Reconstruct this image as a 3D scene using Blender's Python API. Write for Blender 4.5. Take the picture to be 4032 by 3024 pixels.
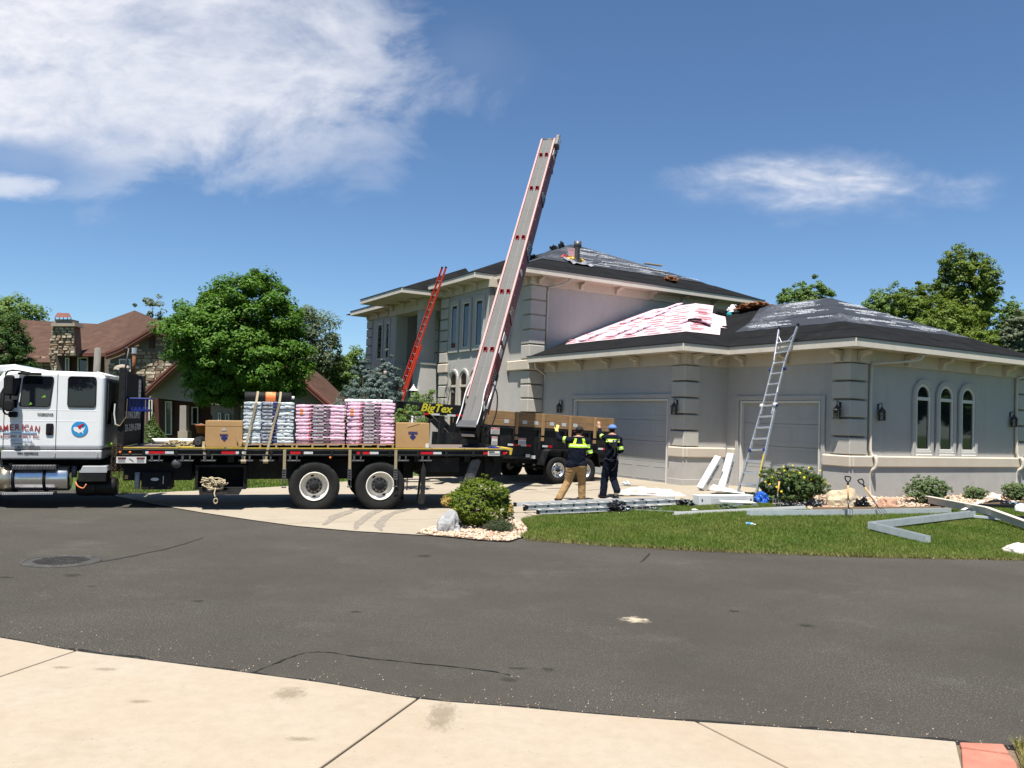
import bpy, bmesh, math, random
import numpy as np
from mathutils import Matrix, Vector, Euler, noise as mnoise
R_ = math.radians
for o in list(bpy.data.objects): bpy.data.objects.remove(o)
SC = bpy.context.scene; COL = SC.collection
random.seed(4); RNG = np.random.default_rng(4)

# ------------------------------------------------------------------ camera, sky, sun, exposure
CAM_F, CAM_PITCH, CAM_ROLL = 3300.0, R_(2.48), R_(1.98)
CAM_POS = Vector((0, 0, 2.0))
c_fw = Vector((0, math.cos(CAM_PITCH), math.sin(CAM_PITCH)))
c_u0 = Vector((1, 0, 0)).cross(c_fw)
c_r = Vector((1, 0, 0)) * math.cos(CAM_ROLL) + c_u0 * math.sin(CAM_ROLL)
c_u = c_r.cross(c_fw)
cd = bpy.data.cameras.new('camera'); cam = bpy.data.objects.new('camera', cd); COL.objects.link(cam)
cd.sensor_width = 36; cd.lens = 36 * CAM_F / 4032; cd.clip_end = 3000; cd.clip_start = 0.05
cam.matrix_world = Matrix(((c_r.x, c_u.x, -c_fw.x, 0), (c_r.y, c_u.y, -c_fw.y, 0), (c_r.z, c_u.z, -c_fw.z, 2.0), (0, 0, 0, 1)))
SC.camera = cam

SUN_EL, SUN_AZ = 70.0, 194.0      # elevation; azimuth clockwise from +Y (the sun stands behind the camera)
sd = Vector((math.sin(R_(SUN_AZ)) * math.cos(R_(SUN_EL)), math.cos(R_(SUN_AZ)) * math.cos(R_(SUN_EL)), math.sin(R_(SUN_EL))))
sl = bpy.data.lights.new('sun', 'SUN'); sl.energy = 5.0; sl.angle = R_(0.53); sl.color = (1.0, 0.955, 0.88)
so = bpy.data.objects.new('sun', sl); COL.objects.link(so); so.rotation_euler = (-sd).to_track_quat('-Z', 'Y').to_euler(); so.location = (0, -10, 30)

wd = bpy.data.worlds.new('World'); SC.world = wd; wd.use_nodes = True
wn = wd.node_tree; wn.nodes.clear()
def NN(t, ty, **k):
    n = t.nodes.new(ty)
    for a, b in k.items():
        if a[0] == '_': n.inputs[a[1:].replace('_', ' ')].default_value = b
        else: setattr(n, a, b)
    return n
def mth(t, op, a, b=None, c=None, clamp=False):
    n = t.nodes.new('ShaderNodeMath'); n.operation = op; n.use_clamp = clamp
    for i, v in enumerate((a, b, c)):
        if v is None: continue
        if isinstance(v, (int, float)): n.inputs[i].default_value = v
        else: t.links.new(v, n.inputs[i])
    return n.outputs[0]
def ramp(t, fac, stops, interp='LINEAR'):
    n = t.nodes.new('ShaderNodeValToRGB'); n.color_ramp.interpolation = interp
    e = n.color_ramp.elements
    while len(e) < len(stops): e.new(0.5)
    for i, (p, c) in enumerate(stops):
        e[i].position = p; e[i].color = (c, c, c, 1) if isinstance(c, (int, float)) else (*c, 1)
    t.links.new(fac, n.inputs[0]); return n.outputs[0]
def mixc(t, fac, a, b, bt='MIX'):
    n = t.nodes.new('ShaderNodeMix'); n.data_type = 'RGBA'; n.blend_type = bt
    for i, v in ((0, fac), (6, a), (7, b)):
        if isinstance(v, (int, float)): n.inputs[i].default_value = v
        elif isinstance(v, tuple): n.inputs[i].default_value = (*v, 1)
        else: t.links.new(v, n.inputs[i])
    return n.outputs[2]
sky = NN(wn, 'ShaderNodeTexSky', sky_type='NISHITA', sun_disc=False, sun_elevation=R_(SUN_EL), sun_rotation=R_(SUN_AZ))
sky.altitude = 1600; sky.air_density = 1.0; sky.dust_density = 0.55; sky.ozone_density = 3.0
tcw = NN(wn, 'ShaderNodeTexCoord'); sep = NN(wn, 'ShaderNodeSeparateXYZ'); wn.links.new(tcw.outputs['Generated'], sep.inputs[0])
dx, dy, dz = sep.outputs
# high thin cloud sheets: direction projected on a vertical sheet ahead (u sideways, v up)
iy = mth(wn, 'DIVIDE', 1.0, mth(wn, 'MAXIMUM', dy, 0.02)); u_ = mth(wn, 'MULTIPLY', dx, iy); v_ = mth(wn, 'MULTIPLY', dz, iy)
cmb = NN(wn, 'ShaderNodeCombineXYZ'); wn.links.new(u_, cmb.inputs[0]); wn.links.new(v_, cmb.inputs[1])
def wnoise(sx, sy, scale, det, off=0.0, dist=0.0, rough=0.58):
    mp = NN(wn, 'ShaderNodeMapping'); mp.inputs['Scale'].default_value = (sx, sy, 1); mp.inputs['Location'].default_value = (off, off * 0.7, off); mp.inputs['Rotation'].default_value = (0, 0, R_(-14))
    wn.links.new(cmb.outputs[0], mp.inputs[0])
    n = NN(wn, 'ShaderNodeTexNoise', _Scale=scale, _Detail=det, _Roughness=rough, _Distortion=dist); wn.links.new(mp.outputs[0], n.inputs['Vector']); return n.outputs[0]
def ell(cx, cy, rx, ry, soft, nz, amp):
    a = mth(wn, 'POWER', mth(wn, 'DIVIDE', mth(wn, 'SUBTRACT', u_, cx), rx), 2.0) if False else mth(wn, 'MULTIPLY', *([mth(wn, 'DIVIDE', mth(wn, 'SUBTRACT', u_, cx), rx)] * 2))
    b = mth(wn, 'MULTIPLY', *([mth(wn, 'DIVIDE', mth(wn, 'SUBTRACT', v_, cy), ry)] * 2))
    r = mth(wn, 'SQRT', mth(wn, 'ADD', a, b))
    r = mth(wn, 'ADD', r, mth(wn, 'MULTIPLY', mth(wn, 'SUBTRACT', nz, 0.5), amp))
    return mth(wn, 'SUBTRACT', 1.0, mth(wn, 'SMOOTHSTEP', r, 1.0 - soft, 1.0 + soft * 0.35)) if False else ramp(wn, r, [(max(0, 1 - soft), 1.0), (1.0, 0.0)], 'EASE')
n1 = wnoise(1, 1.6, 5.5, 9, 3.1, 0.35); n2 = wnoise(0.8, 3.2, 9, 8, 7.7, 0.5); n3 = wnoise(1, 2.2, 20, 6, 1.3, 0.2, 0.62); n4 = wnoise(1, 1.5, 2.6, 4, 11.0)
m1 = ell(-0.50, 0.430, 0.46, 0.192, 0.46, n1, 1.25)
hole = ell(-0.62, 0.285, 0.16, 0.045, 0.7, n1, 1.2)
d1 = mth(wn, 'MULTIPLY', m1, mth(wn, 'SUBTRACT', 1.0, mth(wn, 'MULTIPLY', hole, 0.75)))
d1 = mth(wn, 'MULTIPLY', d1, ramp(wn, n1, [(0.28, 0.35), (0.52, 1.0)]))
d1 = mth(wn, 'MULTIPLY', d1, ramp(wn, n3, [(0.25, 0.72), (0.6, 1.0)]))
m1b = ell(-0.62, 0.262, 0.10, 0.022, 0.8, n3, 0.9)
m2 = ell(0.350, 0.300, 0.225, 0.050, 0.75, n1, 1.7)
d2 = mth(wn, 'MULTIPLY', m2, mth(wn, 'MULTIPLY', ramp(wn, n2, [(0.36, 0.25), (0.60, 1.0)]), ramp(wn, n3, [(0.32, 0.45), (0.6, 1.0)])))
m3 = ell(-0.07, 0.44, 0.10, 0.07, 1.0, n1, 1.3)
den = mth(wn, 'MAXIMUM', mth(wn, 'MULTIPLY', d1, 0.93), mth(wn, 'MAXIMUM', mth(wn, 'MULTIPLY', d2, 0.68), mth(wn, 'MAXIMUM', mth(wn, 'MULTIPLY', m1b, 0.6), mth(wn, 'MULTIPLY', m3, 0.06))))
den = mth(wn, 'MULTIPLY', den, mth(wn, 'GREATER_THAN', dy, 0.05))
ccol = mixc(wn, ramp(wn, n4, [(0.35, 0.0), (0.65, 1.0)]), (6.2, 6.4, 7.1), (8.2, 8.1, 8.3))
skymul = mixc(wn, 1.0, sky.outputs[0], (0.82, 0.965, 1.05), 'MULTIPLY')
cc = mixc(wn, den, skymul, ccol)
bg = NN(wn, 'ShaderNodeBackground', _Strength=0.0625); wo = NN(wn, 'ShaderNodeOutputWorld')
wn.links.new(cc, bg.inputs[0]); wn.links.new(bg.outputs[0], wo.inputs[0])

SC.render.engine = 'CYCLES'
vs = SC.view_settings; vs.view_transform = 'Standard'; vs.look = 'None'; vs.exposure = 1.05; vs.gamma = 1.0; vs.use_curve_mapping = False
SC.cycles.max_bounces = 6; SC.cycles.transparent_max_bounces = 8

# ------------------------------------------------------------------ coordinates: a sight line, the ground, the house axes
def sight(x, y): return c_r * ((x - 2016) / CAM_F) - c_u * ((y - 1512) / CAM_F) + c_fw
def at(x, y, Y): d = sight(x, y); return CAM_POS + d * (Y / d.y)
def onz(x, y, z): d = sight(x, y); return CAM_POS + d * ((z - 2.0) / d.z)
def sstep(a, b, x): t = min(1, max(0, (x - a) / (b - a))); return t * t * (3 - 2 * t)
def gz(X, Y):                                   # height of the ground: flat street, plots rising to the houses
    t = sstep(0.8, 4.6, X); a = 18.8 + (14.2 - 18.8) * t; b = 26.5 + (21.3 - 26.5) * t
    l = sstep(-9, -4, X)
    return 0.285 * min(1, max(0, (Y - a) / (b - a))) * l
def gnd(x, y):                                  # where a sight line meets the ground
    z = 0.0
    for _ in range(12):
        p = onz(x, y, z); z = gz(p.x, p.y)
    return Vector((p.x, p.y, z))
HA = R_(30.5); HO = Vector((8.68, 21.50, 0))
HM = Matrix.Translation(HO) @ Matrix.Rotation(HA, 4, 'Z')      # house frame: x away to the right, y away to the left
TM = Matrix.Translation((-3.45, 17.6, 0)) @ Euler((0, R_(-1.2), R_(15))).to_matrix().to_4x4()   # truck frame: x to its tail, y away

# ------------------------------------------------------------------ mesh helpers
class MB:
    def __init__(s): s.v = []; s.f = []; s.m = []
    def add(s, vs, fs, mi=0, M=None):
        b = len(s.v)
        s.v += [tuple(M @ Vector(v)) for v in vs] if M is not None else [tuple(v) for v in vs]
        for f in fs: s.f.append(tuple(b + i for i in f)); s.m.append(mi)
        return s
    def bx(s, x0, x1, y0, y1, z0, z1, mi=0, M=None):
        vs = [(x0, y0, z0), (x1, y0, z0), (x1, y1, z0), (x0, y1, z0), (x0, y0, z1), (x1, y0, z1), (x1, y1, z1), (x0, y1, z1)]
        return s.add(vs, [(3, 2, 1, 0), (4, 5, 6, 7), (0, 1, 5, 4), (1, 2, 6, 5), (2, 3, 7, 6), (3, 0, 4, 7)], mi, M)
    def box(s, c, d, mi=0, M=None):
        return s.bx(c[0] - d[0] / 2, c[0] + d[0] / 2, c[1] - d[1] / 2, c[1] + d[1] / 2, c[2] - d[2] / 2, c[2] + d[2] / 2, mi, M)
    def beam(s, a, b, w, h, up=(0, 0, 1), mi=0):      # rectangular bar between two points, w across, h along up
        a = Vector(a); b = Vector(b); d = b - a; L = d.length; x = d.normalized(); y = Vector(up).cross(x)
        if y.length < 1e-6: y = Vector((1, 0, 0))
        y.normalize(); z = x.cross(y)
        M = Matrix(((x.x, y.x, z.x, a.x), (x.y, y.y, z.y, a.y), (x.z, y.z, z.z, a.z), (0, 0, 0, 1)))
        return s.bx(0, L, -w / 2, w / 2, -h / 2, h / 2, mi, M)
    def prism(s, poly, t0, t1, fn, mi=0):             # 2D outline pushed along a third axis; fn(u, v, t) -> xyz
        n = len(poly)
        vs = [fn(u, v, t0) for u, v in poly] + [fn(u, v, t1) for u, v in poly]
        fs = [tuple(range(n - 1, -1, -1)), tuple(range(n, 2 * n))] + [(i, (i + 1) % n, n + (i + 1) % n, n + i) for i in range(n)]
        return s.add(vs, fs, mi)
    def ring(s, outer, inner, t0, t1, fn, mi=0):      # frame between two outlines with the same number of points
        n = len(outer)
        vs = [fn(u, v, t) for t in (t0, t1) for P in (outer, inner) for u, v in P]
        fs = []
        for i in range(n):
            j = (i + 1) % n
            fs += [(i, j, n + j, n + i), (2 * n + j, 2 * n + i, 3 * n + i, 3 * n + j), (j, i, 2 * n + i, 2 * n + j), (n + i, n + j, 3 * n + j, 3 * n + i)]
        return s.add(vs, fs, mi)
    def tube(s, pts, r, n=8, mi=0, cap=True, flat=1.0):
        pts = [Vector(p) for p in pts]; k = len(pts); rs = r if isinstance(r, (list, tuple)) else [r] * k
        rings = []; ref = Vector((0, 0, 1))
        for i, p in enumerate(pts):
            t = (pts[min(i + 1, k - 1)] - pts[max(i - 1, 0)]).normalized()
            if abs(t.dot(ref)) > 0.95: ref = Vector((1, 0, 0)) if abs(t.x) < 0.9 else Vector((0, 1, 0))
            a = t.cross(ref).normalized(); b = t.cross(a).normalized()
            rings.append([tuple(p + (a * math.cos(q) + b * math.sin(q) * flat) * rs[i]) for q in [2 * math.pi * j / n for j in range(n)]])
        vs = [v for g in rings for v in g]
        fs = [(i * n + j, i * n + (j + 1) % n, (i + 1) * n + (j + 1) % n, (i + 1) * n + j) for i in range(k - 1) for j in range(n)]
        if cap: fs += [tuple(range(n - 1, -1, -1)), tuple(range((k - 1) * n, k * n))]
        return s.add(vs, fs, mi)
    def lathe(s, prof, M=None, n=16, mi=0, a0=0.0, a1=2 * math.pi):     # prof: (r, z) about local z
        full = abs(a1 - a0) > 6.28; m = n if full else n + 1
        vs = [(r * math.cos(a0 + (a1 - a0) * j / n), r * math.sin(a0 + (a1 - a0) * j / n), z) for r, z in prof for j in range(m)]
        k = len(prof); fs = []
        for i in range(k - 1):
            for j in range(n):
                j2 = (j + 1) % m
                fs.append((i * m + j, i * m + j2, (i + 1) * m + j2, (i + 1) * m + j))
        return s.add(vs, fs, mi, M)
    def mesh(s, name, mats, smooth=False):
        me = bpy.data.meshes.new(name); me.from_pydata(s.v, [], s.f); me.update()
        for m in (mats if isinstance(mats, (list, tuple)) else [mats]): me.materials.append(MAT(m))
        if max(s.m, default=0): me.polygons.foreach_set('material_index', s.m)
        bm = bmesh.new(); bm.from_mesh(me); bmesh.ops.recalc_face_normals(bm, faces=bm.faces); bm.to_mesh(me); bm.free()
        if smooth: me.polygons.foreach_set('use_smooth', [True] * len(me.polygons))
        return me
    def build(s, name, mats, parent=None, smooth=False, bev=0.0, M=None, seg=1):
        o = obj(name, s.mesh(name, mats, smooth), parent, M)
        if bev: bevel(o, bev, seg)
        return o
def bevel(o, w, seg=1):
    m = o.modifiers.new('bevel', 'BEVEL'); m.width = w; m.segments = seg; m.limit_method = 'ANGLE'; m.angle_limit = R_(40)
def obj(name, me, parent=None, M=None):
    o = bpy.data.objects.new(name, me); COL.objects.link(o)
    if parent is not None: o.parent = parent
    if M is not None: o.matrix_local = M if parent is not None else M
    return o
def tag(o, label, cat, group=None, kind=None):
    if label: o['label'] = label
    if cat: o['category'] = cat
    if group: o['group'] = group
    if kind: o['kind'] = kind
    return o
def thing(name, label, cat, M=None, group=None):
    o = bpy.data.objects.new(name, None); COL.objects.link(o); o.empty_display_size = 0.2
    if M is not None: o.matrix_world = M
    return tag(o, label, cat, group)
def struct(o): o['kind'] = 'structure'; return o
def copytree(o, parent=None):
    c = o.copy(); COL.objects.link(c); c.parent = parent
    for ch in [x for x in KIDS.get(o.name, [])]: copytree(ch, c)
    return c
KIDS = {}
def dup(root, M, label=None, group=None):
    kids = [x for x in COL.objects if x.parent == root]
    c = root.copy(); COL.objects.link(c); c.matrix_world = M
    if label: c['label'] = label
    if group: c['group'] = group
    for k in kids:
        d = k.copy(); COL.objects.link(d); d.parent = c
        for g in [x for x in COL.objects if x.parent == k]:
            e = g.copy(); COL.objects.link(e); e.parent = d
    return c
def T3(x, y, z): return Matrix.Translation((x, y, z))
def RZ(a): return Matrix.Rotation(R_(a), 4, 'Z')
def RX(a): return Matrix.Rotation(R_(a), 4, 'X')
def RY(a): return Matrix.Rotation(R_(a), 4, 'Y')
def SCL(x, y, z): return Matrix.Diagonal((x, y, z, 1))
def fastmesh(name, V, Fc, mat):      # V (n,3) array, Fc (m,k) array
    me = bpy.data.meshes.new(name); n, k = Fc.shape
    me.vertices.add(len(V)); me.vertices.foreach_set('co', np.ascontiguousarray(V, dtype=np.float32).ravel())
    me.loops.add(n * k); me.loops.foreach_set('vertex_index', np.ascontiguousarray(Fc, dtype=np.int32).ravel())
    me.polygons.add(n); me.polygons.foreach_set('loop_start', np.arange(0, n * k, k, dtype=np.int32)); me.polygons.foreach_set('loop_total', np.full(n, k, dtype=np.int32))
    me.update(calc_edges=True); me.validate()
    for m in (mat if isinstance(mat, (list, tuple)) else [mat]): me.materials.append(MAT(m))
    return me
TXT = {}
def text(name, s, size, mat, parent, M, shear=0.0, off=0.0, width=None, ext=0.002):
    key = (s, size, mat, shear, off, width)
    if key not in TXT:
        cu = bpy.data.curves.new('t', 'FONT'); cu.body = s; cu.size = size; cu.shear = shear; cu.offset = off; cu.extrude = ext; cu.align_x = 'CENTER'; cu.align_y = 'CENTER'; cu.resolution_u = 3
        to = bpy.data.objects.new('t', cu); COL.objects.link(to)
        bpy.context.view_layer.update()
        me = bpy.data.meshes.new_from_object(to.evaluated_get(bpy.context.evaluated_depsgraph_get())); bpy.data.objects.remove(to)
        me.name = name; me.materials.clear(); me.materials.append(MAT(mat))
        if width:
            xs = [v.co.x for v in me.vertices]; k = width / (max(xs) - min(xs)); c = (max(xs) + min(xs)) / 2
            for v in me.vertices: v.co.x = (v.co.x - c) * k
        TXT[key] = me
    return obj(name, TXT[key], parent, M)

# ------------------------------------------------------------------ materials
MATS = {}; SPEC = {}
def MAT(n):
    if not isinstance(n, str): return n
    if n not in MATS: MATS[n] = SPEC[n](n)
    return MATS[n]
def base(n):
    m = bpy.data.materials.new(n); m.use_nodes = True; t = m.node_tree; b = t.nodes['Principled BSDF']; return m, t, b
def tex(t, scale, det=4, kind='noise', vec=None, rough=0.6, coord='Object', stretch=None, dist=0.0, feat='F1'):
    tc = t.nodes.new('ShaderNodeTexCoord'); o = tc.outputs[coord]
    if stretch:
        mp = t.nodes.new('ShaderNodeMapping'); mp.inputs['Scale'].default_value = stretch; t.links.new(o, mp.inputs[0]); o = mp.outputs[0]
    if kind == 'noise': n = NN(t, 'ShaderNodeTexNoise', _Scale=scale, _Detail=det, _Roughness=rough, _Distortion=dist)
    elif kind == 'vor': n = NN(t, 'ShaderNodeTexVoronoi', _Scale=scale, feature=feat)
    else: n = NN(t, 'ShaderNodeTexWave', _Scale=scale, _Distortion=dist, _Detail=det)
    t.links.new(o, n.inputs['Vector']); return n.outputs[0]
def bump(t, b, h, strength=0.2, dist=0.02):
    n = NN(t, 'ShaderNodeBump', _Strength=strength, _Distance=dist); t.links.new(h, n.inputs['Height']); t.links.new(n.outputs[0], b.inputs['Normal'])
def simple(col, rough=0.6, metal=0.0, var=0.12, vscale=3.0, bs=0.0, bscale=60, spec=0.22, dirt=None, stretch=None, coat=0.0):
    col = tuple(x * (0.80 if metal < .5 else 0.92) for x in col)
    if dirt: dirt = (tuple(x * 0.80 for x in dirt[0]), dirt[1], dirt[2])
    def f(n):
        m, t, b = base(n); b.inputs['Roughness'].default_value = rough; b.inputs['Metallic'].default_value = metal; b.inputs['Specular IOR Level'].default_value = spec
        if coat: b.inputs['Coat Weight'].default_value = coat; b.inputs['Coat Roughness'].default_value = 0.05
        a = tex(t, vscale, 5, stretch=stretch)
        c = mixc(t, ramp(t, a, [(0.3, 0.0), (0.7, 1.0)]), tuple(x * (1 - var) for x in col), tuple(min(1, x * (1 + var)) for x in col))
        if dirt:
            dc, amt, ds = dirt; c = mixc(t, ramp(t, tex(t, ds, 6, rough=0.7), [(0.52, 0.0), (0.72, amt)]), c, dc)
        t.links.new(c, b.inputs['Base Color'])
        if bs: bump(t, b, tex(t, bscale, 4), bs, 0.01)
        return m
    return f
def S(n, *a, **k): SPEC[n] = simple(*a, **k)
pass
S('trim', (0.62, 0.54, 0.44), 0.85, var=0.045, vscale=1.5, bs=0.2, bscale=90, spec=0.2, dirt=((0.45, 0.40, 0.35), 0.25, 2.0))
S('quoin', (0.52, 0.485, 0.43), 0.9, var=0.05, vscale=2, bs=0.3, bscale=90, spec=0.2)
S('fascia', (0.66, 0.60, 0.51), 0.6, var=0.05, vscale=2, dirt=((0.42, 0.37, 0.31), 0.5, 3.0))
S('frame_white', (0.72, 0.69, 0.63), 0.5, var=0.03)
S('door_grey', (0.43, 0.43, 0.42), 0.55, var=0.04, vscale=2, bs=0.12, bscale=40)
S('felt', (0.013, 0.0133, 0.0138), 0.9, var=0.25, vscale=1.3, bs=0.2, bscale=30, spec=0.06, dirt=((0.024, 0.024, 0.025), 0.6, 2.5))
S('felt_edge', (0.022, 0.022, 0.024), 0.6, var=0.2)
S('black_paint', (0.012, 0.012, 0.013), 0.38, var=0.3, vscale=4, dirt=((0.06, 0.055, 0.05), 0.5, 3.0))
S('black_matte', (0.010, 0.010, 0.011), 0.75, var=0.3, vscale=6, dirt=((0.05, 0.045, 0.04), 0.4, 5.0))
S('chassis', (0.012, 0.012, 0.012), 0.7, var=0.4, vscale=5, dirt=((0.045, 0.04, 0.035), 0.6, 4.0))
S('rubber', (0.016, 0.016, 0.016), 0.85, var=0.25, vscale=8, dirt=((0.045, 0.042, 0.037), 0.5, 5.0), bs=0.15, bscale=80)
S('rim_white', (0.88, 0.84, 0.75), 0.45, var=0.05, vscale=6, dirt=((0.5, 0.44, 0.34), 0.5, 7.0))
S('rim_hub', (0.50, 0.48, 0.44), 0.5, var=0.1, vscale=8, dirt=((0.22, 0.19, 0.15), 0.6, 9.0))
S('rim_silver', (0.62, 0.63, 0.64), 0.28, 0.75, var=0.08)
S('cab_white', (0.86, 0.87, 0.87), 0.22, var=0.02, vscale=1.0, spec=0.55, coat=0.4, dirt=((0.60, 0.58, 0.54), 0.22, 2.2))
S('cab_grey', (0.42, 0.43, 0.44), 0.35, var=0.04, dirt=((0.26, 0.25, 0.23), 0.5, 4.0))
S('chrome', (0.80, 0.80, 0.81), 0.22, 0.95, var=0.08, vscale=6, dirt=((0.45, 0.40, 0.32), 0.5, 6.0))
S('chrome_warm', (0.62, 0.55, 0.42), 0.32, 0.9, var=0.1)
S('alum', (0.60, 0.61, 0.62), 0.36, 0.8, var=0.10, vscale=9, dirt=((0.36, 0.36, 0.35), 0.5, 7.0))
S('alum_flat', (0.60, 0.61, 0.60), 0.5, 0.15, var=0.10, vscale=6, dirt=((0.30, 0.30, 0.29), 0.5, 5.0))
S('galv', (0.55, 0.60, 0.61), 0.5, 0.25, var=0.08, vscale=5, dirt=((0.33, 0.35, 0.34), 0.4, 4.0))
S('steel_dark', (0.10, 0.10, 0.105), 0.5, 0.5, var=0.3, vscale=10)
S('red_paint', (0.50, 0.030, 0.022), 0.42, var=0.15, vscale=5, dirt=((0.30, 0.04, 0.035), 0.5, 6.0))
S('boom_side', (0.17, 0.034, 0.034), 0.5, var=0.15, vscale=3, dirt=((0.12, 0.05, 0.05), 0.5, 4.0))
S('boom_edge', (0.62, 0.34, 0.32), 0.6, var=0.1, vscale=3, dirt=((0.45, 0.20, 0.19), 0.5, 6.0))
S('cleat_red', (0.33, 0.010, 0.020), 0.5, var=0.2)
S('ladder_red', (0.62, 0.055, 0.025), 0.42, var=0.1, vscale=4, dirt=((0.38, 0.04, 0.03), 0.4, 6.0))
S('yellow', (0.58, 0.42, 0.06), 0.6, var=0.12, vscale=6, dirt=((0.35, 0.25, 0.06), 0.5, 7.0))
S('yellow_text', (0.58, 0.53, 0.04), 0.5, var=0.05)
S('white_text', (0.55, 0.55, 0.53), 0.6, var=0.1, vscale=12)
S('bold_white', (0.78, 0.78, 0.77), 0.6, var=0.06, vscale=12)
S('red_text', (0.36, 0.045, 0.055), 0.5, var=0.1, vscale=10)
S('blue_text', (0.03, 0.30, 0.62), 0.5, var=0.03)
S('pale_blue', (0.36, 0.52, 0.72), 0.5, var=0.03)
S('grey_text', (0.055, 0.057, 0.06), 0.5, var=0.1, vscale=12)
S('navy_print', (0.020, 0.030, 0.16), 0.5, var=0.15, vscale=12)
S('reflect_red', (0.55, 0.012, 0.02), 0.35, var=0.1, vscale=20)
S('reflect_white', (0.62, 0.63, 0.64), 0.35, var=0.15, vscale=20)
S('amber', (0.75, 0.16, 0.02), 0.3, var=0.1)
S('sticker', (0.68, 0.67, 0.64), 0.6, var=0.06, vscale=20)
S('cardboard', (0.45, 0.275, 0.125), 0.85, var=0.06, vscale=3, bs=0.1, bscale=20)
S('cardboard_edge', (0.50, 0.32, 0.16), 0.85, var=0.06, vscale=8)
S('strap', (0.32, 0.265, 0.165), 0.8, var=0.12, vscale=20)
S('strap_black', (0.02, 0.02, 0.022), 0.6, var=0.2)
S('pallet_wood', (0.40, 0.26, 0.13), 0.8, var=0.2, vscale=6, stretch=(1, 12, 12))
S('board_wood', (0.27, 0.165, 0.08), 0.8, var=0.22, vscale=2.2, stretch=(1, 14, 14), bs=0.2, bscale=12, dirt=((0.14, 0.085, 0.045), 0.5, 1.5))
S('board_post', (0.33, 0.21, 0.105), 0.8, var=0.2, vscale=2.2, stretch=(14, 14, 1))
S('deck_wood', (0.17, 0.135, 0.115), 0.8, var=0.25, vscale=2, stretch=(1, 10, 1), dirt=((0.09, 0.075, 0.065), 0.5, 2.0))
S('handle_wood', (0.62, 0.36, 0.13), 0.55, var=0.1, vscale=5)
S('pvc', (0.78, 0.78, 0.77), 0.4, var=0.03)
S('blue_plastic', (0.015, 0.03, 0.20), 0.35, var=0.1)
S('blue_tarp', (0.03, 0.13, 0.55), 0.45, var=0.2, vscale=9, bs=0.5, bscale=15)
S('green_cloth', (0.085, 0.115, 0.075), 0.9, var=0.25, vscale=7)
S('box_white', (0.74, 0.74, 0.73), 0.6, var=0.03, vscale=4)
S('box_print', (0.40, 0.41, 0.42), 0.7, var=0.2, vscale=30)
S('rope', (0.48, 0.40, 0.26), 0.9, var=0.25, vscale=30)
S('chain', (0.10, 0.07, 0.05), 0.6, 0.6, var=0.4, vscale=30)
S('orange_hose', (0.70, 0.22, 0.08), 0.5, var=0.1)
S('lime_cloth', (0.20, 0.42, 0.05), 0.7, var=0.1)
S('lantern', (0.075, 0.068, 0.058), 0.5, 0.4, var=0.3, vscale=20)
S('lamp_white', (0.70, 0.69, 0.66), 0.5, var=0.04)
S('yellow_foam', (0.70, 0.44, 0.10), 0.9, var=0.15, vscale=12, bs=0.4, bscale=25)
S('rust', (0.20, 0.085, 0.035), 0.9, var=0.45, vscale=18, bs=0.5, bscale=30)
S('pink_trans', (0.62, 0.38, 0.45), 0.4, var=0.1)
S('teal', (0.03, 0.30, 0.33), 0.5, var=0.1)
S('brown_wall', (0.085, 0.036, 0.026), 0.8, var=0.2, vscale=2)
S('brown_trim', (0.16, 0.062, 0.048), 0.65, var=0.12, vscale=2)
S('brown_trim_light', (0.30, 0.15, 0.12), 0.65, var=0.1, vscale=2)
S('bh_stucco', (0.33, 0.29, 0.26), 0.9, var=0.06)
S('mortar', (0.17, 0.14, 0.11), 0.95, var=0.2, vscale=6)
S('stone_a', (0.33, 0.25, 0.175), 0.9, var=0.22, vscale=5, bs=0.4, bscale=16)
S('stone_b', (0.43, 0.36, 0.27), 0.9, var=0.2, vscale=5, bs=0.4, bscale=16)
S('stone_c', (0.23, 0.155, 0.105), 0.9, var=0.25, vscale=5, bs=0.4, bscale=16)
S('cap_stone', (0.36, 0.30, 0.24), 0.9, var=0.1)
S('bark', (0.11, 0.085, 0.065), 0.95, var=0.35, vscale=5, stretch=(8, 8, 1), bs=0.6, bscale=20)
S('plinth_stucco', (0.50, 0.48, 0.45), 0.92, var=0.06, vscale=1.2, bs=0.45, bscale=60, spec=0.1, dirt=((0.36, 0.34, 0.31), 0.6, 1.6))
S('twig', (0.16, 0.10, 0.065), 0.95, var=0.3, vscale=9)
S('rock_tan', (0.50, 0.40, 0.27), 0.9, var=0.2, vscale=3, bs=0.7, bscale=7, dirt=((0.62, 0.56, 0.45), 0.7, 4.0))
S('rock_pink', (0.46, 0.265, 0.18), 0.9, var=0.22, vscale=4, bs=0.6, bscale=8, dirt=((0.52, 0.42, 0.33), 0.6, 4.0))
S('rock_grey', (0.34, 0.34, 0.345), 0.85, var=0.25, vscale=5, bs=0.6, bscale=9, dirt=((0.78, 0.78, 0.77), 0.95, 4.2))
S('rock_white', (0.58, 0.55, 0.50), 0.9, var=0.15, vscale=4, bs=0.5, bscale=9)
S('paver', (0.46, 0.175, 0.125), 0.9, var=0.18, vscale=6, bs=0.4, bscale=50, dirt=((0.30, 0.17, 0.12), 0.6, 5.0))
S('iron', (0.058, 0.056, 0.052), 0.7, 0.0, var=0.4, vscale=10, dirt=((0.13, 0.125, 0.115), 0.5, 9.0))
S('dirt', (0.17, 0.125, 0.085), 0.95, var=0.3, vscale=4, bs=0.5, bscale=30)
S('edging', (0.36, 0.24, 0.15), 0.8, var=0.1)
S('skin', (0.40, 0.215, 0.14), 0.55, var=0.08)
S('navy_cloth', (0.0080, 0.0105, 0.021), 0.95, spec=0.08, var=0.25, vscale=9, bs=0.5, bscale=14)
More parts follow.
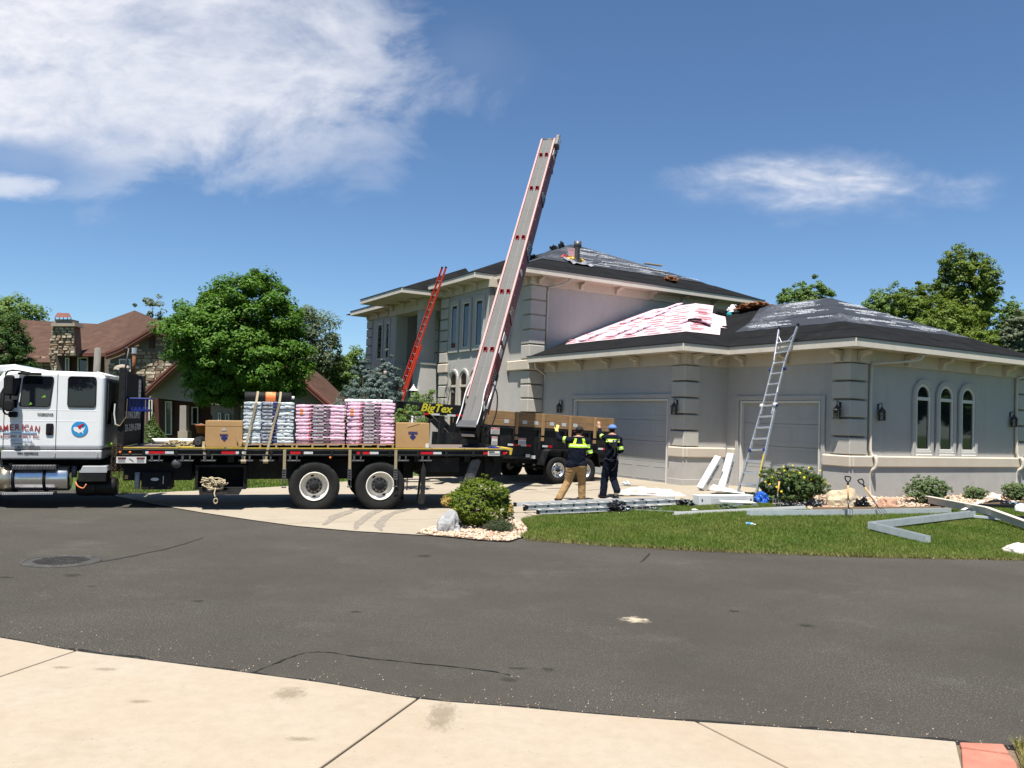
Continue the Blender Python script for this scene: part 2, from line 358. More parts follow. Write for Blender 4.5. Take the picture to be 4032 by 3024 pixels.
S('khaki', (0.34, 0.215, 0.10), 0.9, var=0.12, vscale=7, bs=0.6, bscale=12)
S('hivis', (0.50, 0.85, 0.03), 0.6, var=0.05)
S('silver_tape', (0.55, 0.58, 0.50), 0.4, var=0.08)
S('shoe', (0.03, 0.026, 0.024), 0.7, var=0.2)
S('shoe_sole', (0.50, 0.48, 0.44), 0.8, var=0.1)
S('cap_dark', (0.018, 0.017, 0.018), 0.8, var=0.2)
S('cap_blue', (0.12, 0.22, 0.48), 0.8, var=0.2, vscale=14)
S('glove', (0.66, 0.55, 0.16), 0.8, var=0.15, vscale=14)
S('hair', (0.015, 0.011, 0.009), 0.7, var=0.2)
S('post_grey', (0.20, 0.19, 0.17), 0.9, var=0.2, vscale=3, stretch=(8, 8, 1))
S('flower', (0.85, 0.66, 0.02), 0.6, var=0.1)
S('terracotta', (0.40, 0.11, 0.04), 0.8, var=0.1)
def m_glass(n, col=(0.010, 0.013, 0.013), rough=0.03):
    m, t, b = base(n); b.inputs['Base Color'].default_value = (*col, 1); b.inputs['Roughness'].default_value = rough; b.inputs['Specular IOR Level'].default_value = 0.7
    nz = tex(t, 1.2, 2); bump(t, b, nz, 0.03, 0.05); return m
SPEC['glass'] = m_glass
SPEC['cab_glass'] = lambda n: m_glass(n, (0.006, 0.007, 0.011), 0.02)
def m_clear(n):
    m, t, b = base(n); b.inputs['Base Color'].default_value = (0.85, 0.88, 0.88, 1); b.inputs['Roughness'].default_value = 0.25; b.inputs['Alpha'].default_value = 0.38; bump(t, b, tex(t, 9, 4), 0.6, 0.05); return m
SPEC['clear_film'] = m_clear
def m_blackfilm(n):
    m, t, b = base(n); b.inputs['Roughness'].default_value = 0.22
    a = tex(t, 5, 3, dist=0.8); c = ramp(t, a, [(0.0, (0.007, 0.007, 0.008)), (0.60, (0.007, 0.007, 0.008)), (0.64, (0.30, 0.40, 0.52)), (1.0, (0.36, 0.45, 0.55))]); t.links.new(c, b.inputs['Base Color'])
    bump(t, b, tex(t, 14, 5), 0.7, 0.04); return m
SPEC['black_film'] = m_blackfilm
def m_asphalt(n):
    m, t, b = base(n); b.inputs['Roughness'].default_value = 0.95; b.inputs['Specular IOR Level'].default_value = 0.08
    big = tex(t, 0.22, 5, dist=0.6); mid = tex(t, 1.6, 6, rough=0.7, stretch=(0.35, 1, 1)); fine = tex(t, 120, 3, rough=0.8)
    c = mixc(t, ramp(t, big, [(0.3, 0.0), (0.7, 1.0)]), (0.044, 0.040, 0.033), (0.063, 0.058, 0.048))
    c = mixc(t, ramp(t, mid, [(0.42, 0.0), (0.62, 0.55)]), c, (0.049, 0.045, 0.039))
    c = mixc(t, mth(t, 'MULTIPLY', ramp(t, tex(t, 0.7, 6, rough=0.72), [(0.56, 0.0), (0.72, 1.0)]), 0.35), c, (0.105, 0.100, 0.090))
    ag = tex(t, 38, 1, 'vor'); c = mixc(t, mth(t, 'MULTIPLY', ramp(t, ag, [(0.10, 1.0), (0.26, 0.0)]), ramp(t, tex(t, 0.35, 5, rough=0.7), [(0.42, 0.12), (0.62, 0.75)])), c, (0.19, 0.18, 0.155)); c = mixc(t, mth(t, 'MULTIPLY', ramp(t, tex(t, 7, 6, rough=0.8), [(0.50, 0.0), (0.66, 1.0)]), 0.35), c, (0.036, 0.033, 0.028))
    tc = t.nodes.new('ShaderNodeTexCoord'); sp = NN(t, 'ShaderNodeSeparateXYZ'); t.links.new(tc.outputs['Object'], sp.inputs[0])
    old = ramp(t, mth(t, 'ADD', sp.outputs[1], mth(t, 'MULTIPLY', big, 5.0)), [(0.0, 1.0), (1.0, 1.0)])
    speck = tex(t, 75, 2, rough=0.9); worn = mth(t, 'MULTIPLY', ramp(t, speck, [(0.56, 0.0), (0.66, 0.9)]), ramp(t, tex(t, 0.45, 4), [(0.40, 0.2), (0.62, 1.0)]))
    c = mixc(t, worn, c, (0.20, 0.19, 0.172))
    c = mixc(t, ramp(t, fine, [(0.35, 0.0), (0.65, 0.3)]), c, (0.037, 0.035, 0.033))
    t.links.new(c, b.inputs['Base Color']); bump(t, b, fine, 0.5, 0.012); return m
SPEC['asphalt'] = m_asphalt
S('asphalt_seam', (0.016, 0.0155, 0.014), 0.9, var=0.4, vscale=12, bs=0.5, bscale=60, dirt=((0.10, 0.095, 0.085), 0.7, 10.0))
S('asphalt_stain', (0.036, 0.034, 0.031), 0.9, var=0.3, vscale=12, bs=0.5, bscale=100)
S('sand_spill', (0.42, 0.36, 0.27), 0.95, var=0.3, vscale=14, bs=0.5, bscale=60)
def m_concrete(n, col=(0.300, 0.240, 0.172), tone=(0.318, 0.278, 0.222), stain=(0.235, 0.192, 0.14), st=0.5):
    m, t, b = base(n); b.inputs['Roughness'].default_value = 0.88; b.inputs['Specular IOR Level'].default_value = 0.25
    c = mixc(t, ramp(t, tex(t, 0.55, 5, dist=0.4), [(0.3, 0.0), (0.7, 1.0)]), col, tone)
    c = mixc(t, ramp(t, tex(t, 1.7, 7, rough=0.7), [(0.54, 0.0), (0.74, st)]), c, stain)
    c = mixc(t, ramp(t, tex(t, 9, 6, rough=0.75), [(0.40, 0.0), (0.66, 0.40)]), c, tuple(x * 0.84 for x in col))
    c = mixc(t, ramp(t, tex(t, 90, 2, rough=0.8), [(0.60, 0.0), (0.72, 0.35)]), c, tuple(x * 0.6 for x in col))
    c = mixc(t, ramp(t, tex(t, 22, 3, rough=0.8), [(0.66, 0.0), (0.70, 0.6)]), c, tuple(x * 0.62 for x in col))
    t.links.new(c, b.inputs['Base Color']); bump(t, b, tex(t, 70, 4), 0.18, 0.01); return m
SPEC['concrete'] = m_concrete
SPEC['concrete_drive'] = lambda n: m_concrete(n, (0.272, 0.233, 0.178), (0.307, 0.267, 0.21), (0.205, 0.178, 0.138), 0.6)
S('tyre_mark', (0.25, 0.22, 0.18), 0.9, var=0.2, vscale=8)
S('oil_mark', (0.14, 0.125, 0.105), 0.9, var=0.3, vscale=8)
def m_ground(n):
    m, t, b = base(n); b.inputs['Roughness'].default_value = 0.95
    c = mixc(t, ramp(t, tex(t, 0.9, 6, rough=0.7), [(0.3, 0.0), (0.7, 1.0)]), (0.045, 0.085, 0.018), (0.085, 0.135, 0.032))
    c = mixc(t, ramp(t, tex(t, 40, 3), [(0.4, 0.0), (0.7, 0.6)]), c, (0.03, 0.05, 0.012)); t.links.new(c, b.inputs['Base Color']); bump(t, b, tex(t, 60, 4), 0.9, 0.05); return m
SPEC['turf'] = m_ground
def m_leaf(col, col2, trans=0.3, rough=0.5, nscale=0.9, patch=None):
    def f(n):
        m, t, b = base(n); g = t.nodes.new('ShaderNodeNewGeometry')
        c = mixc(t, g.outputs['Random Per Island'], col, col2)
        c = mixc(t, ramp(t, tex(t, nscale, 3), [(0.35, 0.0), (0.65, 0.6)]), c, tuple(x * 0.72 for x in col))
        if patch: c = mixc(t, ramp(t, tex(t, 0.55, 5, rough=0.65), [(0.42, 0.0), (0.66, 0.85)]), c, patch)
        b.inputs['Roughness'].default_value = rough; b.inputs['Specular IOR Level'].default_value = 0.16; t.links.new(c, b.inputs['Base Color'])
        tr = t.nodes.new('ShaderNodeBsdfTranslucent'); t.links.new(mixc(t, 1.0, c, (1.25, 1.25, 0.45), 'MULTIPLY'), tr.inputs[0])
        mx = NN(t, 'ShaderNodeMixShader'); mx.inputs[0].default_value = trans
        t.links.new(b.outputs[0], mx.inputs[1]); t.links.new(tr.outputs[0], mx.inputs[2]); t.links.new(mx.outputs[0], t.nodes['Material Output'].inputs[0]); return m
    return f
SPEC['leaf_maple'] = m_leaf((0.055, 0.135, 0.014), (0.110, 0.205, 0.026))
SPEC['leaf_dark'] = m_leaf((0.045, 0.090, 0.022), (0.075, 0.130, 0.032))
SPEC['leaf_poplar'] = m_leaf((0.095, 0.150, 0.022), (0.180, 0.230, 0.042))
SPEC['leaf_ash'] = m_leaf((0.100, 0.175, 0.042), (0.180, 0.255, 0.072))
SPEC['leaf_olive'] = m_leaf((0.105, 0.140, 0.070), (0.165, 0.205, 0.105))
SPEC['leaf_willow'] = m_leaf((0.120, 0.150, 0.095), (0.185, 0.210, 0.140))
SPEC['needle_blue'] = m_leaf((0.085, 0.125, 0.110), (0.165, 0.215, 0.200), 0.1)
SPEC['needle_green'] = m_leaf((0.075, 0.125, 0.028), (0.110, 0.165, 0.045), 0.15)
SPEC['leaf_box'] = m_leaf((0.080, 0.135, 0.012), (0.190, 0.235, 0.026), 0.25, 0.4, 3.0)
SPEC['leaf_gold'] = m_leaf((0.42, 0.30, 0.08), (0.52, 0.38, 0.15), 0.25)
SPEC['leaf_lav'] = m_leaf((0.060, 0.090, 0.045), (0.105, 0.135, 0.075), 0.2)
SPEC['leaf_sage'] = m_leaf((0.120, 0.180, 0.072), (0.205, 0.260, 0.125), 0.3)
SPEC['leaf_pot'] = m_leaf((0.070, 0.115, 0.035), (0.125, 0.165, 0.050), 0.25)
SPEC['grass'] = m_leaf((0.085, 0.150, 0.022), (0.150, 0.215, 0.040), 0.30, 0.55, 1.3, (0.185, 0.205, 0.055))
SPEC['grass_dry'] = m_leaf((0.20, 0.19, 0.065), (0.30, 0.27, 0.12), 0.3, 0.6, 1.3)
def m_gravel(n):
    m, t, b = base(n); g = t.nodes.new('ShaderNodeNewGeometry'); b.inputs['Roughness'].default_value = 0.85
    c = ramp(t, g.outputs['Random Per Island'], [(0.0, (0.42, 0.30, 0.20)), (0.3, (0.48, 0.32, 0.22)), (0.55, (0.50, 0.41, 0.31)), (0.8, (0.36, 0.23, 0.155)), (1.0, (0.56, 0.50, 0.42))])
    t.links.new(c, b.inputs['Base Color']); return m
SPEC['gravel'] = m_gravel
def m_wrap(col, var, sc, bs=0.9, ro=0.45, sp=0.4):
    def f(n):
        m, t, b = base(n); b.inputs['Roughness'].default_value = ro; b.inputs['Specular IOR Level'].default_value = sp; a = tex(t, sc, 5, stretch=(0.25, 1, 2.5), dist=0.6)
        c = mixc(t, ramp(t, a, [(0.3, 0.0), (0.7, 1.0)]), tuple(x * (1 - var) for x in col), tuple(min(0.85, x * (1 + var)) for x in col)); t.links.new(c, b.inputs['Base Color'])
        bump(t, b, tex(t, 14, 5, stretch=(0.3, 1, 2.2), dist=1.0), bs, 0.03); return m
    return f
SPEC['wrap_pink'] = m_wrap((0.68, 0.43, 0.55), 0.12, 9)
SPEC['wrap_blue'] = m_wrap((0.47, 0.52, 0.55), 0.22, 11, 1.0)
SPEC['wrap_white'] = m_wrap((0.72, 0.68, 0.71), 0.06, 9)
SPEC['label_black'] = m_wrap((0.014, 0.011, 0.013), 0.3, 11, 0.4, 0.8, 0.1)
SPEC['label_red'] = m_wrap((0.52, 0.02, 0.04), 0.2, 11, 0.6)
SPEC['label_orange'] = m_wrap((0.70, 0.16, 0.03), 0.15, 11, 0.6)
SPEC['label_navy'] = m_wrap((0.016, 0.020, 0.10), 0.3, 11, 0.4, 0.8, 0.1)
def m_sheet_blue(n):      # grey-blue underlayment with pale printed, scuffed lettering rows
    m, t, b = base(n); b.inputs['Roughness'].default_value = 0.65; b.inputs['Specular IOR Level'].default_value = 0.12
    c = mixc(t, tex(t, 1.0, 4), (0.026, 0.029, 0.036), (0.038, 0.042, 0.051))
    bl = ramp(t, tex(t, 1.0, 3, stretch=(0.55, 0.55, 0.55), rough=0.5), [(0.50, 0.0), (0.62, 0.22)])
    pr = ramp(t, tex(t, 11, 5, rough=0.8), [(0.46, 0.0), (0.58, 1.0)])
    c = mixc(t, mth(t, 'MULTIPLY', bl, pr), c, (0.42, 0.44, 0.48)); t.links.new(c, b.inputs['Base Color'])
    bump(t, b, tex(t, 5, 4), 0.3, 0.03); return m
SPEC['sheet_blue'] = m_sheet_blue
S('sheet_print', (0.46, 0.48, 0.52), 0.6, var=0.35, vscale=14)
S('sheet_white', (0.66, 0.525, 0.56), 0.5, var=0.05, vscale=3, bs=0.35, bscale=6)
S('sheet_red', (0.66, 0.24, 0.27), 0.5, var=0.2, vscale=9)
def m_shingle(n):
    m, t, b = base(n); b.inputs['Roughness'].default_value = 0.95; b.inputs['Specular IOR Level'].default_value = 0.08
    a = tex(t, 1.8, 3, stretch=(1, 1, 2.2)); c = mixc(t, ramp(t, a, [(0.3, 0.0), (0.7, 1.0)]), (0.052, 0.030, 0.022), (0.098, 0.058, 0.044))
    c = mixc(t, ramp(t, tex(t, 9, 2, stretch=(0.5, 0.5, 3.5)), [(0.4, 0.0), (0.6, 0.7)]), c, (0.075, 0.043, 0.033)); t.links.new(c, b.inputs['Base Color']); bump(t, b, tex(t, 12, 2, stretch=(0.5, 0.5, 4)), 0.6, 0.03); return m
SPEC['shingle_brown'] = m_shingle
def m_belt(n):
    m, t, b = base(n); b.inputs['Roughness'].default_value = 0.6
    c = mixc(t, ramp(t, tex(t, 2.2, 6, rough=0.7, stretch=(0.3, 2.5, 1)), [(0.3, 0.0), (0.7, 1.0)]), (0.034, 0.033, 0.032), (0.062, 0.060, 0.058)); t.links.new(c, b.inputs['Base Color']); return m
SPEC['belt'] = m_belt
S('belt_seam', (0.17, 0.17, 0.165), 0.6, var=0.15, vscale=4)
S('lip_grey', (0.115, 0.118, 0.122), 0.35, 0.3, var=0.1)

def m_soft(col, amt, nsc=2.2):        # stain whose edge breaks up and fades out (unit disc in object space)
    def f(n):
        m, t, b = base(n); b.inputs['Base Color'].default_value = (*col, 1); b.inputs['Roughness'].default_value = 0.92; b.inputs['Specular IOR Level'].default_value = 0.2
        tc = t.nodes.new('ShaderNodeTexCoord'); L = NN(t, 'ShaderNodeVectorMath', operation='LENGTH'); t.links.new(tc.outputs['Object'], L.inputs[0])
        oi = t.nodes.new('ShaderNodeObjectInfo'); n1_ = NN(t, 'ShaderNodeTexNoise', noise_dimensions='4D', _Scale=nsc, _Detail=7.0, _Roughness=0.7); t.links.new(tc.outputs['Object'], n1_.inputs['Vector']); t.links.new(mth(t, 'MULTIPLY', oi.outputs['Random'], 40.0), n1_.inputs['W'])
        a = mth(t, 'ADD', mth(t, 'MULTIPLY', mth(t, 'SUBTRACT', 1.0, L.outputs['Value']), 1.3), mth(t, 'MULTIPLY', mth(t, 'SUBTRACT', n1_.outputs[0], 0.58), 2.6))
        t.links.new(mth(t, 'MULTIPLY', ramp(t, a, [(0.05, 0.0), (0.75, 1.0)]), amt), b.inputs['Alpha']); return m
    return f
SPEC['soft_sand'] = m_soft((0.36, 0.31, 0.23), 0.95); SPEC['soft_stain'] = m_soft((0.036, 0.034, 0.030), 0.55); SPEC['soft_oil'] = m_soft((0.085, 0.075, 0.062), 0.8, 3.0); SPEC['soft_pale'] = m_soft((0.16, 0.15, 0.13), 0.30, 5.0); SPEC['soft_tan'] = m_soft((0.20, 0.155, 0.105), 0.35, 4.5)

def m_stucco(n, col=(0.41, 0.395, 0.372)):
    m, t, b = base(n); b.inputs['Roughness'].default_value = 0.95; b.inputs['Specular IOR Level'].default_value = 0.08
    k = lambda q: tuple(x * q for x in col)
    c = mixc(t, ramp(t, tex(t, 0.8, 5, rough=0.65), [(0.32, 0.0), (0.68, 1.0)]), k(0.93), k(1.06))
    c = mixc(t, ramp(t, tex(t, 1.0, 5, rough=0.7, stretch=(2.2, 2.2, 0.22)), [(0.52, 0.0), (0.75, 0.55)]), c, k(0.78))
    c = mixc(t, ramp(t, tex(t, 16, 4, rough=0.75), [(0.38, 0.0), (0.68, 0.5)]), c, k(0.85))
    t.links.new(c, b.inputs['Base Color']); bump(t, b, tex(t, 32, 5, rough=0.7), 0.55, 0.02); return m
SPEC['stucco'] = m_stucco
# ------------------------------------------------------------------ ground, road, driveway, pavement
def cut_poly(poly, planes):
    bm = bmesh.new(); bm.faces.new([bm.verts.new((p[0], p[1], 0)) for p in poly])
    for (px, py), (nx, ny) in planes:
        bmesh.ops.bisect_plane(bm, geom=bm.verts[:] + bm.edges[:] + bm.faces[:], plane_co=(px, py, 0), plane_no=(nx, ny, 0), clear_outer=True)
    return bm
def drape(bm, dz, step=0.8, thick=0.0, hf=gz):
    if not bm.faces: return bm
    xs = [v.co.x for v in bm.verts]; ys = [v.co.y for v in bm.verts]
    if step:
        for lo, hi, no in ((min(xs), max(xs), (1, 0, 0)), (min(ys), max(ys), (0, 1, 0))):
            k = math.floor(lo / step) + 1
            while k * step < hi:
                bmesh.ops.bisect_plane(bm, geom=bm.verts[:] + bm.edges[:] + bm.faces[:], plane_co=(no[0] * k * step, no[1] * k * step, 0), plane_no=no); k += 1
    if thick:
        g = bmesh.ops.extrude_face_region(bm, geom=bm.faces[:]); low = [v for v in g['geom'] if isinstance(v, bmesh.types.BMVert)]
        for v in low: v.co.z -= thick
    for v in bm.verts: v.co.z += hf(v.co.x, v.co.y) + dz
    bmesh.ops.recalc_face_normals(bm, faces=bm.faces)
    return bm
def sheet(name, poly, dz, mat, parent=None, step=0.8, thick=0.0, planes=()):
    bm = drape(cut_poly(poly, planes), dz, step, thick); me = bpy.data.meshes.new(name); bm.to_mesh(me); bm.free(); me.materials.append(MAT(mat))
    if not thick:
        for p in me.polygons:
            if p.normal.z < 0: p.flip()
    return obj(name, me, parent)
def smooth_line(P, k=4):
    out = []
    for i in range(len(P) - 1):
        p0, p1, p2, p3 = P[max(i - 1, 0)], P[i], P[i + 1], P[min(i + 2, len(P) - 1)]
        for j in range(k):
            t = j / k
            out.append(tuple(0.5 * (2 * b + (c - a) * t + (2 * a - 5 * b + 4 * c - d) * t * t + (3 * b - a - 3 * c + d) * t ** 3) for a, b, c, d in zip(p0, p1, p2, p3)))
    return out + [tuple(P[-1])]
G2 = lambda L: [tuple(gnd(x, y))[:2] for x, y in L]
gr_ = MB().add([(-700, -700, -.04), (700, -700, -.04), (700, 900, -.04), (-700, 900, -.04)], [(0, 1, 2, 3)]).build('ground', 'turf'); struct(gr_)
# finer ground where the plots rise
struct(sheet('yard_ground', [(-40, 19.0), (-9, 19.0), (-4, 18.6), (1, 14.6), (26, 14.4), (34, 40), (34, 66), (-70, 66), (-70, 19)], -0.02, 'turf', step=2.0))
near_edge = [(-2400, 2360), (-1200, 2405), (-500, 2452), (0, 2520), (290, 2572), (620, 2613), (985, 2661), (1310, 2705), (1645, 2762), (2016, 2794), (2380, 2826), (2745, 2854), (3240, 2888), (3768, 2933), (4300, 2985), (5200, 3060)]
ne = smooth_line(G2(near_edge), 3)
lawn_edge = G2([(2030, 2118), (2140, 2130), (2400, 2150), (2800, 2171), (3400, 2195), (4032, 2208), (4700, 2222), (5600, 2235)])
drive_edge = G2([(-800, 1965), (100, 1950), (440, 1952), (620, 1990), (800, 2021), (1000, 2051), (1170, 2074), (1400, 2094), (1640, 2108), (1900, 2123)])
# road: from the pavement edge to the far edge, one sheet (the driveway and the lawn lie on top of it)
road = struct(sheet('road', [(-60, 2.0)] + ne + [(60, 2.0), (60, 16.5), (12, 15.6), (5, 15.6), (1.5, 17.0), (-3, 19.2), (-9, 20.0), (-60, 21)], 0.0, 'asphalt', step=1.6))
# ragged dark seam along the pavement edge, crack, patch, sand, stains
seam = [];
for i, p in enumerate(ne): seam.append((p[0], p[1]))
up = [(x + RNG.normal(0, .02), y + 0.055 + abs(RNG.normal(0, 0.03))) for x, y in seam]
struct(sheet('road_edge_seam', seam + up[::-1], 0.004, 'asphalt_seam', step=0))
def ribbon(name, pts, w, dz, mat, jit=0.006, taper=True, hf=gz):
    P = smooth_line([tuple(p)[:2] for p in pts], 6); L = []; Rr = []
    for i, p in enumerate(P):
        a = P[max(0, i - 1)]; b = P[min(len(P) - 1, i + 1)]; d = Vector((b[0] - a[0], b[1] - a[1])); d.normalize(); n = Vector((-d.y, d.x))
        k = w * (min(1, 4 * min(i + 0.3, len(P) - 1 - i + 0.3) / len(P)) if taper else 1) / 2
        k1 = max(0.0015, k + random.gauss(0, jit)); k2 = max(0.0015, k + random.gauss(0, jit))
        L.append((p[0] + n.x * k1, p[1] + n.y * k1)); Rr.append((p[0] - n.x * k2, p[1] - n.y * k2))
    mb = MB(); q = [(x, y, hf(x, y) + dz) for x, y in L] + [(x, y, hf(x, y) + dz) for x, y in Rr]; n = len(L)
    mb.add(q, [(i, i + 1, n + i + 1, n + i) for i in range(n - 1)])
    return struct(mb.build(name, mat))
ribbon('road_crack', G2([(985, 2655), (1080, 2615), (1190, 2575), (1290, 2570), (1440, 2592), (1640, 2612), (1900, 2640), (2010, 2660)]), 0.013, 0.005, 'asphalt_seam', 0.006)
ribbon('road_crack', G2([(2520, 2215), (2545, 2195), (2560, 2178)]), 0.03, 0.005, 'asphalt_seam', 0.006)
ribbon('road_crack', G2([(330, 2225), (520, 2190), (700, 2150), (800, 2118)]), 0.03, 0.005, 'asphalt_stain', 0.01)
def blot(name, x, y, rx, ry, mat, dz=0.006, rot=0.0, **_):
    c = gnd(x, y); n = 28; mb = MB(); sx = (gz(c.x + .2, c.y) - gz(c.x - .2, c.y)) / .4; sy = (gz(c.x, c.y + .2) - gz(c.x, c.y - .2)) / .4
    ca, sa = math.cos(rot), math.sin(rot)
    pts = [(math.cos(2 * math.pi * i / n), math.sin(2 * math.pi * i / n)) for i in range(n)]
    mb.add([(u, v, (sx * (u * rx * ca - v * ry * sa) + sy * (u * rx * sa + v * ry * ca))) for u, v in pts], [tuple(range(n))])
    return struct(mb.build(name, mat, None, M=Matrix.Translation(c + Vector((0, 0, dz))) @ Matrix.Rotation(rot, 4, 'Z') @ SCL(rx, ry, 1)))
blot('sand_patch', 2500, 2443, 0.20, 0.18, 'soft_sand')
for x, y, rx, ry in ((415, 2647, .12, .06), (552, 2776, .11, .05), (1140, 2745, .16, .2), (1740, 2830, .14, .4), (1180, 2925, .12, .05), (240, 2640, .1, .05)): blot('pavement_stain', x, y, rx, ry, 'soft_tan', .0245)
for x, y, rx, ry in ((285, 2266, .10, .09), (780, 2368, .06, .05), (22, 2274, .1, .05), (3175, 2465, .08, .07), (1670, 2190, .1, .1), (2160, 2637, .05, .05), (2005, 2677, .06, .05), (2890, 2408, .06, .05), (1400, 2410, .06, .04), (360, 2310, .04, .03), (2040, 2632, .09, .03)):
    blot('road_stain', x, y, rx * 1.6, ry * 1.6, 'soft_stain', 0.0045)
# worn grey strip of loose grit along the seam
grit = MB()
for i in range(420):
    k = random.randrange(3, len(ne) - 4); t = random.random(); x = ne[k][0] * (1 - t) + ne[k + 1][0] * t; y = ne[k][1] * (1 - t) + ne[k + 1][1] * t + abs(random.gauss(0.03, 0.35 if random.random() < .5 else .06)) + 0.02
    s = random.uniform(0.002, 0.007); a = random.uniform(0, 6.28)
    grit.add([(x + s * math.cos(a + q), y + s * math.sin(a + q), 0.003) for q in (0, 2.1, 4.2)] + [(x, y, 0.003 + s * .9)], [(0, 1, 3), (1, 2, 3), (2, 0, 3)])
tag(grit.build('road_grit', 'gravel'), 'loose pale grit scattered on the asphalt along the pavement edge', 'grit', kind='stuff')
# manhole
mh = thing('manhole_cover', 'round cast iron manhole cover set in the dark asphalt road', 'manhole', Matrix.Translation(gnd(242, 2210) + Vector((0, 0, 0.004))))
m_ = MB(); m_.lathe([(0, .004), (.36, .004), (.375, .0), (.42, .0), (.43, .008), (.46, .008), (.47, 0)], n=40); m_.build('plate', 'iron', mh)
m_ = MB()
for i in range(-7, 8):
    for j in range(-7, 8):
        if i * i + j * j < 48: m_.box((i * .046, j * .046, .009), (.026, .026, .009))
m_.build('tread_pattern', 'iron', mh)

# pavement slabs in front
side = thing('pavement', None, None); side['kind'] = 'structure'
pv = [(-40, -6)] + ne + [(40, 3.3), (40, -6)]
pv = [p for p in ne if -14 < p[0] < 8]; pv = [(pv[0][0], -3.0)] + pv + [(pv[-1][0], -3.0)]
def jl(a, b, gap=0.018):
    A = Vector(gnd(*a)[:2]); B = Vector(gnd(*b)[:2]); d = (B - A).normalized(); n = Vector((d.y, -d.x))
    if n.x < 0: n = -n
    return A, n, gap
J = [jl((300, 2572), (0, 2675)), jl((1645, 2762), (1283, 3024)), jl((2745, 2855), (3075, 3024)), jl((3768, 2930), (3790, 3024))]
J0 = (Vector((-7.6, 4)), Vector((0.9, 0.43)).normalized(), 0.012)
JJ = [J0] + J
for i in range(-1, len(JJ) - 1):
    pl = []
    if i >= 0: A, n, g = JJ[i]; pl.append((tuple(A + n * g / 2), tuple(-n)))
    A, n, g = JJ[i + 1]; pl.append((tuple(A - n * g / 2), tuple(n)))
    o = sheet('slab', pv, 0.022, 'concrete', side, step=0, thick=0.10, planes=pl); bevel(o, 0.008, 2)
side_dirt = struct(sheet('pavement_bed', [(x, y - .01) for x, y in pv], 0.003, 'dirt', step=0))
# red pavers beside the last slab and a scrap of dry verge
pvset = thing('paver_edging', None, None); pvset['kind'] = 'structure'
pa = [G2(L) for L in ([(3778, 2938), (3950, 2945), (3975, 2982), (3783, 2956)], [(3785, 2962), (3976, 2988), (4003, 3022), (4010, 3060), (3790, 3060)], [(3795, 3066), (4012, 3066), (4040, 3200), (3800, 3200)])]
for L in pa: bevel(sheet('paver', L, 0.028, 'paver', pvset, step=0, thick=0.09), 0.01, 2)
struct(sheet('verge_soil', G2([(3985, 2935), (4300, 2975), (4500, 3300), (4060, 3300), (4020, 3020)]), 0.016, 'dirt', step=0))

# driveway of concrete slabs
drv = thing('driveway', None, None); drv['kind'] = 'structure'
hx = lambda x, y: tuple((HM @ Vector((x, y, 0))).to_2d())
dpoly = drive_edge[2:] + G2([(2050, 2118), (2300, 2080)]) + [hx(-1.6, 2.2), hx(-.1, .4), hx(0.05, 4.3), hx(-1.65, 4.4), hx(-1.65, 11.9), hx(-2.2, 12.1), hx(-5.5, 13)] + G2([(1690, 1872), (1420, 1893), (1130, 1916), (700, 1937)])
rd = thing('driveway_bed', None, None); bpy.data.objects.remove(rd)
struct(sheet('driveway_joint_bed', dpoly, 0.006, 'asphalt_seam', step=1.0))
dax = Vector((math.cos(HA), math.sin(HA))); day = Vector((-math.sin(HA), math.cos(HA)))
xs = [-30, -9.4, -6.4, -3.9, 3]; ys = [-20, -8.5, -4.2, 0.9, 4.6, 8.3, 14, 40]
for i in range(len(xs) - 1):
    for j in range(len(ys) - 1):
        O2 = HO.to_2d(); g = 0.007
        pl = [(tuple(O2 + dax * (xs[i] + g)), tuple(-dax)), (tuple(O2 + dax * (xs[i + 1] - g)), tuple(dax)), (tuple(O2 + day * (ys[j] + g)), tuple(-day)), (tuple(O2 + day * (ys[j + 1] - g)), tuple(day))]
        bm = cut_poly(dpoly, pl)
        if not bm.faces: bm.free(); continue
        drape(bm, 0.014, 1.2); me = bpy.data.meshes.new('slab'); bm.to_mesh(me); bm.free(); me.materials.append(MAT('concrete_drive'))
        for p in me.polygons:
            if p.normal.z < 0: p.flip()
        obj('slab', me, drv)
# tyre marks and dirt on the driveway
for pts, w in (([(1270, 2070), (1340, 2030), (1470, 1990), (1600, 1975)], .2), ([(1400, 2088), (1420, 2055), (1500, 2010), (1640, 1980)], .16), ([(1500, 2094), (1500, 2060), (1560, 2020), (1700, 1990)], .16)):
    ribbon('tyre_mark', G2(pts), w, 0.019, 'tyre_mark', 0.02)
for x, y, rx, ry in ((2110, 1915, .55, .12), (2260, 1912, .5, .1), (2350, 1895, .5, .12), (2200, 1925, .4, .05), (2330, 1932, .3, .03), (2080, 1930, .25, .04), (2560, 1928, .25, .05), (2620, 1935, .2, .05), (2480, 1915, .3, .06)):
    blot('driveway_dirt', x, y, rx * 1.5, ry * 2.6, 'soft_oil', 0.021, rot=.3)
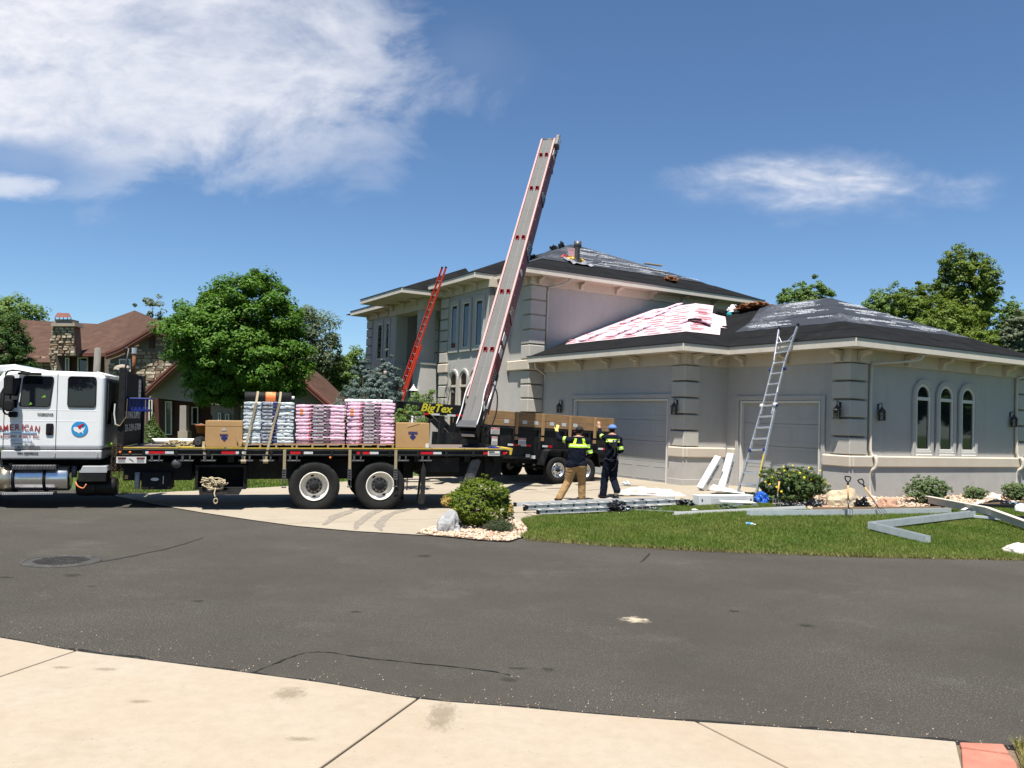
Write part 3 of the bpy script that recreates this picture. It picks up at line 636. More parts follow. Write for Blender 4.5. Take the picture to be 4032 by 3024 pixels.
# ------------------------------------------------------------------ the stucco house (house frame; x away right, y away left)
HS = thing('stucco_house', 'grey stucco two storey house with attached garages and half stripped dark hip roofs', 'house', HM)
def wallx(name, x, y0, y1, z0, z1, holes, mat='stucco', depth=0.16, face=-1):     # wall facing -x at x, with openings (y0,y1,z0,z1)
    mb = MB(); Y = sorted({y0, y1} | {h[0] for h in holes} | {h[1] for h in holes}); Z = sorted({z0, z1} | {h[2] for h in holes} | {h[3] for h in holes})
    for i in range(len(Y) - 1):
        for j in range(len(Z) - 1):
            cy = (Y[i] + Y[i + 1]) / 2; cz = (Z[j] + Z[j + 1]) / 2
            if any(h[0] < cy < h[1] and h[2] < cz < h[3] for h in holes): continue
            mb.bx(x, x + depth, Y[i], Y[i + 1], Z[j], Z[j + 1])
    return mb.build(name, mat, HS)
def hbox(name, x0, x1, y0, y1, z0, z1, mat, bev=0.008, par=None):
    return MB().bx(x0, x1, y0, y1, z0, z1).build(name, mat, par or HS, bev=bev)
GZ, BT, BB, FR, FB, FT = 0.24, 1.40, 1.10, 3.80, 4.12, 4.34
# garage walls
wallx('wall', 0.0, 0.0, 4.35, GZ - .3, 4.15, [(.9, 3.75, GZ - .3, 2.80)])
wallx('wall', -1.7, 4.3, 11.95, GZ - .3, 4.15, [(5.0, 9.9, GZ - .3, 2.80)])
MB().bx(-1.7, 0.02, 4.3, 4.46, GZ - .3, 4.15).build('wall', 'stucco', HS)
MB().bx(0.0, 8.3, 0.0, 0.16, GZ - .3, 4.15).build('wall', 'stucco', HS)
MB().bx(8.3, 8.46, 0.0, 12, GZ - .3, 4.15).build('wall', 'stucco', HS)
MB().bx(-1.7, 8.3, 11.9, 12.04, GZ - .3, 4.15).build('wall', 'stucco', HS)
# frieze under the soffit (beige), set proud of the wall
def frieze(segs, z0, z1, t=0.07):
    for (x0, x1, y0, y1) in segs: hbox('frieze', x0, x1, y0, y1, z0, z1, 'trim', .004)
frieze([(-.07, 0, -.07, 4.3), (-1.77, -1.7, 4.23, 11.95), (-1.7, -.07, 4.23, 4.3), (0, 8.37, -.07, 0)], FR, 4.14)
# window-sill band and plinth
for (x0, x1, y0, y1) in [(-.14, 0, -.14, .74), (-.14, 0, 3.90, 4.16), (-1.84, -1.7, 4.16, 4.84), (-1.7, -.14, 4.16, 4.3), (0, 7.75, -.14, 0), (-1.84, -1.7, 10.06, 11.95), (7.75, 8.44, -.20, 0)]:
    hbox('band', x0, x1, y0, y1, BB, BT, 'trim', .03)
for (x0, x1, y0, y1) in [(-.095, 0, -.095, .72), (-.095, 0, 3.92, 4.205), (-1.795, -1.7, 4.205, 4.82), (-1.7, -.095, 4.205, 4.3), (0, 8.40, -.095, 0), (-1.795, -1.7, 10.08, 11.95)]:
    hbox('plinth', x0, x1, y0, y1, GZ - .3, BB - .002, 'plinth_stucco', .0)
for (x0, x1, y0, y1) in [(-.115, -.095, -.115, .74), (-1.815, -1.795, 4.185, 4.84), (-1.795, -.115, 4.185, 4.205)]: hbox('base_course', x0, x1, y0, y1, GZ - .3, .47, 'plinth_stucco', .006)
# quoined corner piers
def pier(x0, x1, y0, y1, z0, z1, n, grow=0.05, gap=0.05):
    hbox('pier', x0 + .06, x1 - .02, y0 + .06, y1 - .02, z0, z1, 'quoin', .0)
    h = (z1 - z0) / n
    for i in range(n): hbox('quoin_block', x0 - .02, x1 + .012, y0 - .02, y1 + .012, z0 + i * h + gap / 2, z0 + (i + 1) * h - gap / 2, 'quoin', .018)
pier(-.06, .60, -.06, .50, BT + .002, FR - .002, 5)
pier(-1.76, -1.2, 4.24, 4.80, BT + .002, FR - .002, 5)
pier(7.70, 8.35, -.06, .50, BT + .002, FR - .002, 5)
# corbels
def corbel(x, y, z, ax, mat='trim', s=1.0):    # ax: 'x' bracket sticks out to -x, 'y' to -y
    P = [(0, 0), (-.36, 0), (-.36, -.07), (-.30, -.10), (-.20, -.11), (-.135, -.15), (-.12, -.23), (-.10, -.29), (0, -.29)]
    P = [(a * s, b * s) for a, b in P]
    fn = (lambda u, v, t: (x + u, y + t, z + v)) if ax == 'x' else (lambda u, v, t: (x + t, y + u, z + v))
    MB().prism(P, -.07, .07, fn).build('corbel', mat, HS, bev=.006)
for x in (.25, 2.2, 3.75, 5.3, 6.9, 8.1): corbel(x, -.07, 4.11, 'y')
for y in (.25, 2.0, 3.6): corbel(-.07, y, 4.11, 'x')
for x in (-1.45, -.7): corbel(x, 4.23, 4.11, 'y')
for y in (4.5, 6.4, 7.9, 9.4, 11.0): corbel(-1.77, y, 4.11, 'x')
# roofs
def hip(x0, x1, y0, y1, z0, s, ridge):        # hip roof solid, ridge 'x' or 'y'
    mb = MB(); h = min(x1 - x0, y1 - y0) / 2; zr = z0 + s * h
    if ridge == 'y': a, b = ((x0 + x1) / 2, y0 + h), ((x0 + x1) / 2, y1 - h)
    else: a, b = (x0 + h, (y0 + y1) / 2), (x1 - h, (y0 + y1) / 2)
    vs = [(x0, y0, z0), (x1, y0, z0), (x1, y1, z0), (x0, y1, z0), (*a, zr), (*b, zr)]
    fs = [(3, 2, 1, 0), (0, 1, 4) if ridge == 'y' else (0, 1, 5, 4), (1, 2, 5, 4) if ridge == 'y' else (1, 2, 5), (2, 3, 5) if ridge == 'y' else (2, 3, 4, 5), (3, 0, 4, 5) if ridge == 'y' else (3, 0, 4)]
    return mb.add(vs, fs).build('roof', 'felt', HS)
def eaves(pts, zb, zt, closed=False, w=0.03, drip=True):         # fascia boards along a polyline (outer face) and a dark drip edge on top
    for (a, b) in zip(pts, pts[1:]):
        f = MB().beam((*a, (zb + zt) / 2), (*b, (zb + zt) / 2), w, zt - zb); f.build('fascia', 'fascia', HS, bev=.006)
        if drip:
            d = MB(); d.beam((*a, zt + .012), (*b, zt + .012), .075, .026); d.build('drip_edge', 'felt_edge', HS)
SL = 0.43
OH = .67
r_gar = hip(-OH, 8.3 + OH - .75, -OH, 14.0, FT, SL, 'y')
r_g2 = hip(-1.7 - .70, 8.6, 4.3 - OH, 12.03 + 5.5, FT, .40, 'x') if False else None
mb = MB(); z0 = FT; k = 5.5
xa, ya = -2.4, 3.64
mb.add([(xa, ya, z0), (xa, 12.02, z0), (xa + k, ya + k, z0 + .4 * k), (xa + k, 12.02, z0 + .4 * k), (xa + 2 * k, ya, z0), (xa + 2 * k, 12.02, z0)],
       [(0, 1, 3, 2), (0, 2, 4), (2, 3, 5, 4), (0, 4, 5, 1), (1, 5, 3)]); r_sec = mb.build('roof', 'felt', HS)
eaves([(8.3, -OH), (-OH, -OH), (-OH, 3.64), (-2.4, 3.64), (-2.4, 12.0)], FB, FT)
MB().bx(-OH + .02, 8.3, -OH + .02, 0.1, FB + .02, FB + .05).build('soffit', 'trim', HS)
MB().bx(-OH + .02, .1, 0.1, 4.3, FB + .02, FB + .05).build('soffit', 'trim', HS)
MB().bx(-2.38, -1.6, 3.66, 11.98, FB + .02, FB + .05).build('soffit', 'trim', HS)
MB().bx(-1.6, -OH + .02, 3.66, 4.4, FB + .02, FB + .05).build('soffit', 'trim', HS)
# garage doors: recessed, sectional, with raised panels
def garage_door(x, y0, y1, z0, z1, cols, label=None):
    d = MB().bx(x + .13, x + .16, y0, y1, z0, z1).build('garage_door', 'door_grey', HS)
    rows = 4; h = (z1 - z0) / rows
    for r in range(rows):
        s = MB().bx(x + .095, x + .13, y0 + .004, y1 - .004, z0 + r * h + .004, z0 + (r + 1) * h - .004); s.build('door_section', 'door_grey', d, bev=.006)
        w = (y1 - y0) / cols
        for c in range(cols):
            f = MB(); a, b, e, g = y0 + c * w + .09, y0 + (c + 1) * w - .09, z0 + r * h + .11, z0 + (r + 1) * h - .11
            P = [(a, e), (b, e), (b, g), (a, g)]; Q = [(a + .03, e + .03), (b - .03, e + .03), (b - .03, g - .03), (a + .03, g - .03)]
            f.ring(P, Q, x + .0945, x + .0905, lambda u, v, t: (t, u, v)); f.build('panel_moulding', 'door_grey', d, bev=.003)
    # casing round the opening
    for n_, (a, b, e, g, px, t) in {'i': (y0, y1, z0, z1, .0, .05), 'o': (y0 - .17, y1 + .17, z0, z1 + .15, -.045, .12)}.items():
        m = MB()
        tw = .05 if n_ == 'i' else .12
        q = 'frame_white' if n_ == 'i' else 'stucco'
        xo = x - .02 if n_ == 'i' else x - .045
        xi = x + .10 if n_ == 'i' else x - .001
        lo = z0
        m.bx(xo, xi, a, a + tw, lo, g); m.bx(xo, xi, b - tw, b, lo, g); m.bx(xo, xi, a + tw, b - tw, g - tw, g)
        m.build('door_casing' if n_ == 'i' else 'door_surround', q, HS, bev=.006)
garage_door(0.0, .9, 3.75, GZ + .02, 2.80, 3)
garage_door(-1.7, 5.0, 9.9, GZ, 2.80, 6)
hbox('door_sill', -1.72, -1.55, 4.98, 9.92, GZ - .05, GZ + .012, 'concrete_drive', 0)
# windows
def arch(y0, y1, z0, z1, n=10):
    r = (y1 - y0) / 2; c = (y0 + y1) / 2; zs = z1 - r
    return [(y0, z0), (y1, z0)] + [(c + r * math.cos(math.pi * i / n), zs + r * math.sin(math.pi * i / n)) for i in range(n + 1)]
def rect(y0, y1, z0, z1): return [(y0, z0), (y1, z0), (y1, z1), (y0, z1)]
def inset(shape, y0, y1, z0, z1, d): return shape(y0 + d, y1 - d, z0 + d, z1 - d)
def window(fn, y0, y1, z0, z1, shape, sur=.12, frame=.06, transom=None, fmat='frame_white'):
    w = MB().prism(inset(shape, y0, y1, z0, z1, sur + frame - .01), .004, .012, fn).build('window', 'glass', HS)
    MB().ring(shape(y0, y1, z0, z1), inset(shape, y0, y1, z0, z1, sur), -.002, .075, fn).build('surround', 'stucco', w, bev=.012)
    MB().ring(inset(shape, y0, y1, z0, z1, sur + .002), inset(shape, y0, y1, z0, z1, sur + frame), -.002, .050, fn).build('frame', fmat, w, bev=.006)
    if transom: MB().prism(rect(y0 + sur + .003, y1 - sur - .003, transom - .045, transom + .045), .0, .055, fn).build('transom', fmat, w, bev=.004)
    return w
fR = lambda u, v, t: (u, -t, v)                  # on the right-hand wall
for x in (3.02, 4.07, 5.12): window(fR, x - .46, x + .46, BT - .0 + .002, 3.52, arch, .13, .075, 2.98)
for x in (3.02, 4.07, 5.12): hbox('sill', x - .34, x + .34, -.11, -.002, BT + .003, BT + .06, 'frame_white', .01)
# ---- main block, two storeys
MZ = 7.02
MB().bx(-2.25, 8.4, 12.05, 12.21, GZ - .3, 7.36).build('wall', 'stucco', HS)
wallx('wall', -2.25, 12.05, 13.62, GZ - .3, 7.36, [])
MB().bx(-3.13, -2.09, 13.55, 13.71, GZ - .3, 7.36).build('wall', 'stucco', HS)
wallx('wall', -3.13, 13.55, 17.75, GZ - .3, 7.36, [])
MB().bx(-3.13, -1.9, 17.6, 17.75, GZ - .3, 7.36).build('wall', 'stucco', HS)
wallx('wall', -1.9, 17.7, 23.2, GZ - .3, 7.36, [])
MB().bx(-2.5, -1.9, 23.15, 23.3, GZ - .3, 7.36).build('wall', 'stucco', HS)
wallx('wall', -2.5, 23.15, 28.1, GZ - .3, 7.36, [])
MB().bx(-2.5, 8.4, 27.95, 28.1, GZ - .3, 7.36).build('wall', 'stucco', HS)
frieze([(-2.25, 8.4, 11.97, 12.05), (-2.33, -2.25, 11.97, 13.55), (-3.21, -3.13, 13.47, 17.75), (-3.13, -2.33, 13.47, 13.55), (-2.58, -2.5, 23.2, 28.18)], MZ, 7.35)
# second floor band
for (x0, x1, y0, y1) in [(-2.42, -1.62, 11.88, 12.72), (-3.25, -3.13, 17.0, 17.83), (-2.62, -2.5, 23.3, 28.2)]: hbox('band', x0, x1, y0, y1, 3.87, 4.24, 'trim', .03)
hbox('band', -2.37, -2.25, 12.72, 13.55, 3.87, 4.24, 'trim', .03)
pier(-2.33, -1.69, 11.97, 12.55, 4.27, MZ - .002, 5)
pier(-2.31, -1.71, 11.99, 12.53, GZ, 3.865, 7)
pier(-3.19, -2.7, 17.08, 17.76, 4.27, MZ - .002, 6)
pier(-3.19, -2.7, 17.08, 17.74, GZ, 3.865, 7)
pier(-2.56, -2.1, 27.45, 28.14, 4.27, MZ - .002, 6)
pier(-1.96, -1.6, 20.6, 21.2, GZ, 6.55, 12)
for x in (-.12, 1.58, 3.30, 4.98, 6.7, 8.2): corbel(x, 11.97, 7.33, 'y', s=.95)
corbel(-2.0, 11.97, 7.33, 'y', s=.95)
for y in (12.25, 13.2): corbel(-2.33, y, 7.33, 'x', s=.95)
for y in (14.6, 15.7, 16.7, 17.5): corbel(-3.21, y, 7.33, 'x', s=.95)
for y in (25.0, 26.5, 27.9): corbel(-2.58, y, 7.33, 'x', s=.95)
fL = lambda x: (lambda u, v, t: (x - t, u, v))
for a, b in ((16.13, 17.0), (15.05, 15.95), (13.97, 14.87)):
    window(fL(-3.13), a, b, 4.66, 6.80, rect, .15, .06)
for a, b in ((16.0, 16.85), (15.1, 15.95), (14.2, 15.05)):
    window(fL(-3.13), a, b, 0.9, 4.0, arch, .11, .07, 3.30, 'trim')
for a, b in ((25.85, 26.85), (24.9, 25.7)): window(fL(-2.5), a, b, 4.70, 6.88, rect, .16, .07)
# main roof and the wings that step forward
MFB, MFT = 7.31, 7.52
hip(-2.95, 9.12, 11.35, 30.6, MFT, SL, 'y')
def lean(x0, x1, y0, y1, z0, s, hipR=0.0, hipL=0.0):   # small roof running back into the main one (front eave at x0)
    mb = MB(); d = x1 - x0; zr = z0 + s * d
    mb.add([(x0, y0, z0), (x0, y1, z0), (x1, y0 + hipR, zr), (x1, y1 - hipL, zr), (x1, y0, z0), (x1, y1, z0)], [(0, 1, 3, 2), (0, 2, 4), (1, 5, 3), (0, 4, 5, 1), (2, 3, 5, 4)])
    return mb.build('roof', 'felt', HS)
lean(-3.85, -1.0, 13.6, 17.72, MFT, SL, 2.0, 2.0)
lean(-5.1, -1.0, 17.55, 22.35, 7.26, .40, 2.4, 2.4)
eaves([(9.1, 11.35), (-2.95, 11.35), (-2.95, 13.6), (-3.85, 13.6), (-3.85, 17.72), (-2.9, 17.72)], MFB, MFT)
eaves([(-2.6, 17.55), (-5.1, 17.55), (-5.1, 22.35), (-2.9, 22.35)], 7.06, 7.26)
eaves([(-3.28, 22.3), (-3.28, 28.8), (2, 28.8)], 7.28, 7.50)
lean(-3.28, -1.0, 22.3, 28.8, 7.50, SL, 0.1, 2.0)
for bx_ in ((-2.93, 9.1, 11.37, 12.1), (-2.93, -2.2, 12.1, 13.62), (-3.83, -3.0, 13.62, 17.70)): MB().bx(*bx_, MFB + .02, MFB + .05).build('soffit', 'trim', HS)
MB().bx(-5.08, -1.8, 17.57, 22.33, 7.08, 7.11).build('soffit', 'trim', HS)
MB().bx(-3.26, -2.4, 22.32, 28.78, 7.30, 7.33).build('soffit', 'trim', HS)
# portico: beam and two columns with flared stucco bases
hbox('portico_beam', -3.80, -3.10, 18.30, 22.02, 6.58, 7.07, 'trim', .01)
hbox('portico_beam', -3.10, -1.9, 18.32, 18.95, 6.60, 7.07, 'trim', .01)
for y in (19.0, 20.3, 21.6): corbel(-3.80, y, 7.06, 'x', s=.9)
for x in (-3.4,): corbel(x, 18.3, 7.06, 'y', s=.9)
for y0 in (18.37, 21.32):
    c = MB().bx(-3.73, -3.15, y0, y0 + .62, 4.3, 6.58).build('column', 'stucco', HS, bev=.01)
    MB().add([(-3.95, y0 - .22, GZ - .2), (-2.93, y0 - .22, GZ - .2), (-2.93, y0 + .84, GZ - .2), (-3.95, y0 + .84, GZ - .2), (-3.79, y0 - .06, 4.28), (-3.09, y0 - .06, 4.28), (-3.09, y0 + .68, 4.28), (-3.79, y0 + .68, 4.28)],
             [(3, 2, 1, 0), (4, 5, 6, 7), (0, 1, 5, 4), (1, 2, 6, 5), (2, 3, 7, 6), (3, 0, 4, 7)]).build('column_base', 'stucco', c, bev=.01)
    MB().bx(-3.84, -3.04, y0 - .11, y0 + .73, 4.22, 4.36).build('column_collar', 'stucco', c, bev=.02)
# ---- downspouts
def spout(pts, name='downspout'):
    mb = MB(); mb.tube(smooth_line([Vector(p) for p in pts], 3), .05, 6, flat=.75); return mb.build(name, 'fascia', HS, smooth=True)
spout([(2.15, -.62, 4.12), (2.13, -.55, 4.0), (1.9, -.42, 3.93), (.85, -.10, 3.80), (.75, -.07, 3.66), (.75, -.07, 1.55), (.78, -.20, 1.40), (.78, -.22, 1.12), (.74, -.08, .95), (.74, -.08, .40), (.78, -.22, .32)])
spout([(8.3, -.5, 4.0), (7.66, -.10, 3.80), (7.60, -.07, 3.66), (7.60, -.07, 1.55), (7.64, -.20, 1.40), (7.64, -.22, 1.12), (7.58, -.08, .95), (7.58, -.08, .35)])
spout([(-.95, 11.45, 7.28), (-1.2, 11.7, 7.1), (-1.55, 11.98, 6.98), (-1.60, 11.99, 6.8), (-1.60, 11.99, 4.85)])
spout([(-2.2, 11.75, 4.15), (-2.15, 11.78, 3.95), (-1.78, 11.85, 3.75), (-1.66, 11.87, 3.4), (-1.66, 11.87, .4)])
spout([(8.2, 11.42, 7.30), (8.15, 11.55, 7.12), (7.9, 11.9, 7.0)])
# ---- vent pipe with flashing
vp = MB(); vp.lathe([(.10, 0), (.10, 1.0), (.155, 1.02), (.155, 1.40), (.12, 1.41), (.0, 1.41)], n=16); V0 = (.55, 13.25, MFT + SL * 1.90)
ve = vp.build('vent_pipe', 'galv_dark' if False else 'steel_dark', HS, True, M=T3(V0[0], V0[1], V0[2] - .1) @ SCL(1, 1, .70))
fl = MB(); 
for i in range(7):
    for j in range(5): fl.v.append((V0[0] - .5 + i * .17, V0[1] - .45 + j * .2, MFT + SL * (V0[1] - .45 + j * .2 - 11.35) + .03 + random.uniform(0, .10)))
for i in range(6):
    for j in range(4): fl.f.append((i * 5 + j, (i + 1) * 5 + j, (i + 1) * 5 + j + 1, i * 5 + j + 1)); fl.m.append(0)
fl.build('flashing', 'alum', HS)
# ---- underlayment strips on the roof slopes: each a sheet lying on the deck
def strip(plane, a, b, lo, hi, lift, mat, wob=.03, n=16, trim=None, parent=None, name='underlayment_strip'):
    # plane = (eave fixed coord axis, eave value, z0, slope); a..b up-slope inset range; lo/hi functions of the inset -> extent along the eave
    ax, e0, z0, s = plane; mb = MB(); top = []; bot = []
    for i in range(n + 1):
        for t, L in ((a, bot), (b, top)):
            tt = t + (random.uniform(-wob, wob) if 0 < i < n else 0); l = lo(t) + (hi(t) - lo(t)) * i / n
            p = (l, e0 + tt) if ax == 'y' else (e0 + tt, l)
            L.append((*p, z0 + s * tt + lift + random.uniform(0, .006)))
    mb.add(bot + top, [(i, i + 1, n + 2 + i, n + 1 + i) for i in range(n)]); return mb.build(name, mat, HS if parent is None else parent)
PLR = ('y', -OH, FT, SL); PLL = ('x', -OH, FT, SL); PMR = ('y', 11.35, MFT, SL); PML = ('x', -2.95, MFT, SL)
hR = lambda t: 8.2 - t
PRN = MB()
def prints(plane, a, b, lo, hi, n, lift, mat, w=(.5, 1.1), h=.13):
    ax, e0, z0, s = plane
    for i in range(n):
        t = random.uniform(a + .15, b - .2); l0, l1 = lo(t) + .2, hi(t) - .4
        if l1 - l0 < .6: continue
        l = random.uniform(l0, l1 - .4); wd_ = random.uniform(*w); k = max(4, int(wd_ / .035))
        mb = MB()
        for j in range(k):
            for q in range(4):
                if random.random() < .38: continue
                x = l + wd_ * j / k + q * .05; dt = t + q * h / 4 + random.uniform(-.015, .015); L_ = random.uniform(.02, .06); hh = random.uniform(.012, .03)
                pts = [(x, dt), (x + L_, dt), (x + L_, dt + hh), (x, dt + hh)]
                mb.add([((u, e0 + v) if ax == 'y' else (e0 + v, u)) + (z0 + s * v + lift,) for u, v in pts], [(0, 1, 2, 3)])
        PRN.v += [tuple(v) for v in mb.v]; b_ = len(PRN.v) - len(mb.v); PRN.f += [tuple(b_ + q for q in f) for f in mb.f]; PRN.m += mb.m
A_ = [1.45, 2.4, 3.35, 4.36]
for i in range(3):
    strip(PLR, A_[i], A_[i + 1] + (.05 if i < 2 else 0), lambda t: -OH + t, lambda t: 8.2 - t, .02 + .006 * i, 'sheet_blue')
    strip(PLL, A_[i], A_[i + 1] + (.05 if i < 2 else 0), lambda t: -OH + t, lambda t: min(7.6, 4.55 + t * .2 + .5 * max(0, t - 2.2)), .02 + .006 * i, 'sheet_blue')
    prints(PLR, A_[i], A_[i + 1], lambda t: -OH + t, lambda t: 8.2 - t, 16 - 4 * i, .037, 'sheet_print')
    prints(PLL, A_[i], A_[i + 1], lambda t: -OH + t, lambda t: 4.6 + t * .2 - .3, 8, .037, 'sheet_print')
B_ = [1.75, 2.7, 3.65, 4.6, 5.9]
for i in range(4):
    strip(PMR, B_[i], B_[i + 1] + (.05 if i < 3 else 0), lambda t: -2.95 + t, lambda t: 9.12 - t, .02 + .006 * i, 'sheet_blue')
    prints(PMR, B_[i], B_[i + 1], lambda t: -2.95 + t + .3, lambda t: 9.12 - t, 18 - 3 * i, .044, 'sheet_print')
    strip(PML, B_[i], B_[i + 1] + (.05 if i < 3 else 0), lambda t: 11.35 + t, lambda t: 12.4 + t + .8, .02 + .006 * i, 'sheet_blue')
PRN.build('printed_lettering', 'sheet_print', HS)['kind'] = 'stuff'
# pale eave course lines on the dark felt
for pl, lo, hi in ((PLR, lambda t: -OH + t, hR), (PMR, lambda t: -2.95 + t, lambda t: 9.12 - t), (PLL, lambda t: -OH + t, lambda t: 3.6 + t)):
    for a in (.05, .75): strip(pl, a, a + .75, lo, hi, .008 + .005 * (a > .1), 'felt', .02)
# pink and white underlayment on the slope beside the main block
P2 = ('x', -2.4, FT, .40); P2R = ('y', 3.64, FT, .40)
C_ = [1.25, 2.2, 3.15, 4.1, 5.45]
def left_end(t): return 12.0 if t > 1.6 else 11.4
for i in range(4):
    strip(P2, C_[i], C_[i + 1] + .04, lambda t: 3.64 + t, left_end, .016 + .006 * i, 'sheet_white', .015)
    strip(P2R, C_[i], C_[i + 1] + .04, lambda t: -2.4 + t, lambda t, i=i: -2.4 + t + (1.35, 2.3, 1.9, .9)[i], .016 + .006 * i, 'sheet_white', .015, n=6)
for k in range(12):
    t = 1.36 + k * .335; l = 3.75 + t + random.uniform(0, .6)
    while l < 11.6:
        L_ = random.uniform(.45, .85); mb = MB(); hh = .085; lft = .048
        if l + L_ < 11.9: mb.add([(-2.4 + t, l, FT + .4 * t + lft), (-2.4 + t, l + L_, FT + .4 * t + lft), (-2.4 + t + hh, l + L_ + .06, FT + .4 * (t + hh) + lft), (-2.4 + t + hh, l + .06, FT + .4 * (t + hh) + lft)], [(0, 1, 2, 3)]).build('red_print', 'sheet_red', HS)
        l += L_ + random.uniform(.3, .6)
for k in range(22):
    t = random.uniform(1.35, 4.8); L_ = random.uniform(.35, .7); hi_ = -2.4 + t + 1.0; l = random.uniform(-2.4 + t, max(-2.4 + t + .02, hi_ - L_)); hh = .08
    MB().add([(l, 3.64 + t, FT + .4 * t + .046), (l + L_, 3.64 + t, FT + .4 * t + .046), (l + L_ + .05, 3.64 + t + hh, FT + .4 * (t + hh) + .046), (l + .05, 3.64 + t + hh, FT + .4 * (t + hh) + .046)], [(0, 1, 2, 3)]).build('red_print', 'sheet_red', HS)
# wall lanterns
def lantern(M, par):
    M = M @ SCL(.78, .78, .78)
    l = MB().bx(-.05, .05, -.012, 0, .14, .34).build('lantern', 'lantern', par, bev=.01, M=M)
    MB().tube(smooth_line([Vector((0, -.01, .26)), Vector((0, -.09, .36)), Vector((0, -.17, .34)), Vector((0, -.15, .25))], 4), .014, 6).build('arm', 'lantern', l, True)
    m = MB(); m.lathe([(.0, .25), (.03, .235), (.05, .18), (.09, .15), (.135, .07), (.14, .05), (.0, .05)], T3(0, -.16, 0), 12); m.build('hood', 'lantern', l, True)
    MB().lathe([(.0, -.2), (.10, -.2), (.10, .05)], T3(0, -.16, 0), 10).build('glass', 'glass', l)
    m = MB()
    for i in range(6): a = i * math.pi / 3; m.tube([(.115 * math.cos(a), -.16 + .115 * math.sin(a), .05), (.105 * math.cos(a), -.16 + .105 * math.sin(a), -.2)], .010, 5)
    m.lathe([(.0, -.225), (.125, -.225), (.125, -.195), (.0, -.195)], T3(0, -.16, 0), 12); m.lathe([(.108, -.05), (.118, -.05), (.118, -.07), (.108, -.07)], T3(0, -.16, 0), 12); m.build('cage', 'lantern', l)
    return l
for x in (1.13, 7.35): lantern(T3(x, -.002, 2.50), HS)
for (x, y) in ((-.085, .22), (-1.785, 4.52), (-1.702, 10.65), (-3.175, 17.45)): lantern(T3(x, y, 2.5) @ RZ(-90), HS)
# ------------------------------------------------------------------ flatbed truck (truck frame: x to the tail, y away from the viewer, z up)
TR = thing('flatbed_truck', 'white crew cab flatbed delivery truck with black deck and headboard', 'truck', TM)
def rrect(x0, x1, z0, z1, r, n=4, sk=0.0):
    P = []
    for cx, cz, a in ((x1 - r, z0 + r, -90), (x1 - r, z1 - r, 0), (x0 + r, z1 - r, 90), (x0 + r, z0 + r, 180)):
        for i in range(n + 1):
            q = R_(a + 90 * i / n); P.append((cx + r * math.cos(q), cz + r * math.sin(q)))
    return [(x + sk * (z - z0), z) for x, z in P]
fS = lambda u, v, t: (u, t, v)           # outline in x,z pushed along y
def tbox(name, x0, x1, y0, y1, z0, z1, mat, par=None, bev=.006, seg=1): return MB().bx(x0, x1, y0, y1, z0, z1).build(name, mat, par or TR, bev=bev, seg=seg)
# cab
prof = [(-4.62, 1.24), (-4.62, 2.66), (-4.70, 2.76), (-6.22, 2.78), (-6.42, 2.72), (-6.98, 1.98), (-6.98, 1.24)]
cab = MB().prism(prof, .06, 2.38, fS).build('cab_body', 'cab_white', TR, bev=.085, seg=4); 
for p in cab.data.polygons: p.use_smooth = False
lower = MB().prism([(-4.64, 1.06), (-4.64, 1.235), (-6.40, 1.235), (-6.40, 1.06)], .05, 2.39, fS).build('cab_sill', 'cab_grey', TR, bev=.03, seg=3)
MB().prism([(-6.9, 1.25), (-6.9, 2.0), (-7.4, 1.95), (-8.7, 1.68), (-8.85, 1.5), (-8.85, .75), (-8.3, .75), (-8.25, 1.05), (-8.0, 1.25), (-7.2, 1.25)], .25, 2.2, fS).build('hood', 'cab_white', TR, bev=.10, seg=3)
MB().prism([(-6.42, .85), (-6.50, 1.25), (-6.95, 1.42), (-8.2, 1.42), (-8.6, 1.2), (-8.75, .8), (-8.2, .8), (-8.05, 1.12), (-7.0, 1.12), (-6.75, .85)], .03, .4, fS).build('front_fender', 'cab_white', TR, bev=.05, seg=3)
MB().prism([(-5.98, 2.78), (-6.25, 2.88), (-6.62, 2.84), (-6.72, 2.70), (-6.4, 2.72)], .15, 2.3, fS).build('sun_visor', 'cab_white', TR, bev=.03, seg=2)
# roof ribs at the rear corner
for i in range(6): MB().tube([(-4.78 + .034 * i, .12, 2.765 - .012 * i), (-4.78 + .034 * i, 2.3, 2.765 - .012 * i)], .012, 6).build('roof_rib', 'cab_white', TR, True)
def pane(P, Q, nm, y=.055):
    w = MB().prism(P, y - .004, y + .02, fS).build(nm, 'cab_glass', TR)
    MB().ring(Q, P, y - .010, y + .015, fS).build('gasket', 'black_matte', w); return w
pane(rrect(-5.27, -4.79, 2.08, 2.655, .06), rrect(-5.285, -4.775, 2.065, 2.67, .065), 'rear_door_window')
fw = pane(rrect(-6.10, -5.60, 2.08, 2.64, .05, sk=.1), rrect(-6.12, -5.585, 2.06, 2.66, .055, sk=.1), 'front_door_window')
pane([(-6.42, 2.06), (-6.17, 2.06), (-6.11, 2.60), (-6.30, 2.58), (-6.42, 2.30)], [(-6.45, 2.04), (-6.155, 2.04), (-6.09, 2.62), (-6.31, 2.60), (-6.45, 2.31)], 'quarter_window')
MB().bx(-4.622, -4.60, .5, 1.95, 2.0, 2.6).build('back_window', 'cab_glass', TR)
MB().prism(rrect(.22, .55, 1.75, 2.62, .05), -4.60, -4.585, lambda u, v, t: (t, u, v)).build('corner_window', 'cab_glass', TR)
MB().add([(-6.90, .2, 2.06), (-6.90, 2.24, 2.06), (-6.46, 2.2, 2.66), (-6.46, .25, 2.66)], [(0, 1, 2, 3)]).build('windshield', 'cab_glass', TR, M=T3(-.03, 0, .025))
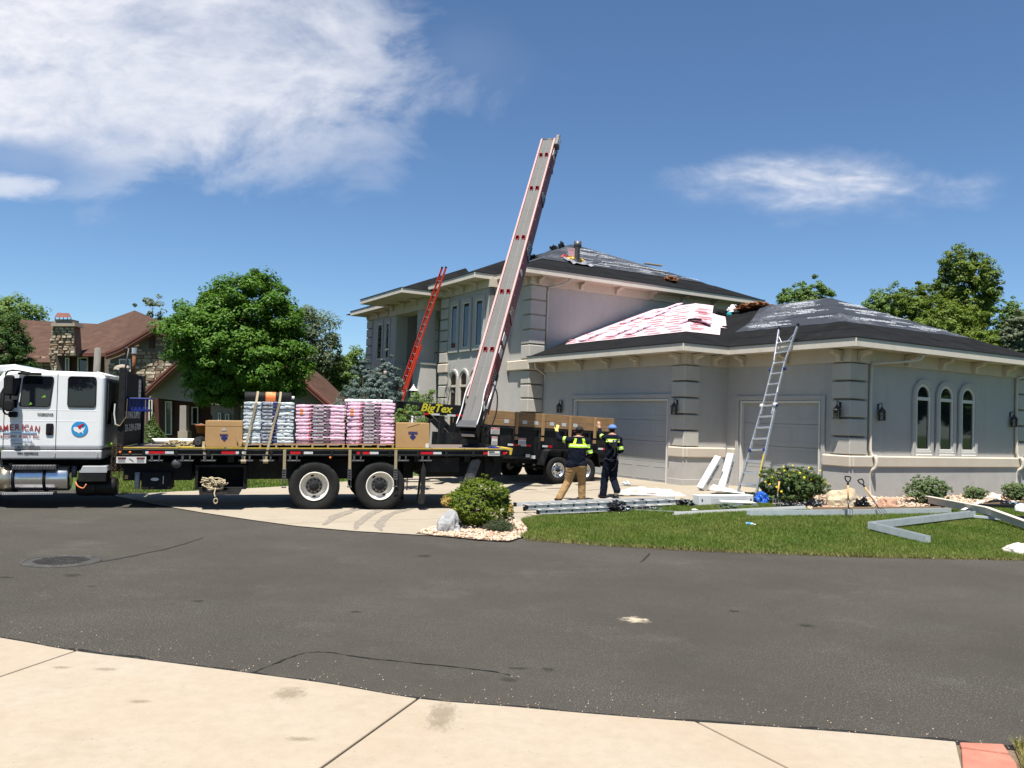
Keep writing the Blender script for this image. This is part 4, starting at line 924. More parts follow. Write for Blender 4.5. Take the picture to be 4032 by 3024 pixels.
# lime vest seen through the glass: its image put on the pane as flat lime patches
MB().prism([(-5.74, 2.245), (-5.66, 2.25), (-5.67, 2.295), (-5.70, 2.285)], .044, .049, fS).build('vest_patch', 'lime_cloth', fw); MB().prism([(-5.95, 2.10), (-5.89, 2.11), (-5.92, 2.16)], .044, .049, fS).build('vest_patch', 'lime_cloth', fw)
for x in (-5.465, -6.37): MB().bx(x - .004, x + .004, .052, .07, 1.25, 2.74).build('door_seam', 'grey_text', TR)
MB().bx(-5.03, -5.02, .052, .06, 1.12, 1.2).build('hinge', 'grey_text', TR)
for x in (-4.72, -5.47): tbox('hinge', x - .012, x + .012, .035, .06, 1.10, 1.19, 'cab_grey', TR, .004)
dh = MB().prism(rrect(-5.64, -5.51, 1.52, 1.75, .03), .040, .066, fS).build('door_handle', 'black_matte', TR, bev=.006)
MB().prism(rrect(-5.60, -5.55, 1.56, 1.71, .02), .030, .045, fS).build('grip', 'black_paint', dh)
for z in (1.79, 2.0): tbox('crease', -6.3, -4.75, .0575, .065, z, z + .012, 'cab_white', TR, .004)
# mirror on arms
mr = MB().tube(smooth_line([Vector((-5.95, .08, 2.72)), Vector((-6.28, -.12, 2.73)), Vector((-6.32, -.14, 2.4)), Vector((-6.32, -.14, 1.96)), Vector((-6.2, .03, 1.92))], 4), .018, 6).build('mirror_arm', 'black_matte', TR, True)
MB().prism(rrect(-6.31, -6.16, 2.27, 2.66, .05), -.20, -.09, fS).build('mirror', 'black_matte', mr, bev=.03, seg=2)
MB().prism(rrect(-6.31, -6.15, 1.97, 2.20, .07), -.20, -.09, fS).build('spot_mirror', 'black_matte', mr, bev=.03, seg=2)
tbox('mirror_bracket', -6.28, -6.13, -.03, .06, 1.86, 1.97, 'black_matte', mr, .02)
tbox('grab_bar', -6.15, -5.74, -.01, .05, 2.675, 2.725, 'black_matte', TR, .02, 2)
# lettering and emblem on the doors
fT = lambda x, z, y=.050: T3(x, y, z) @ RX(90)
W1 = "AMERICAN"
for i, ch in enumerate(W1):
    k = (i - 3.5) / 3.5; text('lettering', ch, .165, 'red_text', TR, fT(-6.075 + (-.335, -.252, -.150, -.055, .035, .095, .185, .285)[i], 1.665 - .028 * k * k, .049) @ RZ(-7 * k), off=.002, width=.078 if ch != 'I' else .02)
tbox('stripe', -6.37, -5.80, .047, .055, 1.555, 1.575, 'pale_blue', TR, 0)
text('lettering', 'ROOFING  SUPPLY  INC.', .075, 'red_text', TR, fT(-6.08, 1.495), off=.0, width=.67)
text('lettering', '4550 E. 52nd Ave.', .055, 'pale_blue', TR, fT(-6.06, 1.42), width=.38)
text('lettering', 'Commerce City, Colo.', .04, 'grey_text', TR, fT(-6.02, 1.36), shear=.3, width=.38)
text('lettering', 'USDOT 0895235', .064, 'grey_text', TR, fT(-5.945, 1.285), width=.42, off=.001)
text('lettering', 'VIN CJ598332', .064, 'grey_text', TR, fT(-5.94, 1.175, .043), width=.37, off=.001)
text('lettering', 'WORKSTAR', .052, 'grey_text', TR, fT(-5.66, 1.925), width=.28, off=.002, shear=.2)
em = MB().prism([(-5.05 + .148 * math.cos(R_(i * 10)), 1.65 + .148 * math.sin(R_(i * 10))) for i in range(36)], .050, .058, fS).build('emblem', 'blue_text', TR)
us = [(-.105, .05), (-.09, .058), (.0, .05), (.025, .035), (.045, .04), (.06, .03), (.085, .055), (.10, .05), (.085, .02), (.075, -.01), (.06, -.035), (.07, -.075), (.055, -.07), (.04, -.045), (.01, -.045), (-.01, -.075), (-.03, -.05), (-.06, -.04), (-.09, -.02), (-.11, .015)]
MB().prism([(-5.05 + x, 1.63 + z) for x, z in us], .0465, .049, fS).build('map_shape', 'cab_white', em)
eg = [(-.045, .06), (-.01, .045), (.01, .06), (.05, .085), (.085, .085), (.04, .045), (.055, .05), (.02, .015), (.03, -.01), (.0, -.02), (-.02, .0), (-.03, .03)]
MB().prism([(-5.05 + x, 1.665 + z) for x, z in eg], .043, .0455, fS).build('bird_shape', 'reflect_red', em)
# fuel tank, steps, battery box, air tanks
tk = MB().lathe([(.0, 0), (.225, .0), (.245, .03), (.245, 1.19), (.225, 1.22), (.0, 1.22)], T3(-6.46, .32, .68) @ RY(90), 28).build('fuel_tank', 'chrome', TR, True); bevel(tk, .01)
MB().lathe([(.246, 0), (.252, 0), (.252, .22), (.246, .22)], T3(-6.46, .32, .68) @ RY(90), 28).build('tank_sleeve', 'chrome_warm', tk, True)
for x in (-6.22, -5.68): MB().lathe([(.247, 0), (.258, 0), (.258, .055), (.247, .055)], T3(x, .32, .68) @ RY(90), 28).build('tank_strap', 'black_matte', tk, True)
MB().lathe([(0, 0), (.05, 0), (.05, .05), (0, .05)], T3(-6.28, .28, .92), 12).build('filler_cap', 'steel_dark', tk)
st = MB(); st.bx(-6.2, -5.44, .04, .3, .86, .95)
for x in range(14): st.bx(-6.18 + x * .053, -6.15 + x * .053, .028, .04, .875, .935)
st.build('tank_step', 'steel_dark', TR, bev=.004)
lst = tbox('running_step', -6.35, -5.46, .0, .28, .385, .43, 'steel_dark', TR, .006)
for i in range(30): MB().bx(-6.33 + i * .029, -6.318 + i * .029, -.004, .0, .39, .425).build('step_tooth', 'alum_flat', lst)
bb = tbox('battery_box', -5.05, -4.55, .06, .55, .62, .83, 'black_matte', TR, .01)
MB().prism([(-5.02, .83), (-4.53, .83), (-4.55, .93), (-4.98, .93)], .08, .55, fS).build('lid', 'cab_grey', bb, bev=.01)
MB().bx(-5.03, -4.54, .055, .065, .80, .845).build('trim', 'cab_grey', bb)
for x in (-4.95, -4.60): MB().lathe([(0, 0), (.15, .0), (.185, .04), (.185, .34), (.15, .38), (0, .38)], T3(x - .19, .45, .50) @ RY(90), 20).build('air_tank', 'black_paint', TR, True)
MB().tube(smooth_line([Vector((-5.1, .1, .62)), Vector((-5.05, .06, .54)), Vector((-4.95, .05, .50)), Vector((-4.9, .06, .58))], 4), .014, 6).build('air_hose', 'orange_hose', TR, True)
MB().lathe([(0, 0), (.05, 0), (.05, .22), (0, .22)], T3(-5.15, .2, .70), 10).build('air_filter', 'steel_dark', TR, True)
# chains hanging between cab and deck
for k in range(5):
    m = MB(); x = -4.44 + .04 * k
    n_ = 16 - 2 * (k % 3)
    for i in range(n_):
        z = 1.35 - i * .042; m.lathe([(.018, -.006), (.024, 0), (.018, .006), (.012, 0), (.018, -.006)], T3(x + random.uniform(-.01, .01), -.01 + .03 * (k % 2), z) @ (RX(90) if i % 2 else RY(90)) @ SCL(1, 1.4, 1), 8)
    m.build('chain', 'chain', TR)
tbox('lime_rag', -4.58, -4.50, .30, .36, 1.30, 1.38, 'lime_cloth', TR, .03, 2)
# deck
dk = tbox('deck_frame', -4.28, 3.60, .012, 2.5, 1.13, 1.262, 'black_paint', TR, .006)
for i in range(10): tbox('deck_board', -4.26, 3.55, .045 + i * .2445, .28 + i * .2445, 1.264, 1.296, 'deck_wood', dk, .003)
m = MB()
x = -4.25
while x < 3.5:
    L_ = random.uniform(.25, 1.1); m.bx(x, min(3.55, x + L_), .0, .040, 1.280, 1.300); x += L_ + random.uniform(.0, .08)
m.build('edge_stripe', 'yellow', dk)
MB().prism([(3.6, 1.15), (3.6, 1.295), (3.75, 1.295), (3.72, 1.15)], .3, 2.4, fS).build('tail_plate', 'yellow', dk)
tbox('side_rail', -4.25, 3.55, -.022, .010, 1.235, 1.262, 'black_paint', dk, .004); tbox('side_rail', -4.25, 3.55, -.022, .010, 1.135, 1.165, 'black_paint', dk, .004)
i = 0; x = -3.9
while x < 3.5:
    tbox('stake_pocket', x, x + .055, -.03, .010, 1.12, 1.272, 'black_paint', dk, .005); x += .605
def tape(x, w, red=True, z=1.2, par=dk): tbox('reflector', x, x + w, -.016, -.004, z - .026, z + .026, 'reflect_red' if red else 'reflect_white', par, 0)
for x in (-3.78, -2.42, -1.08, .27, 1.62, 3.0):
    if x < 2.9: tape(x, .27 if x > -3 else .29); tape(x + .275 if x > -3 else x - .07, .18 if x > -3 else .065, False)
    else: tape(x, .13)
tape(-3.48, .16, False); tape(3.44, .09)
for x, col in ((-4.30, 'amber'), (-4.12, 'amber'), (-.27, 'amber'), (3.52, 'reflect_red')): MB().lathe([(0, .015), (.020, .013), (.024, 0)], T3(x, -.02 if x > -4.2 else -.03, 1.2 if x != -.27 else 1.10) @ RX(90), 14).build('marker_lamp', col, dk, True)
sg = tbox('warning_sign', -4.36, -3.82, -.045, -.03, .99, 1.115, 'sticker', TR, 0)
for x in (-4.335, -3.995): 
    tbox('sign_heading', x, x + .15, -.048, -.044, 1.07, 1.105, 'grey_text', sg, 0); text('lettering', 'DANGER', .032, 'reflect_red', sg, T3(x + .075, -.050, 1.087) @ RX(90), width=.11)
    for z in (1.05, 1.035, 1.02, 1.005): tbox('sign_line', x + .01, x + .14, -.0465, -.0445, z, z + .005, 'grey_text', sg, 0)
MB().tube([(-4.13, -.047, 1.08), (-4.08, -.047, 1.05), (-4.05, -.047, 1.02)], .006, 5).build('sign_line', 'grey_text', sg)
sg2 = tbox('warning_sign', 3.10, 3.40, -.03, -.018, 1.145, 1.245, 'sticker', TR, 0)
tbox('sign_heading', 3.12, 3.25, -.032, -.029, 1.21, 1.24, 'grey_text', sg2, 0)
for z in (1.19, 1.175, 1.16): tbox('sign_line', 3.12, 3.36, -.0315, -.0295, z, z + .006, 'grey_text', sg2, 0)
for x in (-3.72, -3.15, -2.73, -2.01, -1.60, -1.08, .22, 1.17, 1.66):
    w = MB(); w.bx(x - .02, x + .02, -.03, .04, 1.02, 1.14); w.bx(x + .12, x + .15, -.03, .04, 1.02, 1.14); w.tube([(x - .05, -.005, 1.035), (x + .19, -.005, 1.035)], .016, 8); w.tube([(x - .07, -.005, 1.02), (x - .07, -.005, 1.06)], .008, 6); w.tube([(x + .19, -.01, 1.015), (x + .21, -.01, 1.06)], .007, 6); w.build('strap_winch', 'steel_dark', TR)
# headboard
hb = tbox('headboard', -4.36, -4.30, .05, 2.45, 1.30, 2.28, 'black_matte', TR, .006)
tbox('headboard_post', -4.37, -4.25, .02, .14, 1.27, 2.86, 'black_matte', hb, .006); tbox('headboard_post', -4.37, -4.25, 2.36, 2.48, 1.27, 2.80, 'black_matte', hb, .006)
tbox('headboard_panel', -4.345, -4.315, .16, 2.35, 2.29, 2.80, 'black_matte', hb, .006)
tbox('notice_strip', -4.313, -4.309, .20, .50, 2.30, 2.80, 'sticker', hb, 0); tbox('notice_strip', -4.313, -4.309, 1.95, 2.25, 2.30, 2.70, 'sticker', hb, 0)
for z in (2.34, 2.44, 2.54, 2.64, 2.72): tbox('notice_line', -4.308, -4.306, .23, .47, z, z + .04, 'box_print', hb, 0); tbox('notice_line', -4.308, -4.306, 1.98, 2.22, z - .05, z - .01, 'box_print', hb, 0)
fH = lambda y, z: T3(-4.296, y, z) @ RZ(90) @ RX(90)
text('lettering', 'ROOFING SUPPLY', .20, 'white_text', hb, fH(1.20, 1.92), width=1.95, off=.004)
text('lettering', '303-339-5700', .20, 'white_text', hb, fH(1.20, 1.66), width=2.1, off=.004)
MB().tube([(-4.28, .1, 2.8), (-4.22, .1, 3.25), (-4.30, .1, 3.26)], .018, 6).build('control_post', 'steel_dark', hb, True)
MB().lathe([(0, 0), (.035, 0), (.035, .42), (0, .42)], T3(-4.3, 1.2, 2.8), 10).build('exhaust_pipe', 'rust', hb, True); MB().lathe([(0, 0), (.05, 0), (.05, .12), (0, .12)], T3(-4.3, 1.2, 3.22), 10).build('exhaust_tip', 'alum', hb)
tbox('hydraulic_tank', -4.52, -4.38, .9, 1.5, 1.35, 2.85, 'black_matte', hb, .02)
MB().tube([(-4.2, .0, 2.25), (-4.21, -.005, 1.9), (-4.32, -.005, 1.72), (-4.40, .0, 1.74)], .02, 6, flat=.3).build('loose_strap', 'strap', hb)
MB().tube([(-4.40, -.01, 1.74), (-4.43, -.01, 1.95), (-4.42, -.01, 2.15)], .014, 6).build('loose_strap', 'lamp_white', hb)
# chassis
ch = MB()
for y in (.75, 1.62): ch.bx(-8.4, 3.3, y, y + .1, .78, 1.10)
for x in (-3.2, -2.3, -1.3, .1, 1.5, 2.6, 3.25): ch.bx(x, x + .12, .05, 2.45, 1.0, 1.13)
ch.build('chassis', 'chassis', TR)
tbox('under_body', -4.3, -3.0, .35, 2.1, .62, 1.0, 'chassis', TR); tbox('under_body', -1.95, 1.55, .55, 2.0, .62, 1.05, 'chassis', TR); tbox('under_body', -3.0, -1.9, .9, 2.0, .66, 1.0, 'chassis', TR)
tb = tbox('tool_box', -3.93, -3.38, .18, .75, .45, .80, 'black_matte', TR, .01); tbox('latch', -3.53, -3.515, .165, .182, .56, .72, 'alum', tb, .002)
MB().prism([(-3.68 + .075 * math.cos(R_(i * 20)), .655 + .032 * math.sin(R_(i * 20))) for i in range(18)], .17, .178, fS).build('oval_badge', 'sticker', tb)
MB().lathe([(0, 0), (.055, 0), (.055, .34), (0, .34)], T3(-4.02, .3, .45), 10).build('canister', 'cab_grey', TR, True)
tbox('orange_tag', -4.24, -4.18, .2, .22, .66, .74, 'cardboard_edge', TR)
MB().lathe([(0, 0), (.1, .0), (.1, .16), (.07, .2), (0, .2)], T3(-3.27, .2, .98) @ RX(90), 14).build('horn', 'steel_dark', TR, True)
# open rope locker under the deck
lk = MB(); lk.bx(-2.92, -1.93, .55, .6, .45, .95); lk.bx(-2.92, -2.86, .08, .55, .45, .95); lk.bx(-1.99, -1.93, .08, .55, .45, .95); lk.bx(-2.86, -1.99, .08, .55, .45, .49); lk.bx(-2.86, -1.99, .08, .55, .90, .95)
lk = lk.build('rope_locker', 'black_matte', TR, bev=.006)
MB().add([(-2.84, .08, .47), (-2.0, .08, .47), (-2.05, -.22, .37), (-2.80, -.22, .37)], [(0, 1, 2, 3)]).build('locker_door', 'black_paint', lk)
# wheels
def truck_wheel(M, par, dual=True, r=.52, white=True, name='wheel'):
    w = MB(); k = r / .52; W = .27
    prof = [(.295, -W), (.33, -W), (.48, -W + .01), (.515, -W + .05), (.52, -W + .10)] + [(.52 - (.008 if i % 2 else 0), -W + .10 + .01 * i) for i in range(1, 8)] + [(.52, -.08), (.515, -.03), (.495, -.005), (.44, .004), (.37, .0), (.33, -.015), (.30, -.02), (.295, -.04)]
    tyre = MB().lathe([(a * k, b) for a, b in prof], None, 48).build(name, 'rubber', par, True, M=M)
    tr_ = MB()
    for i in range(72): a = 2 * math.pi * i / 72; tr_.box((.512 * k, 0, -.055), (.018, .028, .07), 0, Matrix.Rotation(a, 4, 'Z'))
    tr_.build('tread', 'rubber', tyre)
    if dual: MB().lathe([(a * k, b - .33) for a, b in prof], None, 40).build('inner_tyre', 'rubber', tyre, True)
    rim = MB().lathe([(.298, -.035), (.300, -.010), (.288, -.004), (.278, -.015), (.268, -.06), (.262, -.13), (.235, -.165), (.19, -.172), (.165, -.160), (.165, -.150), (.0, -.150)], None, 40).build('rim', 'rim_white', tyre, True)
    MB().lathe([(0, -.02), (.06, -.02), (.075, -.03), (.095, -.05), (.105, -.06), (.105, -.16)], None, 24).build('hub', 'black_matte', tyre, True)
    MB().lathe([(.165, -.145), (.175, -.150), (.110, -.1449), (.105, -.1449)], None, 30).build('hub_plate', 'rim_hub', tyre, True)
    for i in range(10):
        a = 2 * math.pi * i / 10 + .2; MB().lathe([(0, .03), (.016, .03), (.019, 0), (.019, -.02)], T3(.137 * math.cos(a), .137 * math.sin(a), -.140), 6).build('lug_nut', 'black_matte', tyre)
    for a in (1.75, 4.75):
        MB().lathe([(0, 0), (.036, 0)], T3(.218 * math.cos(a), .218 * math.sin(a), -.160) @ Matrix.Rotation(a, 4, 'Z') @ SCL(.55, 1, 1), 14).build('hand_hole', 'black_matte', tyre)
    return tyre
for x, rot in ((-.58, 0), (.78, 25)):
    truck_wheel(T3(x, .02, .50) @ RX(90) @ RZ(rot), TR); truck_wheel(T3(x, 2.48, .50) @ RX(-90) @ RZ(rot), TR)
for y, s in ((.05, 90), (2.4, -90)): truck_wheel(T3(-7.55, y, .50) @ RX(s), TR, False, .51)
for x in (-.58, .78): tbox('axle', x - .07, x + .07, .4, 2.1, .43, .57, 'chassis', TR, .03)
# hanging ratchets with short strap tails, mudflaps, tail gear
for x in (-1.19, .13, 1.09):
    s_ = MB().bx(x - .03, x + .03, -.042, -.036, .86, 1.27).build('strap_tail', 'strap', TR)
    r_ = MB(); r_.bx(x - .04, x - .025, -.06, -.02, .62, .88); r_.bx(x + .025, x + .04, -.06, -.02, .62, .88)
    for z in (.65, .70, .75, .80, .85): r_.bx(x - .028, x + .028, -.055, -.03, z - .012, z + .012)
    r_.bx(x - .05, x + .05, -.05, -.04, .48, .505); r_.bx(x - .035, x - .025, -.05, -.04, .5, .64); r_.bx(x + .025, x + .035, -.05, -.04, .5, .64)
    r_.build('ratchet', 'steel_dark', s_, bev=.002)
m = MB(); P = [(1.62, 1.0), (1.66, .8), (1.63, .5), (1.60, .13)]
for i in range(3): m.add([(P[i][0], -.02, P[i][1]), (P[i][0] + .03, .5, P[i][1]), (P[i + 1][0] + .03, .5, P[i + 1][1]), (P[i + 1][0], -.02, P[i + 1][1])], [(0, 1, 2, 3)])
m.build('mudflap', 'rubber', TR); m = MB(); m.bx(1.30, 1.32, .3, .85, .16, 1.0); m.build('mudflap', 'rubber', TR)
m = MB(); m.bx(1.595, 1.70, -.05, -.03, .12, 1.0, 0, T3(0, 0, 0)); 
MB().prism([(1.60, .10), (1.72, .13), (1.74, .85), (1.68, 1.02), (1.63, .8), (1.64, .5)], -.035, -.022, fS).build('mudflap', 'rubber', TR)
tbox('under_body', 1.75, 3.5, .35, 2.2, .66, 1.12, 'chassis', TR); tbox('under_body', 1.75, 2.5, .15, 2.3, .78, 1.1, 'chassis', TR)
og = MB().prism([(2.42, .10), (2.62, .06), (2.98, 1.02), (2.92, 1.07), (2.76, 1.05)], .10, .28, fS).build('stabiliser_leg', 'steel_dark', TR, bev=.01)
tbox('foot', 2.36, 2.68, .05, .33, .045, .08, 'chassis', og)
MB().prism([(3.1, 1.13), (3.55, 1.13), (3.35, .78), (3.15, .5), (3.1, .5)], .3, 2.3, fS).build('rear_bumper', 'chassis', TR)
for x in (3.0, 3.32): MB().tube([(x, .15, 1.1), (x - .1, .12, .8), (x - .25, .15, .45)], .015, 6).build('hydraulic_line', 'black_matte', TR, True)

# ------------------------------------------------------------------ rooftop conveyor standing on the deck
A0 = at(1852, 1640, 18.95); A1 = at(2160, 548, 25.2); bd = (A1 - A0).normalized(); bh_ = Vector((bd.x, bd.y, 0)).normalized(); br = Vector((bh_.y, -bh_.x, 0)); bu = br.cross(bd).normalized()
BM = Matrix(((bd.x, -br.x, bu.x, A0.x), (bd.y, -br.y, bu.y, A0.y), (bd.z, -br.z, bu.z, A0.z), (0, 0, 0, 1))); BL = (A1 - A0).length
CV = thing('conveyor', 'tall red and grey belt conveyor rising from the truck tail towards the roof', 'conveyor', BM)
def cbox(name, x0, x1, y0, y1, z0, z1, mat, par=None, bev=.004): return MB().bx(x0, x1, y0, y1, z0, z1).build(name, mat, par or CV, bev=bev)
HWD = .225
bt = cbox('belt', .0, BL, -.175, .175, -.02, .0, 'belt'); cbox('belt_seam', .02, BL - .02, -.008, .008, .001, .004, 'belt_seam', bt, 0)
for s in (-1, 1): cbox('belt_edge', .02, BL - .02, s * .165 - .008, s * .165 + .008, .001, .003, 'belt_seam', bt, 0)
for i in range(22): cbox('belt_patch', BL * i / 22, BL * i / 22 + .01, -.17, .17, .0006, .0016, 'belt_seam' if i % 4 == 0 else 'belt', bt, 0)
for s in (-1, 1):
    rl = cbox('side_rail', .55, BL - .02, s * .20 - .025, s * .20 + .025, -.02, .05, 'boom_edge', None, .008)
    cbox('side_channel', .55, BL - .05, s * .215 - .012, s * .215 + .014, -.43, -.021, 'boom_side')
    for i in range(16): MB().lathe([(0, .006), (.010, .006), (.012, 0)], T3(1.0 + i * .6, s * .23, -.08) @ RX(90 if s < 0 else -90), 8).build('bolt', 'alum_flat', rl)
for x in (2.05, 4.05, 6.15, 8.3, 9.9):
    for y in (-.085, .085):
        c = MB(); c.bx(x, x + .02, y - .045, y + .045, .0, .085); c.bx(x - .07, x, y - .045, y - .032, .0, .06); c.bx(x - .07, x, y + .032, y + .045, .0, .06); c.bx(x - .07, x, y - .045, y + .045, 0, .012); c.build('cleat', 'cleat_red', CV, bev=.004)
# feed lip at the foot, cranked upwards
lp = MB().add([(-.1, -.22, .0), (-.1, .22, .0), (-.36, .24, .11), (-.36, -.24, .11), (-.1, -.22, -.05), (-.1, .22, -.05), (-.38, .24, .07), (-.38, -.24, .07)], [(0, 1, 2, 3), (7, 6, 5, 4), (0, 4, 5, 1), (1, 5, 6, 2), (2, 6, 7, 3), (3, 7, 4, 0)]).build('feed_lip', 'lip_grey', CV, bev=.02, seg=2)
cbox('feed_bed', -.12, .6, -.19, .19, -.06, .004, 'belt')
for s in (-1, 1): MB().tube(smooth_line([Vector((-.30, s * .24, .09)), Vector((.15, s * .235, .05)), Vector((.6, s * .225, .12)), Vector((.95, s * .21, .06))], 4), .015, 6).build('guide_rail', 'alum_flat', CV, True)
cbox('badge', -.42, -.40, -.15, .15, -.20, -.12, 'sticker', lp, 0); cbox('foot_box', -.38, .25, -.2, .2, -.34, -.06, 'black_paint', None, .01)
cbox('side_plate', .4, 1.6, -.245, -.232, -.44, -.03, 'boom_side', None)
for x0, x1, mt in ((1.2, 1.5, 'black_paint'), (3.35, 3.6, 'black_paint'), (5.7, 6.1, 'black_paint'), (8.05, 8.25, 'black_paint')):
    p_ = MB().prism([(x0 - .1, -.43), (x1 + .1, -.43), (x1, -.08), (x0, -.08)], -.246, -.23, lambda u, v, t: (u, t, v)).build('splice_plate', mt, CV)
    for i in range(5):
        for j in range(2): MB().lathe([(0, .004), (.008, .004), (.009, 0)], T3(x0 + (x1 - x0) * i / 4, -.246, -.13 - .1 * j) @ RX(90), 6).build('bolt', 'alum_flat', p_)
for x0, L_ in ((2.0, .25), (2.4, .3), (10.0, .35)): cbox('sticker', x0, min(x0 + L_, BL - .2), -.2435, -.232, -.27, -.06, 'sticker', None, 0)
MB().lathe([(0, .004), (.09, .004), (.09, 0)], T3(4.9, -.232, -.14) @ RX(90), 20).build('round_badge', 'sticker', CV)
cbox('under_truss', .9, 3.6, -.16, .16, -.56, -.44, 'black_matte'); cbox('under_truss', 3.6, 6.0, -.13, .13, -.52, -.44, 'black_matte')
MB().lathe([(0, -.21), (.07, -.21), (.07, .21), (0, .21)], T3(BL, 0, -.055) @ RX(90), 16).build('head_roller', 'belt', CV, True)
mo = cbox('head_motor', BL - .42, BL + .08, -.37, -.24, -.14, .10, 'steel_dark', None, .02); cbox('motor_cover', BL - .36, BL + .02, -.384, -.370, -.10, .06, 'alum', mo, .01)
MB().tube([(BL - .5, -.26, -.2), (BL - .8, -.28, -.28), (BL - 1.15, -.28, -.25), (BL - 1.3, -.27, -.35)], .016, 6).build('cable', 'black_matte', CV, True)
MB().tube(smooth_line([Vector((1.1, -.27, -.15)), Vector((.8, -.42, -.22)), Vector((.3, -.45, -.35)), Vector((-.2, -.30, -.5))], 5), .017, 6).build('hydraulic_hose', 'black_matte', CV, True)
MB().tube([(.25, -.28, -.12), (1.2, -.29, -.2)], .03, 8).build('hydraulic_ram', 'alum', CV, True); MB().tube([(-.2, -.29, -.1), (.3, -.28, -.12)], .04, 8).build('ram_body', 'black_paint', CV, True)
# pedestal (in boom frame it stands upright)
inv = BM.inverted(); base_w = Vector((A0.x + .12, A0.y + .28, 0)); tz = (TM @ Vector((2.9, 1.0, 1.296))).z
pd = MB(); pw = [Vector((base_w.x + a * br.x * .14 + b * bh_.x * .14, base_w.y + a * br.y * .14 + b * bh_.y * .14, z)) for z in (tz, A0.z + .15) for a, b in ((-1, -1), (1, -1), (1, 1), (-1, 1))]
pd.add([inv @ v for v in pw], [(3, 2, 1, 0), (4, 5, 6, 7), (0, 1, 5, 4), (1, 2, 6, 5), (2, 3, 7, 6), (3, 0, 4, 7)]); pd.build('pedestal', 'black_paint', CV, bev=.01)
tt = MB().lathe([(0, 0), (.30, 0), (.30, .05), (.22, .07), (0, .07)], None, 24).build('turntable', 'black_paint', CV, True, M=inv @ Matrix.Translation((base_w.x, base_w.y, tz)))
for s in (-1, 1): MB().beam(inv @ Vector((base_w.x + s * .17 * br.x, base_w.y + s * .17 * br.y, tz + .1)), inv @ Vector((A0.x + s * .2 * br.x + .05, A0.y + s * .2 * br.y + .3, A0.z + .3)), .04, .12).build('yoke', 'black_paint', CV)
# ------------------------------------------------------------------ cargo on the deck
ORD = ['lowest', 'second lowest', 'third lowest', 'fourth lowest', 'fifth lowest', 'sixth lowest', 'seventh lowest', 'eighth lowest', 'ninth lowest', 'tenth lowest', 'eleventh lowest', 'twelfth lowest', 'topmost']
def bundle_mesh(name, mat, seed, L=1.0, Wd=.34, H=.073, crumple=.007, bend=0.0):
    rs = np.random.RandomState(seed); ring = []
    for cx, cz, a in ((Wd / 2 - .018, H / 2 - .018, 0), (-Wd / 2 + .018, H / 2 - .018, 90), (-Wd / 2 + .018, -H / 2 + .018, 180), (Wd / 2 - .018, -H / 2 + .018, 270)):
        for q in (0, 45, 90): ring.append((cx + .018 * math.cos(R_(a + q)), cz + .018 * math.sin(R_(a + q))))
    mb = MB(); n = 44; k = len(ring); ph = rs.rand(6) * 20
    for i in range(n + 1):
        x = -L / 2 + L * i / n; e = min(i, n - i) / 3.0; pin = 1 if e >= 1 else .72 + .28 * e
        for j, (y, z) in enumerate(ring):
            d = crumple * (mnoise.noise((x * 16 + ph[0], j * 1.3, ph[1])) + .7 * mnoise.noise((x * 40 + ph[2], j * 2.1, ph[3])))
            sag = -abs(bend) * (2 * x / L) ** 2 if bend else 0
            mb.v.append((x + rs.normal(0, .002), y * (1 + d / .17), z * pin * (1 + d / .036) + .003 * mnoise.noise((x * 6 + ph[4], 0, 0)) + sag))
    for i in range(n):
        for j in range(k): mb.f.append((i * k + j, i * k + (j + 1) % k, (i + 1) * k + (j + 1) % k, (i + 1) * k + j)); mb.m.append(0)
    mb.f += [tuple(range(k)), tuple(range(n * k, n * k + k))]; mb.m += [0, 0]
    return mb.mesh(name, mat, True)
BP = [bundle_mesh('wrapper', 'wrap_pink', 10 + i) for i in range(4)]; BBL = [bundle_mesh('wrapper', 'wrap_blue', 30 + i, crumple=.011) for i in range(4)]; BW = [bundle_mesh('wrapper', 'wrap_white', 60)]
def strip_mesh(name, mat, x0, x1, Wd, H, y=None, amp=.004, sd=0):       # printed band that follows the wrapper's face
    mb = MB(); n = 10; yy = -Wd / 2 - .007
    P = [(yy + .016, H / 2 + .003), (yy, H / 2 - .014), (yy - .003, 0), (yy, -H / 2 + .012)]
    for i in range(n + 1):
        x = x0 + (x1 - x0) * i / n
        for a, b in P: mb.v.append((x, a + amp * mnoise.noise((x * 20 + sd, b * 40, 1)), b))
    for i in range(n):
        for j in range(3): mb.f.append((i * 4 + j, (i + 1) * 4 + j, (i + 1) * 4 + j + 1, i * 4 + j + 1)); mb.m.append(0)
    return mb.mesh(name, mat, True)
LBK = strip_mesh('label_band', 'label_black', -.20, .20, .34, .052); LRD = strip_mesh('label_patch', 'label_red', -.245, -.205, .34, .048, sd=3); LOR = strip_mesh('label_patch', 'label_orange', -.43, -.36, .34, .06, sd=5)
LNV = strip_mesh('label_band', 'label_navy', -.16, .17, .34, .06); LNV2 = strip_mesh('label_band', 'label_navy', .05, .17, .34, .06, sd=2)
def bundle(M, meshes, label, group, style, txt=True, orange=False):
    b = obj('shingle_bundle', random.choice(meshes)); b.matrix_world = M; tag(b, label, 'shingle bundle', group)
    if style == 'pink':
        obj('label_band', LBK, b); obj('label_patch', LRD, b)
        if orange: obj('label_patch', LOR, b)
        if txt: text('lettering', 'DURATION', .044, 'bold_white', b, T3(-.045, -.185, 0) @ RX(90), off=.0015, width=.21, shear=.15)
        text('lettering', 'Shingles', .02, 'bold_white', b, T3(.14, -.184, .008) @ RX(90))
    elif style == 'blue':
        obj('label_band', LNV if random.random() < .8 else LNV2, b)
        if txt: text('lettering', 'HERITAGE', .040, 'reflect_white', b, T3(-.03, -.186, 0) @ RX(90), off=.002, width=.2)
    return b
